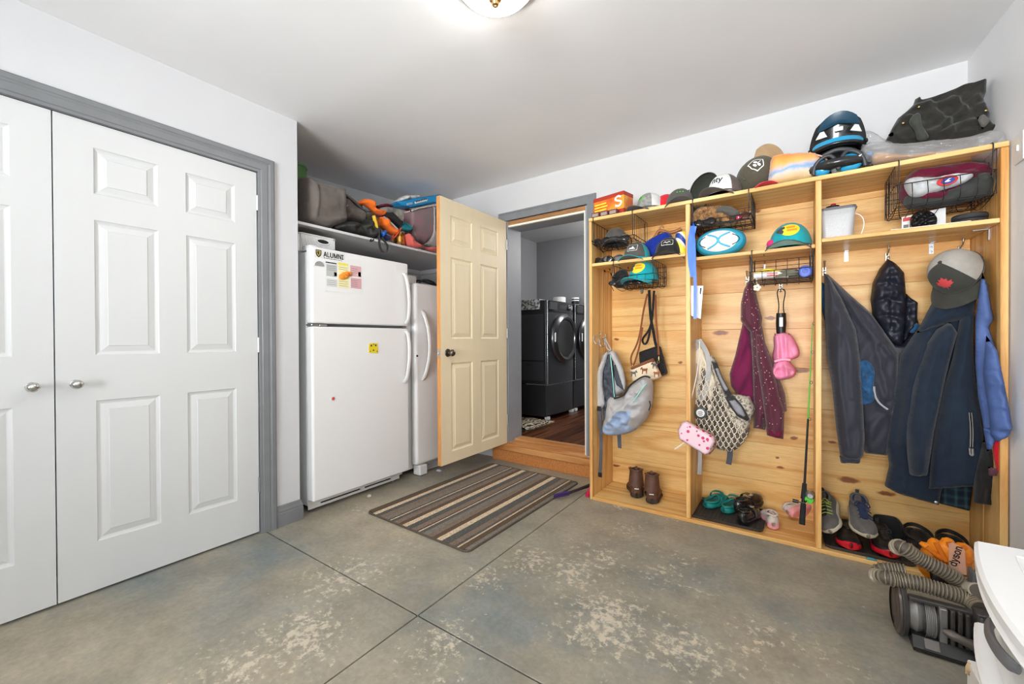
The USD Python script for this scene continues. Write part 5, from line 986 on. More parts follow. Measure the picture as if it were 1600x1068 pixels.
# right bay, upper
m_mar = f_('maroon', (104, 22, 50)); 
a = Thing('maroon_shirt', 'maroon shirt crumpled in the large right bay basket', 'shirt', (XA(1480, 280, 2.72), 2.74, 1.705))
cloth(a, 'shirt', [(1405, 310), (1412, 282), (1425, 268), (1455, 262), (1490, 256), (1530, 255), (1550, 262), (1552, 278), (1540, 300), (1470, 322)], 2.74, .06, m_mar, .05, back=.10, folds=drape(.022, 22, 28, 6))
a = Thing('white_mesh_shirt', 'white mesh shirt with a red and blue crest at the front of the large basket', 'shirt', (XA(1460, 290, 2.64), 2.67, 1.705))
cloth(a, 'shirt', [(1416, 300), (1415, 282), (1430, 276), (1455, 277), (1480, 273), (1510, 270), (1522, 273), (1510, 284), (1490, 292), (1450, 304), (1425, 308)], 2.665, .035, fab('mesh_shirt', (214, 216, 218), bs=700, bump=.7), .03, back=.02, folds=drape(.012, 30, 30, 1))
q = at(1480, 282, y=2.62)
cr = a.part('crest', mv(rt(prism(circ(.034, 26, (0, 0), 1, .62), -.002, .002, 'xz'), 'y', -8), (q[0], 2.619, q[2])), mat('crest_red', (200, 40, 44), .6), world=True, smooth=False, label='red, white and blue oval crest')
a.part('crest_field', mv(rt(prism(circ(.022, 20, (.002, -.002), 1, .6), -.003, .001, 'xz'), 'y', -8), (q[0], 2.6175, q[2])), mat('crest_blue', (40, 62, 150), .6), world=True, smooth=False, parent=cr)
a.part('crest_letter', mv(rt(prism([(-.012, -.005), (.004, .006), (.014, .006), (.002, 0), (.010, -.006), (0, -.008)], -.004, .0, 'xz'), 'y', -8), (q[0], 2.6165, q[2])), inkw, world=True, smooth=False, parent=cr)
a = Thing('grey_shorts', 'dark grey shorts at the bottom of the large right bay basket', 'shorts', (XA(1490, 310, 2.66), 2.68, 1.702))
cloth(a, 'shorts', [(1412, 322), (1416, 306), (1450, 302), (1500, 288), (1545, 270), (1553, 278), (1550, 300), (1510, 316), (1440, 326)], 2.70, .035, f_('darkgrey', (62, 64, 62)), .03, back=.05, folds=drape(.014, 22, 28, 9))
zs2 = SH['r']
jg = Thing('clear_jug', 'clear plastic jug with dark lid and red button on the right bay shelf', 'jug', (XA(1307, 370, 2.72), 2.73, zs2))
m_clear = mat('clear_plastic', (222, 224, 226), .15, alpha=.45)
jg.part('body', tub(.075, .065, .155, .025, .003, .86), m_clear, smooth=40); jg.part('rim', tube(np.c_[rrect(.077, .067, .026), np.full(28, .155)], .004, 6, closed=True), mat('jug_rim', (120, 122, 124), .3)); jg.part('lid', loft([np.c_[rrect(.076*s, .066*s, .025), np.full(28, z)] for s, z in ((1, .158), (1, .165), (.5, .172))]), m_grey_p); jg.part('cap', mv(lathe([(0, 0), (.03, 0), (.028, .012), (.012, .016), (0, .016)], 20), (-.015, 0, .172)), m_blackp); jg.part('button', mv(lathe([(0, 0), (.012, 0), (.01, .009), (0, .010)], 14), (-.012, 0, .188)), mat('button_red', (170, 30, 40), .4)); jg.part('filling', loft([np.c_[rrect(.066*s, .056*s, .02), np.full(28, z)] for s, z in ((.86, .006), (.95, .118))]), mat('jug_fill', (206, 204, 200), .6), smooth=40)
jg.part('cord', tube(smooth_path([(.07, -.02, .13), (.095, -.03, .11), (.105, -.035, .05), (.092, -.04, .008)], 18), .0022, 6), m_paper)
a = Thing('packaged_gloves', 'black gloves on white printed card propped on the right bay shelf', 'package', (XA(1444, 345, 2.72), 2.74, zs2))
xl, xr = XA(1409, 352, 2.74), XA(1478, 345, 2.74)
a.part('card', prism([(xl, zs2), (xr, zs2), (xr, zs2+.105), (xl, zs2+.085)], 2.742, 2.744, 'xz'), m_paper, world=True, smooth=False); a.part('red_print', prism([(xl+.004, zs2+.062), (xl+.06, zs2+.066), (xl+.06, zs2+.083), (xl+.004, zs2+.079)], 2.7405, 2.7418, 'xz'), inkr, world=True, smooth=False)
a.part('print_block', J(*[prism([(xl+.006+.022*i, zs2+.008+.022*j), (xl+.024+.022*i, zs2+.008+.022*j), (xl+.024+.022*i, zs2+.024+.022*j), (xl+.006+.022*i, zs2+.024+.022*j)], 2.7405, 2.7418, 'xz') for i in range(2) for j in range(2)]), mat('print_dgrey', (120, 120, 120), .7), world=True, smooth=False, kind='stuff')
cloth(a, 'glove_bundle', [(1426, 355), (1424, 338), (1432, 331), (1450, 329), (1462, 336), (1464, 348), (1462, 352)], 2.70, .025, mat('black_satin', (26, 26, 27), .3), .02, .006, drape(.016, 60, 60, 2), back=.02)
a = Thing('paper_strip', 'long cream paper strip along the front of the right bay shelf', 'paper', (XA(1450, 352, 2.64), 2.635, zs2)); a.part('strip', box(-.13, .13, -.02, .02, .0005, .006, .001), mat('paper_cream', (234, 226, 206), .7))
for k_, (z, r) in enumerate(((0, .058), (.024, .057))): a = Thing('hockey_puck', f'black rubber puck at the right end of the right bay shelf, {("lower", "upper")[k_]} of two', 'puck', (.633+.002*k_, 2.70, zs2+z)); a.part('puck', lathe([(0, 0), (r-.003, 0), (r, .003), (r, .020), (r-.003, .023), (0, .023)], 32), mat('puck_rubber', (42, 42, 43), .7), smooth=40); a.part('knurl_band', lathe([(r, .008), (r+.0008, .009), (r+.0008, .014), (r, .015)], 32), mat('puck_band', (54, 54, 55), .8))
# ================================================================ hanging things
C1 = CR(1260, 360, 2.3204); C2 = CR(900, 430, 2.5425); C3 = CR(920, 520, 3.815)
ln = lambda C_, y: (lambda P: [(q[0], q[2]) for q in opt(C_(P), y)])
hk = lambda a, b: hook(at(a, b, y=BY-.001))
# right bay
hk(1288, 424); hk(1386, 402); hk(1500, 392); hk(1536, 398); hook(at(936, 534, x=-1.149), (1, 0, 0)); hook(at(928, 530, x=-1.149), (1, 0, 0)); hk(1004, 452); hk(1092, 527); hk(1168, 438); hk(1220, 448)
m_navy = fab('softshell_navy', (32, 43, 58), var=.10, vs=20, bump=.3, bs=420); m_wind = mat('windbreaker', (44, 45, 56), .72, var=.1, vs=6, bump=.15, bs=500, sheen=.2); m_puf = mat('puffer_nylon', (32, 34, 46), .5, var=.12, vs=7, bump=.12, bs=260)
m_blue = mat('blue_nylon', (78, 102, 158), .65, var=.08, vs=8, bump=.15, bs=300); m_redc = f_('redcoat', (206, 26, 44)); m_lblue = f_('liningblue', (40, 84, 124), var=.25, vs=40)
wj = Thing('windbreaker_jacket', 'dark slate windbreaker with light blue lining hanging at the left of the right bay', 'jacket', (at(1310, 560, y=2.85)[0], 2.86, .85))
y = 2.84; L = ln(C1, y)
cloth(wj, 'body', C1([(64, 155), (80, 160), (150, 225), (235, 300), (335, 440), (330, 600), (292, 815), (212, 806), (180, 640), (130, 500), (80, 400)]), y, .05, m_wind, .04, .010, add(fold_lines([L([(70, 165), (200, 330), (320, 470)]), L([(75, 170), (240, 400), (290, 600)]), L([(90, 180), (270, 350)]), L([(240, 560), (265, 640), (300, 650)])], .02, .012), drape(.010, 22, 5, 1, -.5)), back=.05, smooth=False)
cloth(wj, 'lining', C1([(186, 478), (215, 470), (242, 490), (246, 560), (236, 625), (205, 630), (190, 560)]), y-.075, .012, m_lblue, .02, .008, drape(.012, 40, 30, 4), label='light blue lining')
cloth(wj, 'lining', C1([(60, 190), (74, 200), (78, 270), (68, 330), (60, 300)]), y-.02, .012, m_lblue, .015, .008)
y2 = 2.76; L = ln(C1, y2)
sv = cloth(wj, 'sleeve', C1([(64, 155), (84, 170), (130, 250), (180, 360), (196, 470), (206, 640), (212, 760), (206, 815), (195, 830), (150, 828), (122, 815), (108, 720), (92, 560), (74, 450), (66, 300)]), y2, .06, m_wind, .05, .010, add(fold_lines([L([(80, 200), (150, 420), (160, 600)]), L([(120, 300), (110, 500), (150, 780)]), L([(90, 350), (180, 400)])], .012, .012), drape(.008, 30, 7, 3)), back=.05, smooth=False)
cloth(wj, 'cuff', C1([(120, 815), (150, 826), (196, 826), (194, 843), (124, 842)]), y2-.012, .045, m_wind, .025, .008, lambda x, z: .004*np.sin(x*420), back=.045, parent=sv, smooth=False)
wj.part('zip_trim', tube(smooth_path(opt(C1([(245, 565), (250, 600), (265, 625), (295, 648)]), y-.085), 20), .005, 6), mat('reflective_trim', (170, 172, 176), .3), world=True, label='pale grey reflective trim')
pj = Thing('puffer_jacket', 'black quilted puffer jacket with its hood up, hanging behind the two dark jackets', 'jacket', (at(1395, 480, y=2.9)[0], 2.91, 1.1))
y = 2.88; L = ln(C1, y)
ql = [L([(225, 205+58*i), (290, 190+58*i), (365, 215+58*i)]) for i in range(5)]+[L([(300, 105), (305, 380)])]
qf = lambda x, z: -fold_lines(ql, .016, .008)(x, z)
cloth(pj, 'hood', C1([(232, 250), (240, 190), (265, 138), (295, 102), (325, 120), (355, 155), (362, 240), (360, 330), (345, 420), (300, 410), (240, 310)]), y, .07, m_puf, .05, .009, add(qf, drape(.008, 40, 40, 2)), back=.04, smooth=False)
cloth(pj, 'collar', C1([(358, 225), (380, 245), (404, 260), (402, 320), (408, 340), (375, 372), (350, 410), (352, 300)]), y+.01, .03, m_puf, .02, .008, drape(.01, 40, 30, 5), back=.03, smooth=False)
cloth(pj, 'body', C1([(300, 400), (345, 410), (375, 372), (410, 345), (420, 460), (400, 700), (300, 720), (280, 560)]), y+.02, .04, m_puf, .03, .012, back=.03, smooth=False)
cloth(pj, 'lining', C1([(372, 345), (400, 335), (412, 345), (380, 372)]), y-.012, .012, m_lblue, .012, .008, label='blue lining')
bj = Thing('blue_jacket', 'blue nylon jacket hanging at the right end of the right bay', 'jacket', (at(1545, 560, y=2.85)[0], 2.87, .9))
y = 2.635; L = ln(C1, y)
cloth(bj, 'body', C1([(638, 150), (656, 200), (668, 260), (680, 320), (662, 350), (688, 430), (700, 540), (702, 640), (695, 760), (655, 803), (640, 700), (622, 600), (612, 480), (613, 320), (624, 240)]), y, .02, m_blue, .04, .010, add(fold_lines([L([(640, 170), (650, 320)]), L([(650, 360), (660, 600)]), L([(610, 560), (690, 560)])], .014, .012), drape(.012, 24, 10, 7)), back=.02, smooth=False)
cloth(bj, 'sleeve', C1([(652, 380), (690, 430), (715, 540), (738, 660), (746, 715), (730, 748), (690, 766), (668, 740), (660, 650), (640, 520)]), 2.572, .04, m_blue, .035, .009, add(fold_lines([L([(650, 520), (720, 570)]), L([(650, 620), (740, 640)]), L([(664, 700), (740, 700)]), L([(660, 450), (690, 700)])], .016, .010), drape(.008, 30, 30, 2)), back=.018, smooth=False)
cloth(bj, 'hem', C1([(640, 715), (690, 715), (686, 765), (668, 795), (656, 800)]), y-.025, .03, m_blue, .03, .009, drape(.010, 40, 40, 1), back=.02, smooth=False)
rj = Thing('red_jacket', 'bright red jacket edge showing below the blue jacket', 'jacket', (at(1565, 735, y=2.88)[0], 2.89, .75))
cloth(rj, 'body', C1([(672, 700), (705, 700), (708, 760), (714, 895), (690, 880), (676, 800)]), 2.625, .014, m_redc, .02, .009, drape(.006, 40, 10, 1), back=.02, smooth=False)
bkj = Thing('black_jacket', 'black jacket hem showing behind the navy jacket, lowest at the right', 'jacket', (at(1545, 770, y=2.9)[0], 2.90, .65))
cloth(bkj, 'body', C1([(640, 760), (672, 790), (690, 860), (716, 900), (714, 922), (692, 925), (684, 996), (640, 992), (604, 985), (608, 900)]), 2.70, .02, black, .02, .009, drape(.010, 30, 10, 2), back=.02, smooth=False)
cloth(bkj, 'plum_trim', C1([(660, 855), (690, 865), (692, 890), (660, 888)]), 2.612, .008, f_('plum', (92, 52, 66)), .01, .008, smooth=False, label='plum trim')
pl = Thing('plaid_shirt', 'blue and green plaid shirt tail below the navy jacket', 'shirt', (at(1500, 770, y=2.88)[0], 2.885, .65))
N = {'tc': ('texture_coordinate', {}), 's': ('separate_xyz', {}), 'wx': ('wave_texture', {'scale': 9., 'bands_direction': 'x'}), 'wz': ('wave_texture', {'scale': 8., 'bands_direction': 'z'}), 'rx': ('rgb_ramp', {'ramp': [(.0, srgb((22, 36, 56))), (.75, srgb((24, 42, 62))), (.82, srgb((46, 78, 78))), (1., srgb((60, 92, 88)))]}), 'rz': ('rgb_ramp', {'ramp': [(.0, srgb((20, 32, 50))), (.7, srgb((28, 50, 68))), (.85, srgb((52, 82, 82)))]}), 'm': ('mix_color', {'fac': .5}), 'p': ('principled_bsdf', {'roughness': .9})}
m_plaid = usdkit.material(stage, '/World/Looks/plaid', N, [('tc.object', 'wx.vector'), ('tc.object', 'wz.vector'), ('wx.fac', 'rx.fac'), ('wz.fac', 'rz.fac'), ('rx.color', 'm.a'), ('rz.color', 'm.b'), ('m.result', 'p.base_color')], surface='p.BSDF')
cloth(pl, 'tail', C1([(470, 880), (605, 880), (602, 930), (592, 1016), (540, 1003), (480, 988)]), 2.89, .025, m_plaid, .015, .009, drape(.008, 30, 6, 2), back=.02, smooth=False)
nj = Thing('navy_jacket', 'large navy softshell jacket with a grey zip, hanging under the maple leaf cap', 'jacket', (at(1460, 600, y=2.8)[0], 2.82, .75))
y = 2.80; L = ln(C1, y)
cloth(nj, 'back_panel', C1([(470, 260), (400, 360), (340, 450), (322, 540), (305, 640), (288, 760), (300, 850), (283, 925), (330, 952), (400, 972), (480, 995), (492, 940), (520, 800), (600, 600), (610, 300), (560, 250)]), y+.03, .06, m_navy, .05, .011, add(fold_lines([L([(450, 300), (380, 500), (340, 760)]), L([(420, 420), (360, 560), (330, 880)])], .02, .02), drape(.012, 20, 4, 6)), back=.05, smooth=False)
cloth(nj, 'collar', C1([(640, 92), (645, 140), (618, 240), (605, 320), (540, 330), (470, 350), (398, 372), (455, 262), (520, 232), (590, 180)]), y-.03, .05, m_navy, .04, .010, add(fold_lines([L([(400, 370), (470, 350), (600, 325)]), L([(560, 230), (470, 330)])], .012, .010), drape(.01, 20, 20, 4)), back=.06, smooth=False)
y3 = 2.745; L = ln(C1, y3)
fpn = cloth(nj, 'front_panel', C1([(560, 300), (612, 300), (606, 400), (614, 520), (632, 640), (648, 790), (657, 920), (600, 928), (444, 936), (452, 820), (470, 690), (500, 560), (530, 460)]), y3, .045, m_navy, .04, .010, add(fold_lines([L([(480, 800), (540, 500), (590, 330)]), L([(560, 900), (570, 600)])], .010, .02), fold_lines([L([(470, 605), (622, 600)]), L([(446, 905), (655, 890)])], -.006, .005), drape(.008, 18, 4, 9)), back=.05, smooth=False)
nj.part('zip', J(tube(smooth_path(opt(C1([(592, 658), (598, 720), (597, 790)]), y3-.056), 12), .006, 6)), f_('zipblack', (24, 26, 30)), world=True, parent=fpn); zp = nj.part('zip_pull', J(tube(opt(C1([(592, 788), (594, 812)]), y3-.062), .004, 6), tube(opt(C1([(603, 790), (604, 814)]), y3-.062), .004, 6), tube(opt(C1([(594, 814), (604, 815)]), y3-.062), .004, 6)), m_steel, world=True, parent=fpn, kind='stuff', label='silver zip pull'); nj.part('zip_teeth', J(*[tube(smooth_path(opt(C1([(590+d, 660), (595+d, 720), (594+d, 785)]), y3-.062), 12), .0018, 5) for d in (0, 9)]), m_steel, world=True, parent=fpn, kind='stuff')
y4 = 2.735; L = ln(C1, y4)
slv = cloth(nj, 'sleeve', C1([(470, 360), (520, 330), (548, 370), (520, 470), (490, 600), (465, 720), (448, 830), (438, 886), (400, 890), (374, 885), (364, 800), (362, 700), (378, 600), (400, 500), (430, 420)]), y4, .065, m_navy, .05, .010, add(fold_lines([L([(460, 420), (420, 600), (400, 860)]), L([(420, 480), (480, 520)]), L([(400, 560), (470, 640)]), L([(372, 866), (440, 868)])], .010, .012), drape(.010, 20, 6, 11)), back=.05, smooth=False)
q = at(*C1([(470, 985)])[0], y=2.76); nj.part('snap', mv(lathe([(.003, .002), (.006, .003), (.008, 0)], 14, axis='y'), (0, 0, 0)) and ell(q, (.008, .004, .008), 2), m_steel, world=True)
mleaf = [(0, .034), (.007, .020), (.016, .024), (.014, .008), (.030, .010), (.024, .0), (.030, -.006), (.012, -.014), (.014, -.022), (.002, -.018), (.001, -.034), (-.001, -.034), (-.002, -.018), (-.014, -.022), (-.012, -.014), (-.030, -.006), (-.024, 0), (-.030, .010), (-.014, .008), (-.016, .024), (-.007, .020)]
PATCH_AT['ball_capdark cap wit'] = (.10, .40)
cq = at(*C1([(560, 150)])[0], y=2.70)
cap('ball_cap', 'dark cap with pale grey mesh and red maple leaf, hung over the navy jacket', (cq[0], 2.74, cq[2]-.0), (-.62, -.70, .36), (-.22, -.28, -.93), f_('capdark', (62, 62, 56)), fab('mesh_pale', (176, 172, 164), bs=900, bump=.6), _mats['cloth_capdark'], 1.05, [('maple_leaf', mleaf, inkr, .0014)])
# left bay: backpack on the left side
bp = Thing('backpack', 'light grey backpack with pale blue base hanging open on the left bay side', 'backpack', (at(975, 620, y=2.78)[0], 2.78, .70))
m_bp = fab('pack_grey', (186, 184, 184), var=.06, vs=18, bump=.4, bs=420); m_bb = fab('pack_blue', (160, 178, 206), var=.08, vs=14, bump=.4, bs=420); m_bd = mat('pack_dark', (72, 76, 86), .75, var=.2, vs=60, bump=.5, bs=320); m_web = fab('pack_web', (88, 90, 98), bs=500)
y = 2.80; L = ln(C3, y)
PK = oxz(C3([(150, 370), (215, 375), (240, 330), (300, 280), (350, 258), (368, 270), (384, 335), (378, 420), (345, 510), (300, 560), (240, 595), (170, 608), (110, 600), (88, 585), (100, 520)]), y-.02)
pm = puff(PK, .12, .08, .085, .009, add(fold_lines([L([(200, 470), (330, 340), (380, 290)]), L([(260, 560), (360, 420)]), L([(160, 430), (300, 380)]), L([(240, 330), (260, 440)])], .018, .012), drape(.020, 20, 24, 2)))
ins, rest = split_by(mv(pm, (0, y-.02, 0)), oxz(C3([(60, 640), (80, 560), (135, 520), (188, 458), (262, 458), (268, 500), (235, 540), (290, 600), (200, 640)]), y-.10))
bp.part('pocket', rest, m_bp, smooth=True, world=True); bp.part('base', ins, m_bb, smooth=True, world=True, label='pale blue base panel')
cloth(bp, 'back_panel', C3([(30, 370), (40, 300), (62, 200), (90, 125), (125, 98), (160, 112), (200, 200), (222, 300), (215, 350), (160, 380), (185, 440), (130, 520), (95, 550), (78, 470)]), y+.02, .06, m_bp, .03, .009, drape(.006, 24, 14, 5), back=.05, smooth=False)
cloth(bp, 'mesh_panel', C3([(80, 250), (92, 170), (112, 130), (140, 124), (148, 200), (150, 300), (158, 370), (190, 445), (140, 520), (95, 552), (84, 470), (98, 380)]), y-.055, .02, m_bd, .02, .008, drape(.010, 40, 30, 3), back=.02, smooth=False, label='dark grey mesh back panel')
cloth(bp, 'opening', C3([(152, 190), (180, 190), (212, 285), (208, 340), (165, 310), (150, 250)]), y-.062, .01, m_bd, .01, .008, back=.02, smooth=False)
cloth(bp, 'shoulder_strap', C3([(28, 400), (36, 310), (60, 200), (92, 124), (116, 108), (108, 150), (84, 230), (82, 320), (96, 420), (80, 452), (46, 452)]), y-.085, .022, m_bp, .016, .008, back=.012, smooth=False)
cloth(bp, 'shoulder_strap', C3([(120, 110), (150, 104), (166, 140), (206, 220), (220, 300), (212, 350), (196, 300), (160, 190), (140, 160)]), y-.08, .02, m_bp, .014, .008, back=.012, smooth=False)
bp.part('piping', tube(smooth_path(opt(C3([(150, 390), (205, 370), (240, 320), (290, 278), (345, 258), (366, 266)]), y-.10), 30), .006, 6), inkk, world=True, label='black zip edge')
bp.part('mint_piping', J(tube(smooth_path(opt(C3([(128, 130), (140, 240), (152, 380)]), y-.09), 20), .0035, 6), tube(smooth_path(opt(C3([(190, 455), (250, 420), (320, 330), (345, 300)]), y-.155), 20), .0035, 6)), mat('mint', (150, 220, 206), .6), world=True, kind='stuff', label='mint green piping')
bp.part('hang_loop', tube(smooth_path(opt(C3([(85, 22), (100, 60), (118, 100), (128, 104), (112, 60), (96, 22)]), y), 24), .005, 6), m_bp, world=True)
bp.part('webbing', ribbon(smooth_path(opt(C3([(62, 440), (66, 520), (72, 600), (72, 720), (66, 850)]), 2.68), 24), .022, .003, (1, 0, 0)), m_web, world=True); bp.part('webbing', ribbon(smooth_path(opt(C3([(180, 600), (182, 640), (184, 686)]), 2.74), 10), .026, .004, (1, 0, 0)), m_web, world=True)
bp.part('buckle', J(*[mv(rbox(-.014, .014, -.005, .005, -.016, .016, .004), at(*C3([c_])[0], y=2.675)) for c_ in ((62, 450), (67, 845))]), m_blackp, world=True, kind='stuff'); bp.part('zip_pull', tube(opt(C3([(362, 405), (368, 430), (358, 460)]), 2.66), .004, 6), inkk, world=True)
# crossbody bags
cbk = Thing('black_purse', 'small black crossbody purse hanging behind the horse print pouch', 'purse', (at(1022, 560, y=2.9)[0], 2.91, .98))
y = 2.90
cloth(cbk, 'body', C3([(299, 118), (330, 102), (418, 76), (430, 82), (470, 232), (466, 244), (442, 254), (330, 270), (304, 180)]), y, .04, black, .03, .008, back=.03, smooth=False)
cbk.part('zip', tube(smooth_path(opt(C3([(303, 116), (360, 96), (420, 76)]), y-.035), 12), .004, 6), m_blackp, world=True)
C4 = CR(960, 440, 5.342)
cbk.part('strap', ribbon(smooth_path(opt(C4([(290, 70), (296, 200), (310, 340), (330, 440), (345, 520), (352, 540)]), y-.03), 26), .018, .003, (1, .2, 0)), black, world=True); cbk.part('strap', ribbon(smooth_path(opt(C4([(332, 74), (322, 220), (306, 350), (270, 430), (236, 500), (250, 520), (282, 480), (308, 380), (330, 420)]), y-.045), 40), .014, .003, (1, .2, 0)), black, world=True)
cbk.part('ring', tube([at(*C4([(366, 668)])[0], y=y-.05)+np.array([.008*math.cos(a), 0, .008*math.sin(a)]) for a in np.linspace(0, 6.28, 16)[:-1]], .002, 6, closed=True), mat('gold_metal', (204, 178, 120), .3, 1.), world=True); cbk.part('side_zip', tube(smooth_path(opt(C4([(402, 590), (410, 610), (420, 635)]), y-.03), 8), .004, 6), _mats['gold_metal'], world=True)
hp = Thing('print_pouch', 'cream wristlet pouch with brown horse print and brown leather top', 'purse', (at(1010, 583, y=2.8)[0], 2.82, .95))
y = 2.825; QP = C3([(246, 212), (386, 150), (436, 256), (425, 270), (330, 300), (262, 290)])
cloth(hp, 'body', QP, y, .03, f_('pouchcream', (226, 208, 178), bs=500), .025, .008, back=.025, smooth=False)
cloth(hp, 'leather_top', C3([(248, 206), (384, 148), (394, 168), (256, 222)]), y-.022, .012, f_('pouchleather', (132, 78, 48)), .012, .007, back=.02, smooth=False)
def horse(px, py, s, flip=1):
    P = [(-1, .2), (-.75, .75), (-.5, .8), (-.42, .45), (.35, .4), (.7, .55), (.95, .1), (.7, .2), (.66, -.9), (.5, -.9), (.42, -.15), (-.25, -.2), (-.42, -.95), (-.56, -.9), (-.5, -.05), (-.62, .3), (-.85, .1)]
    return C3([(px+flip*a*s, py-b*s) for a, b in P])
for i, (a_, b_, s_, col) in enumerate(((330, 222, 24, (142, 84, 52)), (405, 242, 24, (150, 92, 60)), (392, 192, 22, (96, 88, 84)), (268, 240, 22, (104, 96, 92)))):
    hp.part('horse_print', prism(oxz(horse(a_, b_, s_, -1 if i % 2 else 1), y-.032), y-.0325, y-.0285, 'xz'), mat(f'horse_{i}', col, .8), world=True, smooth=False)
hp.part('strap', ribbon(smooth_path(opt(C4([(276, 100), (240, 260), (222, 380), (170, 560), (138, 660), (150, 700), (180, 640), (212, 520), (234, 380)]), y-.005), 40), .012, .003, (1, .2, 0)), _mats['cloth_pouchleather'], world=True)
hp.part('strap', ribbon(smooth_path(opt(C4([(344, 110), (348, 300), (362, 480), (370, 610)]), y-.03), 24), .012, .003, (1, .2, 0)), _mats['cloth_pouchleather'], world=True)
hp.part('clasp', J(ell(at(*C4([(370, 640)])[0], y=y-.04), (.006, .004, .018), 1), ell(at(*C4([(150, 700)])[0], y=y-.02), (.006, .004, .010), 1)), _mats['gold_metal'], world=True, kind='stuff')
# middle bay: net bag, wristlet
nb_ = Thing('net_bag', 'cream string net bag with grey straps and a round white badge', 'bag', (at(1130, 640, y=2.85)[0], 2.86, .70))
y = 2.83; m_net = f_('netcord', (238, 226, 204), bs=300); NBo = C2([(520, 320), (545, 400), (600, 470), (660, 560), (690, 600), (680, 640), (650, 680), (625, 696), (570, 690), (520, 670), (470, 600), (462, 500), (480, 420), (505, 330)])
cloth(nb_, 'inner_bag', NBo, y+.01, .07, f_('netinner', (108, 100, 92), var=.3, vs=20), .05, .011, drape(.012, 24, 24, 3), back=.05)
po = Polygon(oxz(NBo, y)); bx0, bz0, bx1, bz1 = po.bounds
import shapely.prepared
def net_y(x, z):
    d = po.boundary.distance(Point(x, z)); e = min(1, d/.06); return y-.012-.082*math.sqrt(max(0, 1-(1-e)**2))
nets, pitch, sl = [], .030, 2.0
for sgn in (-1, 1):
    for c in np.arange(-1.2, 1.2, pitch):
        zz = np.arange(bz0, bz1, .008); xx = (bx0+bx1)/2+c+sgn*(zz-bz0)/sl+.004*np.sin(zz*210+sgn)
        run = []
        for a_, b_ in zip(xx, zz):
            if po.contains(Point(a_, b_)): run.append((a_, net_y(a_, b_), b_))
            else:
                if len(run) > 3: nets.append(tube(run, .0024, 5))
                run = []
        if len(run) > 3: nets.append(tube(run, .0024, 5))
nb_.part('netting', J(*nets), m_net, world=True, kind='stuff')
cloth(nb_, 'hem', C2([(470, 300), (500, 270), (520, 320), (560, 420), (545, 560), (525, 580), (515, 470), (480, 500), (462, 500)]), y-.035, .03, m_net, .025, .008, drape(.014, 50, 8, 2), back=.03, smooth=False)
m_strap = f_('greystrap', (182, 180, 178))
nb_.part('strap', ribbon(smooth_path(opt(C2([(488, 255), (478, 320), (480, 400), (498, 500)]), y-.06), 20), .030, .004, (1, .3, 0)), m_strap, world=True); nb_.part('strap', ribbon(smooth_path(opt(C2([(488, 255), (520, 310), (526, 380), (506, 495)]), y-.075), 20), .026, .004, (1, .3, 0)), m_strap, world=True); nb_.part('strap', ribbon(smooth_path(opt(C2([(490, 256), (472, 380), (458, 470), (466, 500)]), y-.04), 20), .008, .003, (1, .3, 0)), m_net, world=True)
for P_, w_, m_ in (([(606, 660), (612, 700), (606, 750)], .030, m_web), ([(488, 620), (492, 700), (490, 790)], .024, m_strap)): nb_.part('tail_strap', ribbon(smooth_path(opt(C2(P_), y-.03), 12), w_, .004, (1, .2, 0)), m_, world=True)
q = at(*C2([(495, 546)])[0], y=2.70); R90 = rotm('x', 0)
bd = nb_.part('badge', mv(lathe([(0, -.006), (.024, -.006), (.034, -.005), (.036, 0), (0, 0)], 30, axis='y'), q), mat('badge_dark', (52, 60, 56), .4), world=True, label='round dark-rimmed badge'); nb_.part('badge_face', mv(lathe([(0, -.0075), (.023, -.007), (.024, -.006), (0, -.006)], 30, axis='y'), q), inkw, world=True, parent=bd); nb_.part('badge_print', J(*[mv(box(-w2, w2, -.0082, -.0076, z-.0015, z+.0015), q) for z, w2 in ((.010, .010), (.004, .015), (-.002, .012), (-.008, .014), (-.014, .008))]), mat('print_grey2', (130, 130, 128), .6), world=True, parent=bd, kind='stuff')
gsb = Thing('patterned_bag', 'speckled cream bag with two dark grey rims, stuffed against the net bag', 'pouch', (at(1160, 630, y=2.8)[0], 2.80, .75))
m_spk = mat('speckle', (206, 196, 178), .9, vs=70, col2=(110, 104, 96), hs=(.48, .6))
cloth(gsb, 'side', C2([(520, 312), (545, 318), (560, 345), (600, 470), (640, 472), (690, 480), (713, 530), (700, 565), (690, 600), (660, 640), (600, 560), (550, 420)]), y-.03, .05, m_spk, .04, .010, drape(.010, 24, 20, 6), back=.04, smooth=False)
for i, P_ in enumerate(([(538, 342), (560, 345), (580, 400), (618, 470), (606, 488), (590, 470), (552, 385)], [(590, 482), (625, 476), (665, 520), (690, 570), (680, 580), (640, 560), (610, 520)])):
    fp_ = cloth(gsb, 'rim', C2(P_), y-.085, .02, f_('rimdark', (56, 54, 54)), .012, .007, back=.02, smooth=False)
    c0 = np.mean(P_, axis=0); cloth(gsb, 'insole', C2([tuple(c0+(np.array(p)-c0)*.66) for p in P_]), y-.106, .008, f_('insole', (150, 150, 156)), .01, .007, smooth=False, parent=fp_)
wr = Thing('pink_wristlet', 'pale pink zip wristlet with red berry print, hanging beside the net bag', 'purse', (at(1088, 683, y=2.6)[0], 2.60, .72))
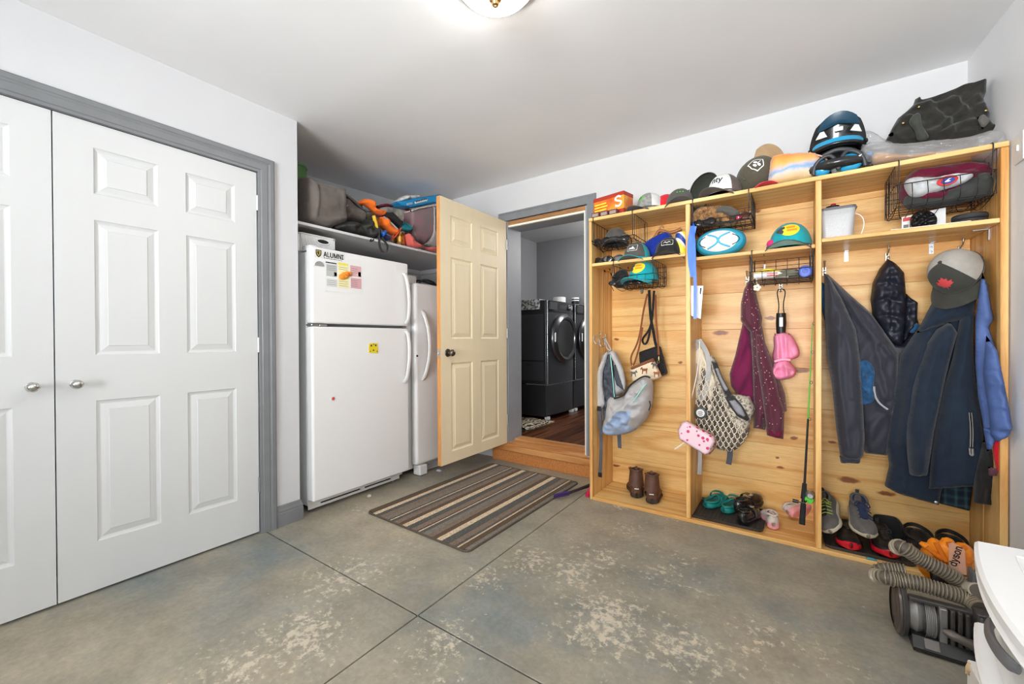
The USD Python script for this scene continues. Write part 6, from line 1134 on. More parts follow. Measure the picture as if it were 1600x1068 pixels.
m_wr = usdkit.material(stage, '/World/Looks/berry_print', {'tc': ('texture_coordinate', {}), 'v': ('voronoi_texture', {'scale': 34., 'randomness': .8}), 'sc': ('separate_color', {}), 'r': ('rgb_ramp', {'ramp': [(0, srgb((206, 58, 104))), (.26, srgb((214, 70, 116))), (.30, srgb((238, 204, 214)))], 'interpolate': False}), 'p': ('principled_bsdf', {'roughness': .45})}, [('tc.object', 'v.vector'), ('v.distance', 'r.fac'), ('r.color', 'p.base_color')], surface='p.BSDF')
y = 2.585
wo = oxz(C2([(404, 612), (420, 585), (440, 578), (548, 640), (554, 662), (530, 708), (512, 713), (410, 650)]), y)
wr.part('body', mv(puff(wo, .022, .022, .018, .008, smooth=False), (0, y, 0)), m_wr, smooth=True, world=True)
wr.part('zip', tube(smooth_path(opt(C2([(440, 577), (500, 610), (550, 640), (556, 664), (530, 710)]), y), 30), .0035, 6), mat('rosegold', (166, 130, 110), .35, .8), world=True)
wr.part('tassel', J(tube(opt(C2([(430, 664), (408, 680), (392, 690)]), y-.012), [.003, .005, .004], 6)), f_('tassel', (236, 226, 214)), world=True); wr.part('wrist_loop', tube(smooth_path(opt(C2([(442, 578), (452, 520), (470, 440), (488, 330), (492, 262)]), y+.06), 24), .003, 6), m_net, world=True)
# maroon jacket
mj = Thing('maroon_jacket', 'maroon hooded jacket with white star dots hanging in the middle bay', 'jacket', (at(1185, 600, y=2.86)[0], 2.88, .75))
m_plain = f_('plum_fleece', (118, 30, 72), var=.08); m_dot = usdkit.material(stage, '/World/Looks/dotted_maroon', {'tc': ('texture_coordinate', {}), 'm': ('mapping', {'scale': (1, .35, 1)}), 'v': ('voronoi_texture', {'scale': 58., 'randomness': .8}), 'r': ('rgb_ramp', {'ramp': [(0, srgb((226, 180, 170))), (.13, srgb((214, 168, 160))), (.17, srgb((88, 28, 50)))], 'interpolate': False}), 'p': ('principled_bsdf', {'roughness': .75, 'sheen_weight': .2}), 'n': ('noise_texture', {'scale': 300.}), 'b': ('bump', {'strength': .25, 'distance': .003})}, [('tc.object', 'm.vector'), ('m.vector', 'v.vector'), ('v.distance', 'r.fac'), ('r.color', 'p.base_color'), ('tc.object', 'n.vector'), ('n.fac', 'b.height'), ('b.normal', 'p.normal')], surface='p.BSDF')
y = 2.88; L = ln(C2, y)
cloth(mj, 'lining', C2([(662, 190), (690, 190), (705, 320), (712, 470), (706, 540), (660, 500), (616, 440), (610, 390), (632, 320), (648, 250)]), y, .045, m_plain, .04, .010, drape(.014, 26, 5, 2, -.4), back=.04, smooth=False, label='plain plum lining')
cloth(mj, 'hood', C2([(688, 20), (706, 32), (722, 100), (740, 170), (736, 210), (712, 240), (676, 210), (654, 180), (655, 110), (668, 55)]), y-.03, .06, m_dot, .04, .009, fold_lines([L([(690, 40), (700, 200)]), L([(670, 80), (690, 220)])], .012, .010), back=.05, smooth=False)
cloth(mj, 'body', C2([(690, 190), (738, 195), (752, 270), (790, 360), (830, 470), (838, 538), (822, 545), (760, 560), (752, 614), (705, 606), (706, 500), (700, 330)]), y-.02, .05, m_dot, .035, .010, add(fold_lines([L([(720, 220), (740, 420), (735, 600)]), L([(740, 260), (790, 420), (830, 530)])], .016, .014), drape(.010, 28, 5, 5)), back=.05, smooth=False)
sv = cloth(mj, 'sleeve', C2([(712, 230), (742, 240), (775, 340), (800, 440), (828, 540), (826, 610), (824, 648), (790, 642), (760, 634), (750, 560), (736, 450), (716, 340)]), y-.075, .045, m_dot, .035, .009, add(fold_lines([L([(730, 280), (770, 460), (790, 620)]), L([(750, 480), (800, 500)])], .010, .012), drape(.008, 30, 8, 8)), back=.04, smooth=False)
cloth(mj, 'cuff', C2([(756, 606), (826, 612), (824, 650), (790, 644), (758, 634)]), y-.09, .04, _mats['cloth_maroon'], .02, .008, back=.03, parent=sv, smooth=False)
# pink umbrella
um = Thing('pink_umbrella', 'folded pink child umbrella hanging by a black cord in the middle bay', 'umbrella', (at(1225, 570, y=2.86)[0], 2.87, .98))
m_um = mat('umbrella_pink', (246, 150, 184), .5, var=.08, vs=10); y = 2.87; L = ln(C2, y)
cloth(um, 'canopy', C2([(790, 234), (850, 232), (866, 250), (880, 326), (850, 336), (800, 350), (782, 330), (786, 280)]), y, .045, m_um, .04, .008, add(fold_lines([L([(800, 240), (810, 340)]), L([(830, 238), (836, 335)]), L([(852, 240), (866, 325)])], .012, .008), drape(.01, 40, 10, 3)), back=.04)
cloth(um, 'canopy_hem', C2([(800, 338), (840, 334), (856, 350), (876, 384), (868, 400), (830, 414), (790, 412), (770, 392), (778, 360)]), y-.01, .05, m_um, .035, .008, add(fold_lines([L([(800, 345), (780, 400)]), L([(830, 340), (840, 410)]), L([(850, 350), (870, 390)])], .014, .008), drape(.014, 40, 30, 5)), back=.04)
um.part('tie', ribbon(smooth_path(opt(C2([(788, 342), (820, 334), (852, 336)]), y-.052), 10), .012, .003, (0, 0, 1)), m_um, world=True)
um.part('handle', tube(opt(C2([(814, 232), (815, 190), (815, 150)]), y), [.022, .026, .024], 12), m_blackp, world=True); um.part('button', mv(rbox(-.010, .010, -.004, .003, -.028, .028, .004), at(*C2([(815, 185)])[0], y=y-.027)), mat('silver_p', (206, 208, 210), .3), world=True)
um.part('cord', tube(smooth_path(opt(C2([(803, 152), (804, 100), (810, 54), (821, 54), (826, 100), (827, 152)]), y), 26), .003, 6), inkk, world=True); um.part('ribs', J(*[cyl(at(*C2([(790+14*i, 230)])[0], y=y-.01), at(*C2([(794+13*i, 244)])[0], y=y-.03), .002, 5) for i in range(5)]), m_blackp, world=True, kind='stuff')
# fishing rod
fr_ = Thing('fishing_rod', 'green and black fishing rod with a small spinning reel leaning in the middle bay', 'fishing rod', (at(1255, 800, y=2.66)[0], 2.66, BOT))
rodp = [at(*C2([(940, 192)])[0], y=2.75), at(*C2([(922, 570)])[0], y=2.71), at(*C2([(908, 826)])[0], y=2.67), at(*C2([(898, 988)])[0], y=2.64)]
fr_.part('blank', tube([rodp[0], rodp[1]], [.0018, .0042], 8), mat('rod_green', (104, 196, 74), .35), world=True); fr_.part('butt_section', tube([rodp[1], rodp[2]], [.0045, .006], 8), mat('rod_black', (40, 40, 40), .35), world=True)
fr_.part('fore_grip', tube([rodp[2], rodp[2]*.62+rodp[3]*.38], [.010, .0135], 12), mat('foam', (34, 34, 35), .9), world=True); fr_.part('rear_grip', tube([rodp[2]*.5+rodp[3]*.5, rodp[3]], [.012, .0135], 12), _mats['foam'], world=True); fr_.part('reel_seat', tube([rodp[2]*.62+rodp[3]*.38, rodp[2]*.5+rodp[3]*.5], .009, 12), m_blackp, world=True)
for t__ in (.0, .3, .62, 1.): 
    p_ = rodp[0]*(1-t__)+rodp[1]*t__ + np.array([.006, -.003, 0]); fr_.part('line_guide', tube([p_+np.array([.006*math.cos(a), 0, .008*math.sin(a)]) for a in np.linspace(0, 6.28, 12)[:-1]], .0013, 5, closed=True), m_blackp, world=True)
rq = at(*C2([(926, 886)])[0], y=2.665)
rl = fr_.part('reel', mv(lathe([(0, -.022), (.018, -.022), (.022, -.012), (.022, .012), (.018, .022), (0, .022)], 22, axis='y'), rq), mat('reel_green', (88, 200, 60), .35), world=True, label='lime green and silver reel'); fr_.part('spool', mv(lathe([(0, -.030), (.012, -.030), (.020, -.018), (.024, .0), (.012, .012), (0, .012)], 22, axis='y'), rq+[.004, .0, .022]), m_steel, world=True, parent=rl); fr_.part('crank', J(tube([rq, rq+[-.02, -.04, -.014], rq+[-.05, -.04, -.014]], .003, 6), tube([rq+[-.045, -.04, -.014], rq+[-.072, -.04, -.012]], [.008, .009], 10)), m_blackp, world=True, parent=rl, kind='stuff'); fr_.part('reel_foot', tube([rq, rq*.5+(rodp[2]*.55+rodp[3]*.45)*.5, rodp[2]*.55+rodp[3]*.45], .005, 6), m_blackp, world=True, parent=rl)

# ================================================================ shoes and trays on the locker floor
def shoe(name, label, loc, rz, mu, ms, Ls=.28, W=.098, Hs=.075, heel=.03, open_=(.06, .52), toe=.05, mi=None, laces=None, tilt=0., roll=0., group=None, collar=None, sole_h=.028, cat='shoe', shaft=0., ow_=.32, clog_=False):
    """local: heel at y=0, toe at y=Ls, sole on z=0"""
    R = rotm('z', rz) @ rotm('x', tilt) @ rotm('y', roll); t = Thing(name, label, cat, loc, R=R, group=group)
    s = np.linspace(0, 1, 22)
    wid = W/2*np.interp(s, [0, .03, .12, .30, .5, .70, .86, .96, 1], [.25, .52, .70, .72, .78, 1., .90, .55, .16]); cx = .010*np.sin(np.pi*s)*(1 if W > 0 else -1)
    ring = lambda i, z0, z1, k: [(cx[i]+wid[i]*k*math.copysign(abs(math.cos(a))**.75, math.cos(a)), s[i]*Ls, z0+(z1-z0)*(.5+.5*math.copysign(abs(math.sin(a))**.6, math.sin(a)))) for a in np.linspace(0, 2*math.pi, 16, endpoint=False)]
    lift = np.interp(s, [0, .1, .75, 1], [.004, 0, 0, .016])
    t.part('sole', loft([ring(i, lift[i], sole_h+lift[i]*.6+.008*np.interp(s[i], [0, .4, 1], [1, .3, .2]), 1.06) for i in range(22)]), ms, smooth=50)
    topz = np.interp(s, [0, .06, .3, .5, .62, .8, .95, 1], [Hs*.80, Hs, Hs*.86, Hs*.92, Hs*.80, toe+.008, toe, sole_h+.010])
    if clog_: topz = np.interp(s, [0, .06, .3, .48, .58, .8, .95, 1], [Hs*.52, Hs*.62, Hs*.56, Hs*.66, Hs, toe+.012, toe*.9, sole_h+.010])
    rings = []
    for i in range(22):
        r = np.array(ring(i, sole_h*.6, topz[i], 1.)); up = (r[:, 2]-sole_h)/max(.01, topz[i]-sole_h); r[:, 0] = cx[i]+(r[:, 0]-cx[i])*np.where(up > .3, 1-.32*np.clip(up-.3, 0, 1)/.7, 1); rings.append(r)
    up_ = t.part('upper', loft(rings), mu, smooth=50)
    a0, a1 = open_; n = 20; oc = (a0+a1)/2*Ls; ol = (a1-a0)/2*Ls
    ow = W*ow_; oz = lambda yy: np.interp(yy/Ls, s, topz)
    sh = shaft
    rim = [(.002+ow*math.cos(a), oc+ol*math.sin(a), float(oz(oc+ol*math.sin(a)))+sh+.002) for a in np.linspace(0, 2*math.pi, n, endpoint=False)]
    if sh:
        base_ = [(.002+(ow+.010)*math.cos(a), oc+(ol+.012)*math.sin(a), float(oz(oc+ol*math.sin(a)))-.022) for a in np.linspace(0, 2*math.pi, n, endpoint=False)]; mid = [((b[0]+r[0])/2, (b[1]+r[1])/2, (b[2]+r[2])/2) for b, r in zip(base_, rim)]
        inn = [(r[0]*.84, oc+(r[1]-oc)*.88, r[2]-.001) for r in rim]; dn = [(r[0]*.8, oc+(r[1]-oc)*.85, r[2]-.05) for r in rim]
        t.part('shaft', loft([base_, mid, rim, inn, dn], caps=False), mu, smooth=50)
        t.part('lining', loft([[(p[0], p[1], p[2]+.002) for p in dn], [(p[0]*.3, oc+(p[1]-oc)*.3, p[2]-.004) for p in dn]]), mi or inkk)
    else:
        t.part('lining', loft([[(r[0]*.95, oc+(r[1]-oc)*.96, r[2]-.006) for r in rim], [(r[0]*.93, oc+(r[1]-oc)*.94, r[2]+.0015) for r in rim], [(r[0]*.75, oc+(r[1]-oc)*.8, r[2]-.004) for r in rim], [(r[0]*.3, oc+(r[1]-oc)*.4, r[2]-.012) for r in rim]]), mi or inkk, smooth=50)
    t.part('collar', tube(rim, .006 if not collar else collar, 8, closed=True), mu, smooth=50, parent=up_)
    if laces:
        tong = [(0.002, Ls*q, float(oz(Ls*q))+.004) for q in np.linspace(a1-.06, .74, 8)]
        t.part('tongue', tube(tong, np.r_[.020, np.full(6, .018), .012], 10, flat=.35, up=(0, 0, 1)), mi or mu, smooth=50)
        for q in np.linspace(a1-.02, .70, 5): t.part('lace', tube(smooth_path([(-W*.30, Ls*(q-.01), float(oz(Ls*q))-.012), (0, Ls*q, float(oz(Ls*q))+.010), (W*.30, Ls*(q+.02), float(oz(Ls*q))-.012)], 9), .0028, 6), laces)
        t.part('bow', J(*[tube(smooth_path([(0, Ls*(a1-.02), float(oz(Ls*a1))+.012), (k*.022, Ls*(a1-.0), float(oz(Ls*a1))+.022), (k*.030, Ls*(a1+.06), float(oz(Ls*a1))+.006), (k*.008, Ls*(a1+.0), float(oz(Ls*a1))+.012)], 14), .0026, 6) for k in (-1, 1)]), laces, kind='stuff')
        t.part('heel_tab', tube([(0, .012, Hs*.82), (0, .002, Hs+.02), (0, .010, Hs+.022), (0, .016, Hs*.9)], .007, 6, flat=.3, up=(1, 0, 0)) if False else ribbon([(0, .010, Hs*.8), (0, -.002, Hs+.014), (0, .006, Hs+.018)], .016, .003, (1, 0, 0)), inkk)
    return t
FL = BOT+.0005
m_boot = mat('boot_leather', (92, 60, 44), .55, var=.15, vs=24, bump=.3, bs=160); m_bsole = mat('boot_sole', (60, 50, 44), .8); m_yelin = f_('boot_yellow', (188, 156, 60))
for i, (a_, b_, lab, r) in enumerate(((997, 777, 'left of the pair', 24), (1020, 786, 'right of the pair', 14))):
    q = at(a_, b_, z=.02); b_ = shoe('work_boot', f'brown leather ankle boot with yellow lining on the left bay floor, {lab}', (q[0], q[1]-.03, FL), r, m_boot, m_bsole, .225, .115, .105, open_=(.03, .40), mi=m_yelin, group='brown ankle boots', shaft=.085, ow_=.36, cat='boot')
    b_.part('white_tab', mv(rbox(-.015, .015, -.002, .002, -.003, .003, .001), (0, .0, .066)), inkw); b_.part('pull_loop', ribbon(smooth_path([(0, .012, .18), (0, .004, .212), (0, .016, .214), (0, .02, .185)], 10), .014, .002, (1, 0, 0)), m_boot)
def tray(label, loc, rz, L_, W_):
    t = Thing('boot_tray', label, 'tray', loc, rz); m_ = mat('tray_rubber', (58, 54, 52), .6, var=.12, vs=20)
    t.part('tray', J(loft([np.c_[rrect(L_/2*s, W_/2*s, .03), np.full(28, z)] for s, z in ((.97, .0), (1, .018), (.985, .018), (.955, .004))])), m_, smooth=30)
    for i in range(int(L_/.022)-2): t.part('rib', box(-L_/2+.03+.022*i, -L_/2+.038+.022*i, -W_/2+.02, W_/2-.02, .0035, .0075, .001), m_, smooth=False)
    return t
ta, tbq = at(1088, 806, z=.022), at(1181, 825, z=.022); tray('dark brown ribbed boot tray under the teal clogs in the middle bay', ((ta[0]+tbq[0])/2-.005, 2.79, FL), 0, .40, .33)
m_clog = mat('clog_teal', (18, 132, 124), .55); m_clogb = mat('clog_black', (40, 40, 41), .6)
TZ = FL+.008
def clog(label, loc, rz, m_, group, s=1., roll=0., tilt=0.):
    t = shoe('clog', label, loc, rz, m_, m_, .255*s, .105*s, .070*s, open_=(.04, .56), toe=.050*s, mi=mat('clog_inside_%d' % int(1000*s), (12, 88, 84) if m_ is m_clog else (24, 24, 25), .6), ow_=.37, clog_=m_ is m_clog, group=group, collar=.007, sole_h=.026*s, roll=roll, tilt=tilt)
    t.part('heel_strap', tube(smooth_path([(-.046*s, .10*s, .066*s), (-.040*s, .04*s, .075*s), (0, .004*s, .082*s), (.040*s, .04*s, .075*s), (.046*s, .10*s, .066*s)], 20), .009*s, 8, flat=.45, up=(0, 0, 1)) if False else ribbon(smooth_path([(-.046*s, .135*s, .050*s), (-.044*s, .150*s, .072*s), (0, .165*s, .086*s), (.044*s, .150*s, .072*s), (.046*s, .135*s, .050*s)] if m_ is m_clog else [(-.046*s, .10*s, .066*s), (-.040*s, .03*s, .078*s), (0, -.004*s, .086*s), (.040*s, .03*s, .078*s), (.046*s, .10*s, .066*s)], 20), .016*s, .004, (0, 1, .3) if m_ is m_clog else (0, 0, 1)), m_)
    t.part('rivet', J(*[ell((k*.047*s, (.135 if m_ is m_clog else .10)*s, (.052 if m_ is m_clog else .066)*s), (.003, .007, .007), 1) for k in (-1, 1)]), m_, kind='stuff')
    t.part('vent_hole', J(*[ell((-.028*s+.019*s*(k % 4), .165*s+.020*s*(k//4), .0625*s-.004*s*(k//4)-.0016*abs(k % 4-1.5)), (.0045, .0045, .003), 1) for k in range(8)]), inkk, kind='stuff')
    return t
for i, (a_, b_, lab, r) in enumerate(((1103, 793, 'left of the pair', -22), (1131, 801, 'right of the pair', -18))):
    q = at(a_, b_, z=.03); clog(f'teal rubber clog on the ribbed tray in the middle bay, {lab}', (q[0], q[1]-.01, TZ), r, m_clog, 'teal clogs', .88)
mbk = mat('shoe_black_gloss', (26, 25, 26), .16, coat=.4)
for i, (a_, b_, y_, lab, r) in enumerate(((1158, 788, 2.80, 'further back', -30), (1166, 806, 2.71, 'nearer the front', -12))):
    q = at(a_, b_, y=y_); t = shoe('black_shoe', f'glossy black strapped shoe on the ribbed tray in the middle bay, {lab}', (q[0]-.02, y_-.06, TZ+.030*(1-i)), r, mbk, mbk, .22, .088, .075, open_=(.05, .42), toe=.06, group='glossy black shoes', tilt=8*(1-i))
    t.part('strap', ribbon(smooth_path([(-.045, .11, .03), (-.03, .112, .075), (0, .112, .086), (.03, .112, .075), (.045, .11, .03)], 16), .022, .004, (0, 1, 0)), mbk); t.part('buckle', mv(rbox(-.009, .009, -.012, .012, -.003, .003, .002), (.022, .112, .083)), m_steel)
m_pw = fab('sneaker_cream', (206, 192, 182), var=.12, vs=40); m_pk = mat('sneaker_pink', (232, 158, 160), .6)
q = at(1206, 820, z=.03); shoe('sneaker', 'small cream and pink sneaker standing on the middle bay floor', (q[0]+.01, q[1]-.05, FL), 14, m_pw, m_pk, .19, .086, .082, open_=(.03, .52), mi=f_('sneak_in', (92, 84, 84)), toe=.05, sole_h=.034)
q = at(1240, 812, z=.03); shoe('sneaker', 'small cream and pink sneaker lying on its side by the fishing rod', (q[0]-.005, q[1]-.03, FL+.043), -40, m_pw, m_pk, .19, .082, .072, open_=(.04, .50), mi=_mats['cloth_sneak_in'], toe=.05, sole_h=.034, roll=-72)
ta = at(1410, 862, z=.022)
tray('dark ribbed boot tray under the grey running shoes in the right bay', (.285, 2.79, FL), 0, .35, .33)
m_run = fab('runner_grey', (98, 94, 90), var=.12, vs=50, bs=600); m_rsole = mat('runner_sole', (196, 184, 160), .7); m_nv = f_('lace_navy', (34, 44, 72)); m_rs = mat('red_sole', (206, 24, 40), .45, var=.15, vs=30)
q = at(1388, 838, z=.06)
shoe('running_shoe', 'black running shoe with bright red sole on the right bay tray, right of the pair', (.345, 2.90, TZ), 180+4, mat('runner_black', (32, 32, 34), .4, var=.2, vs=30), m_rs, .28, .10, .085, open_=(.05, .42), toe=.058, group='black and red running shoes', sole_h=.042, laces=inkk)
shoe('running_shoe', 'black running shoe with bright red sole on the right bay tray, under the grey pair', (.225, 2.89, TZ), 180-2, _mats['runner_black'], m_rs, .28, .10, .068, open_=(.05, .42), toe=.050, group='black and red running shoes', sole_h=.042)
shoe('running_shoe', 'grey running shoe with navy laces, pointing out of the right bay', (.262, 2.91, TZ+.135), 180+4, m_run, m_rsole, .29, .105, .095, open_=(.05, .40), toe=.060, group='grey running shoes', laces=m_nv, sole_h=.030, tilt=-13, mi=m_nv)
shoe('running_shoe', 'grey running shoe tipped against the divider of the right bay', (.172, 2.92, TZ+.125), 180-4, m_run, m_rsole, .29, .105, .095, open_=(.05, .40), toe=.060, group='grey running shoes', laces=f_('lace_lime', (150, 168, 70)), sole_h=.030, tilt=-14, roll=34, mi=inkk)
for i, (x_, y_, r) in enumerate(((.495, 2.945, 182), (.622, 2.945, 176))): clog(f'black rubber clog in the right corner of the right bay, {("left", "right")[i]} of the pair', (x_, y_, FL), r, m_clogb, 'black clogs', 1.12)
hb = Thing('black_pouch', 'black flat bag leaning on the right bay back between the running shoes and clogs', 'bag', (at(1402, 808, y=2.94)[0], 2.945, FL))
CV = CR(1240, 740, 6.673)
cloth(hb, 'bag', CV([(850, 420), (960, 430), (1080, 460), (1130, 520), (1150, 620), (1120, 720), (1000, 760), (900, 640)]), 2.945, .015, black, .02, .008, back=.012)
a = Thing('teal_clip', 'tiny teal plastic clip on the front edge of the right bay floor', 'clip', (*at(1360, 874, z=.022)[:2], FL)); a.part('body', rbox(-.016, .016, -.006, .006, 0, .010, .003), mat('clip_teal', (80, 150, 160), .4)); a.part('jaw', rbox(.010, .024, -.004, .004, .002, .008, .002), _mats['clip_teal'])
# purple scraper and pink thing by the locker's left foot
br_ = Thing('snow_brush', 'purple snow brush with dark handle lying on the mat corner beside the locker', 'brush', (*at(885, 765, z=.02)[:2], .009))
pA, pB, pC = at(867, 775, z=.03), at(888, 770, z=.03), at(918, 759, z=.035)
br_.part('bristles', tube([pA+[0, 0, -.004], pB+[0, 0, -.004]], .016, 8, flat=.6, up=(0, 0, 1)), f_('bristle_purple', (62, 34, 92)), world=True); br_.part('head', tube([pA+[0, 0, .008], pB+[0, 0, .009]], .012, 8, flat=.5, up=(0, 0, 1)), mat('purple_p', (70, 40, 110), .4), world=True); br_.part('handle', tube([pB, pB*.5+pC*.5, pC, pC+(pC-pB)*.55], [.011, .010, .012, .012], 8), mat('handle_dark', (56, 44, 48), .5), world=True)
sc_ = Thing('pink_scraper', 'crimson plastic grip poking out at the locker left foot', 'scraper', (*at(919, 768, z=.03)[:2], 0)); pS = at(918.5, 772, z=.025); sc_.part('grip', tube([pS+[-.006, .0, -.010], pS+[-.008, .03, .0], pS+[-.010, .09, .03]], [.014, .014, .011], 10), mat('crimson_p', (214, 32, 84), .4), world=True); sc_.part('blade', tube([pS+[-.010, .09, .03], pS+[-.011, .2, .09]], .009, 8), mat('handle_red', (150, 40, 50), .5), world=True)
for i, (a_, b_, c_) in enumerate(((686, 736, (206, 214, 228)), (577, 776, (214, 206, 196)), (664, 700, (216, 214, 210)))):
    if i == 2: continue
    q = at(a_, b_, z=.0); t = Thing('paper_scrap', ('small pale blue scrap lying on the floor before the freezer', 'small white crumb of paint on the floor before the refrigerator')[i], 'scrap', (q[0], q[1], .0005)); t.part('scrap', rbox(-.022+.012*i, .022-.012*i, -.012, .012, 0, .012, .004), mat(f'scrap_{i}', c_, .5)); t.part('fold', rbox(-.012, .010, -.006, .010, .010, .015, .002), mat(f'scrap_{i}', c_, .5))
# ================================================================ things on the alcove shelf: outlines in (y, z) on a plane of constant x, facing +x
CS = CR(460, 240, 6.6667)
def oyz(P, x): return [(q[1], q[2]) for q in (at(a, b, x=x) for a, b in P)]
def clothx(th, name, P, x, front, mt, edge=.03, step=.011, folds=None, back=.006, parent=None, label=None, smooth=True):
    m = puff(oyz(CS(P), x), front, back, edge, step, folds, .5, smooth); v = m[0]
    return th.part(name, (np.stack([x-v[:, 1], v[:, 0], v[:, 2]], 1), m[1]), mt, smooth=True, parent=parent, label=label, world=True)
lx = lambda P, x: [(q[1], q[2]) for q in (at(a, b, x=x) for a, b in CS(P))]
pz = lambda P, x: [at(a, b, x=x) for a, b in CS(P)]
tg = Thing('tote_bag', 'bulging grey canvas tote bag at the left end of the alcove shelf', 'bag', (sx-.15, 1.6, SZ))
m_tote = fab('tote_grey', (104, 96, 90), var=.14, vs=10); X = sx-.10
clothx(tg, 'body', [(48, 250), (92, 255), (135, 290), (300, 330), (462, 382), (474, 470), (486, 600), (495, 705), (478, 742), (380, 770), (295, 790), (200, 772), (120, 742), (64, 712), (46, 600)], X, .13, m_tote, .06, .011, add(fold_lines([lx([(130, 300), (125, 700)], X), lx([(120, 710), (300, 720), (480, 700)], X), lx([(170, 350), (300, 400), (450, 400)], X)], .012, .010), drape(.010, 12, 10, 3)), back=.12, smooth=False)
clothx(tg, 'flap', [(120, 275), (200, 300), (330, 345), (460, 380), (466, 440), (330, 430), (240, 415), (190, 400)], X-.06, .02, fab('tote_flap', (128, 122, 104), var=.2, vs=14), .03, .010, drape(.012, 20, 30, 5), back=.03, smooth=False)
gt = Thing('green_tub', 'green plastic tub stacked behind the tote bag at the alcove wall', 'tub', (sx-.30, 1.43, at(*CS([(80, 255)])[0], x=sx-.30)[2])); z0 = at(*CS([(80, 255)])[0], x=sx-.3)[2]; z1 = at(*CS([(80, 152)])[0], x=sx-.3)[2]
yg = at(*CS([(112, 200)])[0], x=sx-.3)[1]; hgt = z1-z0
ys_ = (z0-SZ); gt2 = None
gt.part('tub', mv(lathe([(0, -ys_), (.075, -ys_), (.085, 0), (.085, hgt*.92), (.08, hgt), (0, hgt)], 24), (0, yg-.085-1.43, 0)), mat('tub_green', (70, 112, 54), .5)); gt.part('rim', mv(lathe([(.085, hgt*.7), (.089, hgt*.72), (.089, hgt*.8), (.085, hgt*.82)], 24), (0, yg-.085-1.43, 0)), _mats['tub_green'])
gc = Thing('grey_satchel', 'grey canvas satchel with pale triangular flash, right of the tote bag', 'bag', (sx-.12, 1.95, SZ))
X = sx-.12
clothx(gc, 'body', [(462, 400), (500, 415), (600, 490), (680, 570), (718, 640), (716, 722), (600, 705), (490, 690)], X, .07, m_tote, .04, .010, add(fold_lines([lx([(470, 410), (700, 600)], X), lx([(480, 600), (715, 640)], X)], .012, .010), drape(.010, 14, 14, 6)), back=.10, smooth=False)
clothx(gc, 'flash', [(484, 534), (584, 580), (490, 576)], X-.0, .075, f_('flashpale', (190, 180, 166)), .01, .008, smooth=False, label='pale triangular flash'); gc.part('strap', ribbon(smooth_path(pz([(464, 402), (520, 440), (620, 520), (720, 600), (800, 625)], X+.06), 24), .024, .004, (1, 0, .3)), black, world=True)
bd_ = Thing('black_duffel', 'crumpled black nylon bag on the shelf edge below the satchel', 'bag', (sx-.08, 2.05, SZ)); X = sx-.05
clothx(bd_, 'body', [(415, 772), (470, 720), (540, 700), (640, 715), (715, 722), (740, 680), (790, 690), (836, 720), (870, 790), (892, 852), (850, 880), (790, 890), (700, 846), (600, 836), (500, 800)], X, .06, mat('duffel_nylon', (44, 45, 43), .5, var=.2, vs=18), .04, .010, lambda x, z: .018*noise(np.c_[x*22, z*30, x*0+2])+.008*noise(np.c_[x*60, z*60, x*0]), back=.10)
bd_.part('buckle', tube(smooth_path(pz([(800, 890), (790, 910), (815, 905), (826, 890)], X+.05), 12), .005, 6), m_blackp, world=True)
bd_.part('strap_loop', ribbon(smooth_path(pz([(876, 800), (882, 880), (892, 970), (915, 1018), (945, 1025), (968, 1002), (964, 950), (930, 900), (912, 870)], sx+.012), 40), .022, .004, (1, 0, 0)), f_('straploop', (52, 51, 50)), world=True, label='dark webbing loop hanging over the shelf edge')
clothx(bd_, 'pocket', [(712, 622), (760, 612), (806, 628), (812, 690), (770, 690), (730, 660)], X-.02, .05, f_('pocketdark', (64, 58, 42)), .02, .009, drape(.012, 30, 30, 2), back=.05)
yf = Thing('yellow_whistle', 'yellow plastic tool standing against the orange life vest', 'tool', (sx-.02, 2.12, SZ+.03)); yf.part('body', tube(pz([(826, 645), (846, 720), (866, 785)], sx-.0), [.013, .015, .010], 8), mat('tool_yellow', (222, 180, 40), .4), world=True); yf.part('tip', tube(pz([(866, 785), (872, 800)], sx-.0), [.006, .004], 8), inkk, world=True)
ov = Thing('life_vest', 'orange life vest with grey piping and black panels, crumpled mid shelf', 'life vest', (sx-.12, 2.25, SZ)); X = sx-.10
m_or = f_('vest_orange', (244, 116, 34), var=.06)
clothx(ov, 'front_panel', [(648, 522), (690, 482), (730, 470), (770, 476), (812, 505), (822, 555), (880, 580), (946, 604), (932, 640), (860, 640), (790, 602), (716, 540)], X, .05, m_or, .03, .009, drape(.014, 20, 24, 3), back=.08)
clothx(ov, 'side_panel', [(878, 662), (925, 655), (1000, 720), (1072, 792), (1062, 835), (1036, 850), (960, 800), (900, 750)], X+.04, .04, m_or, .02, .009, drape(.010, 20, 20, 5), back=.06, smooth=False)
clothx(ov, 'black_panel', [(930, 610), (1000, 600), (1060, 670), (1112, 722), (1085, 775), (1040, 740), (980, 690)], X+.02, .04, black, .02, .009, drape(.010, 24, 24, 2), back=.06, smooth=False)
clothx(ov, 'grey_panel', [(700, 530), (740, 560), (800, 610), (760, 612), (716, 590)], X+.03, .025, f_('vest_grey', (96, 100, 106)), .015, .008, smooth=False)
ov.part('piping', tube(smooth_path(pz([(930, 655), (1000, 712), (1074, 784)], X+.085), 14), .006, 6), mat('vest_pipe', (170, 170, 172), .5), world=True); ov.part('strap', ribbon(smooth_path(pz([(1030, 845), (1010, 890), (1000, 905), (1050, 860), (1110, 770)], X+.07), 20), .018, .004, (1, 0, 0)), f_('vest_strap', (222, 84, 50)), world=True)
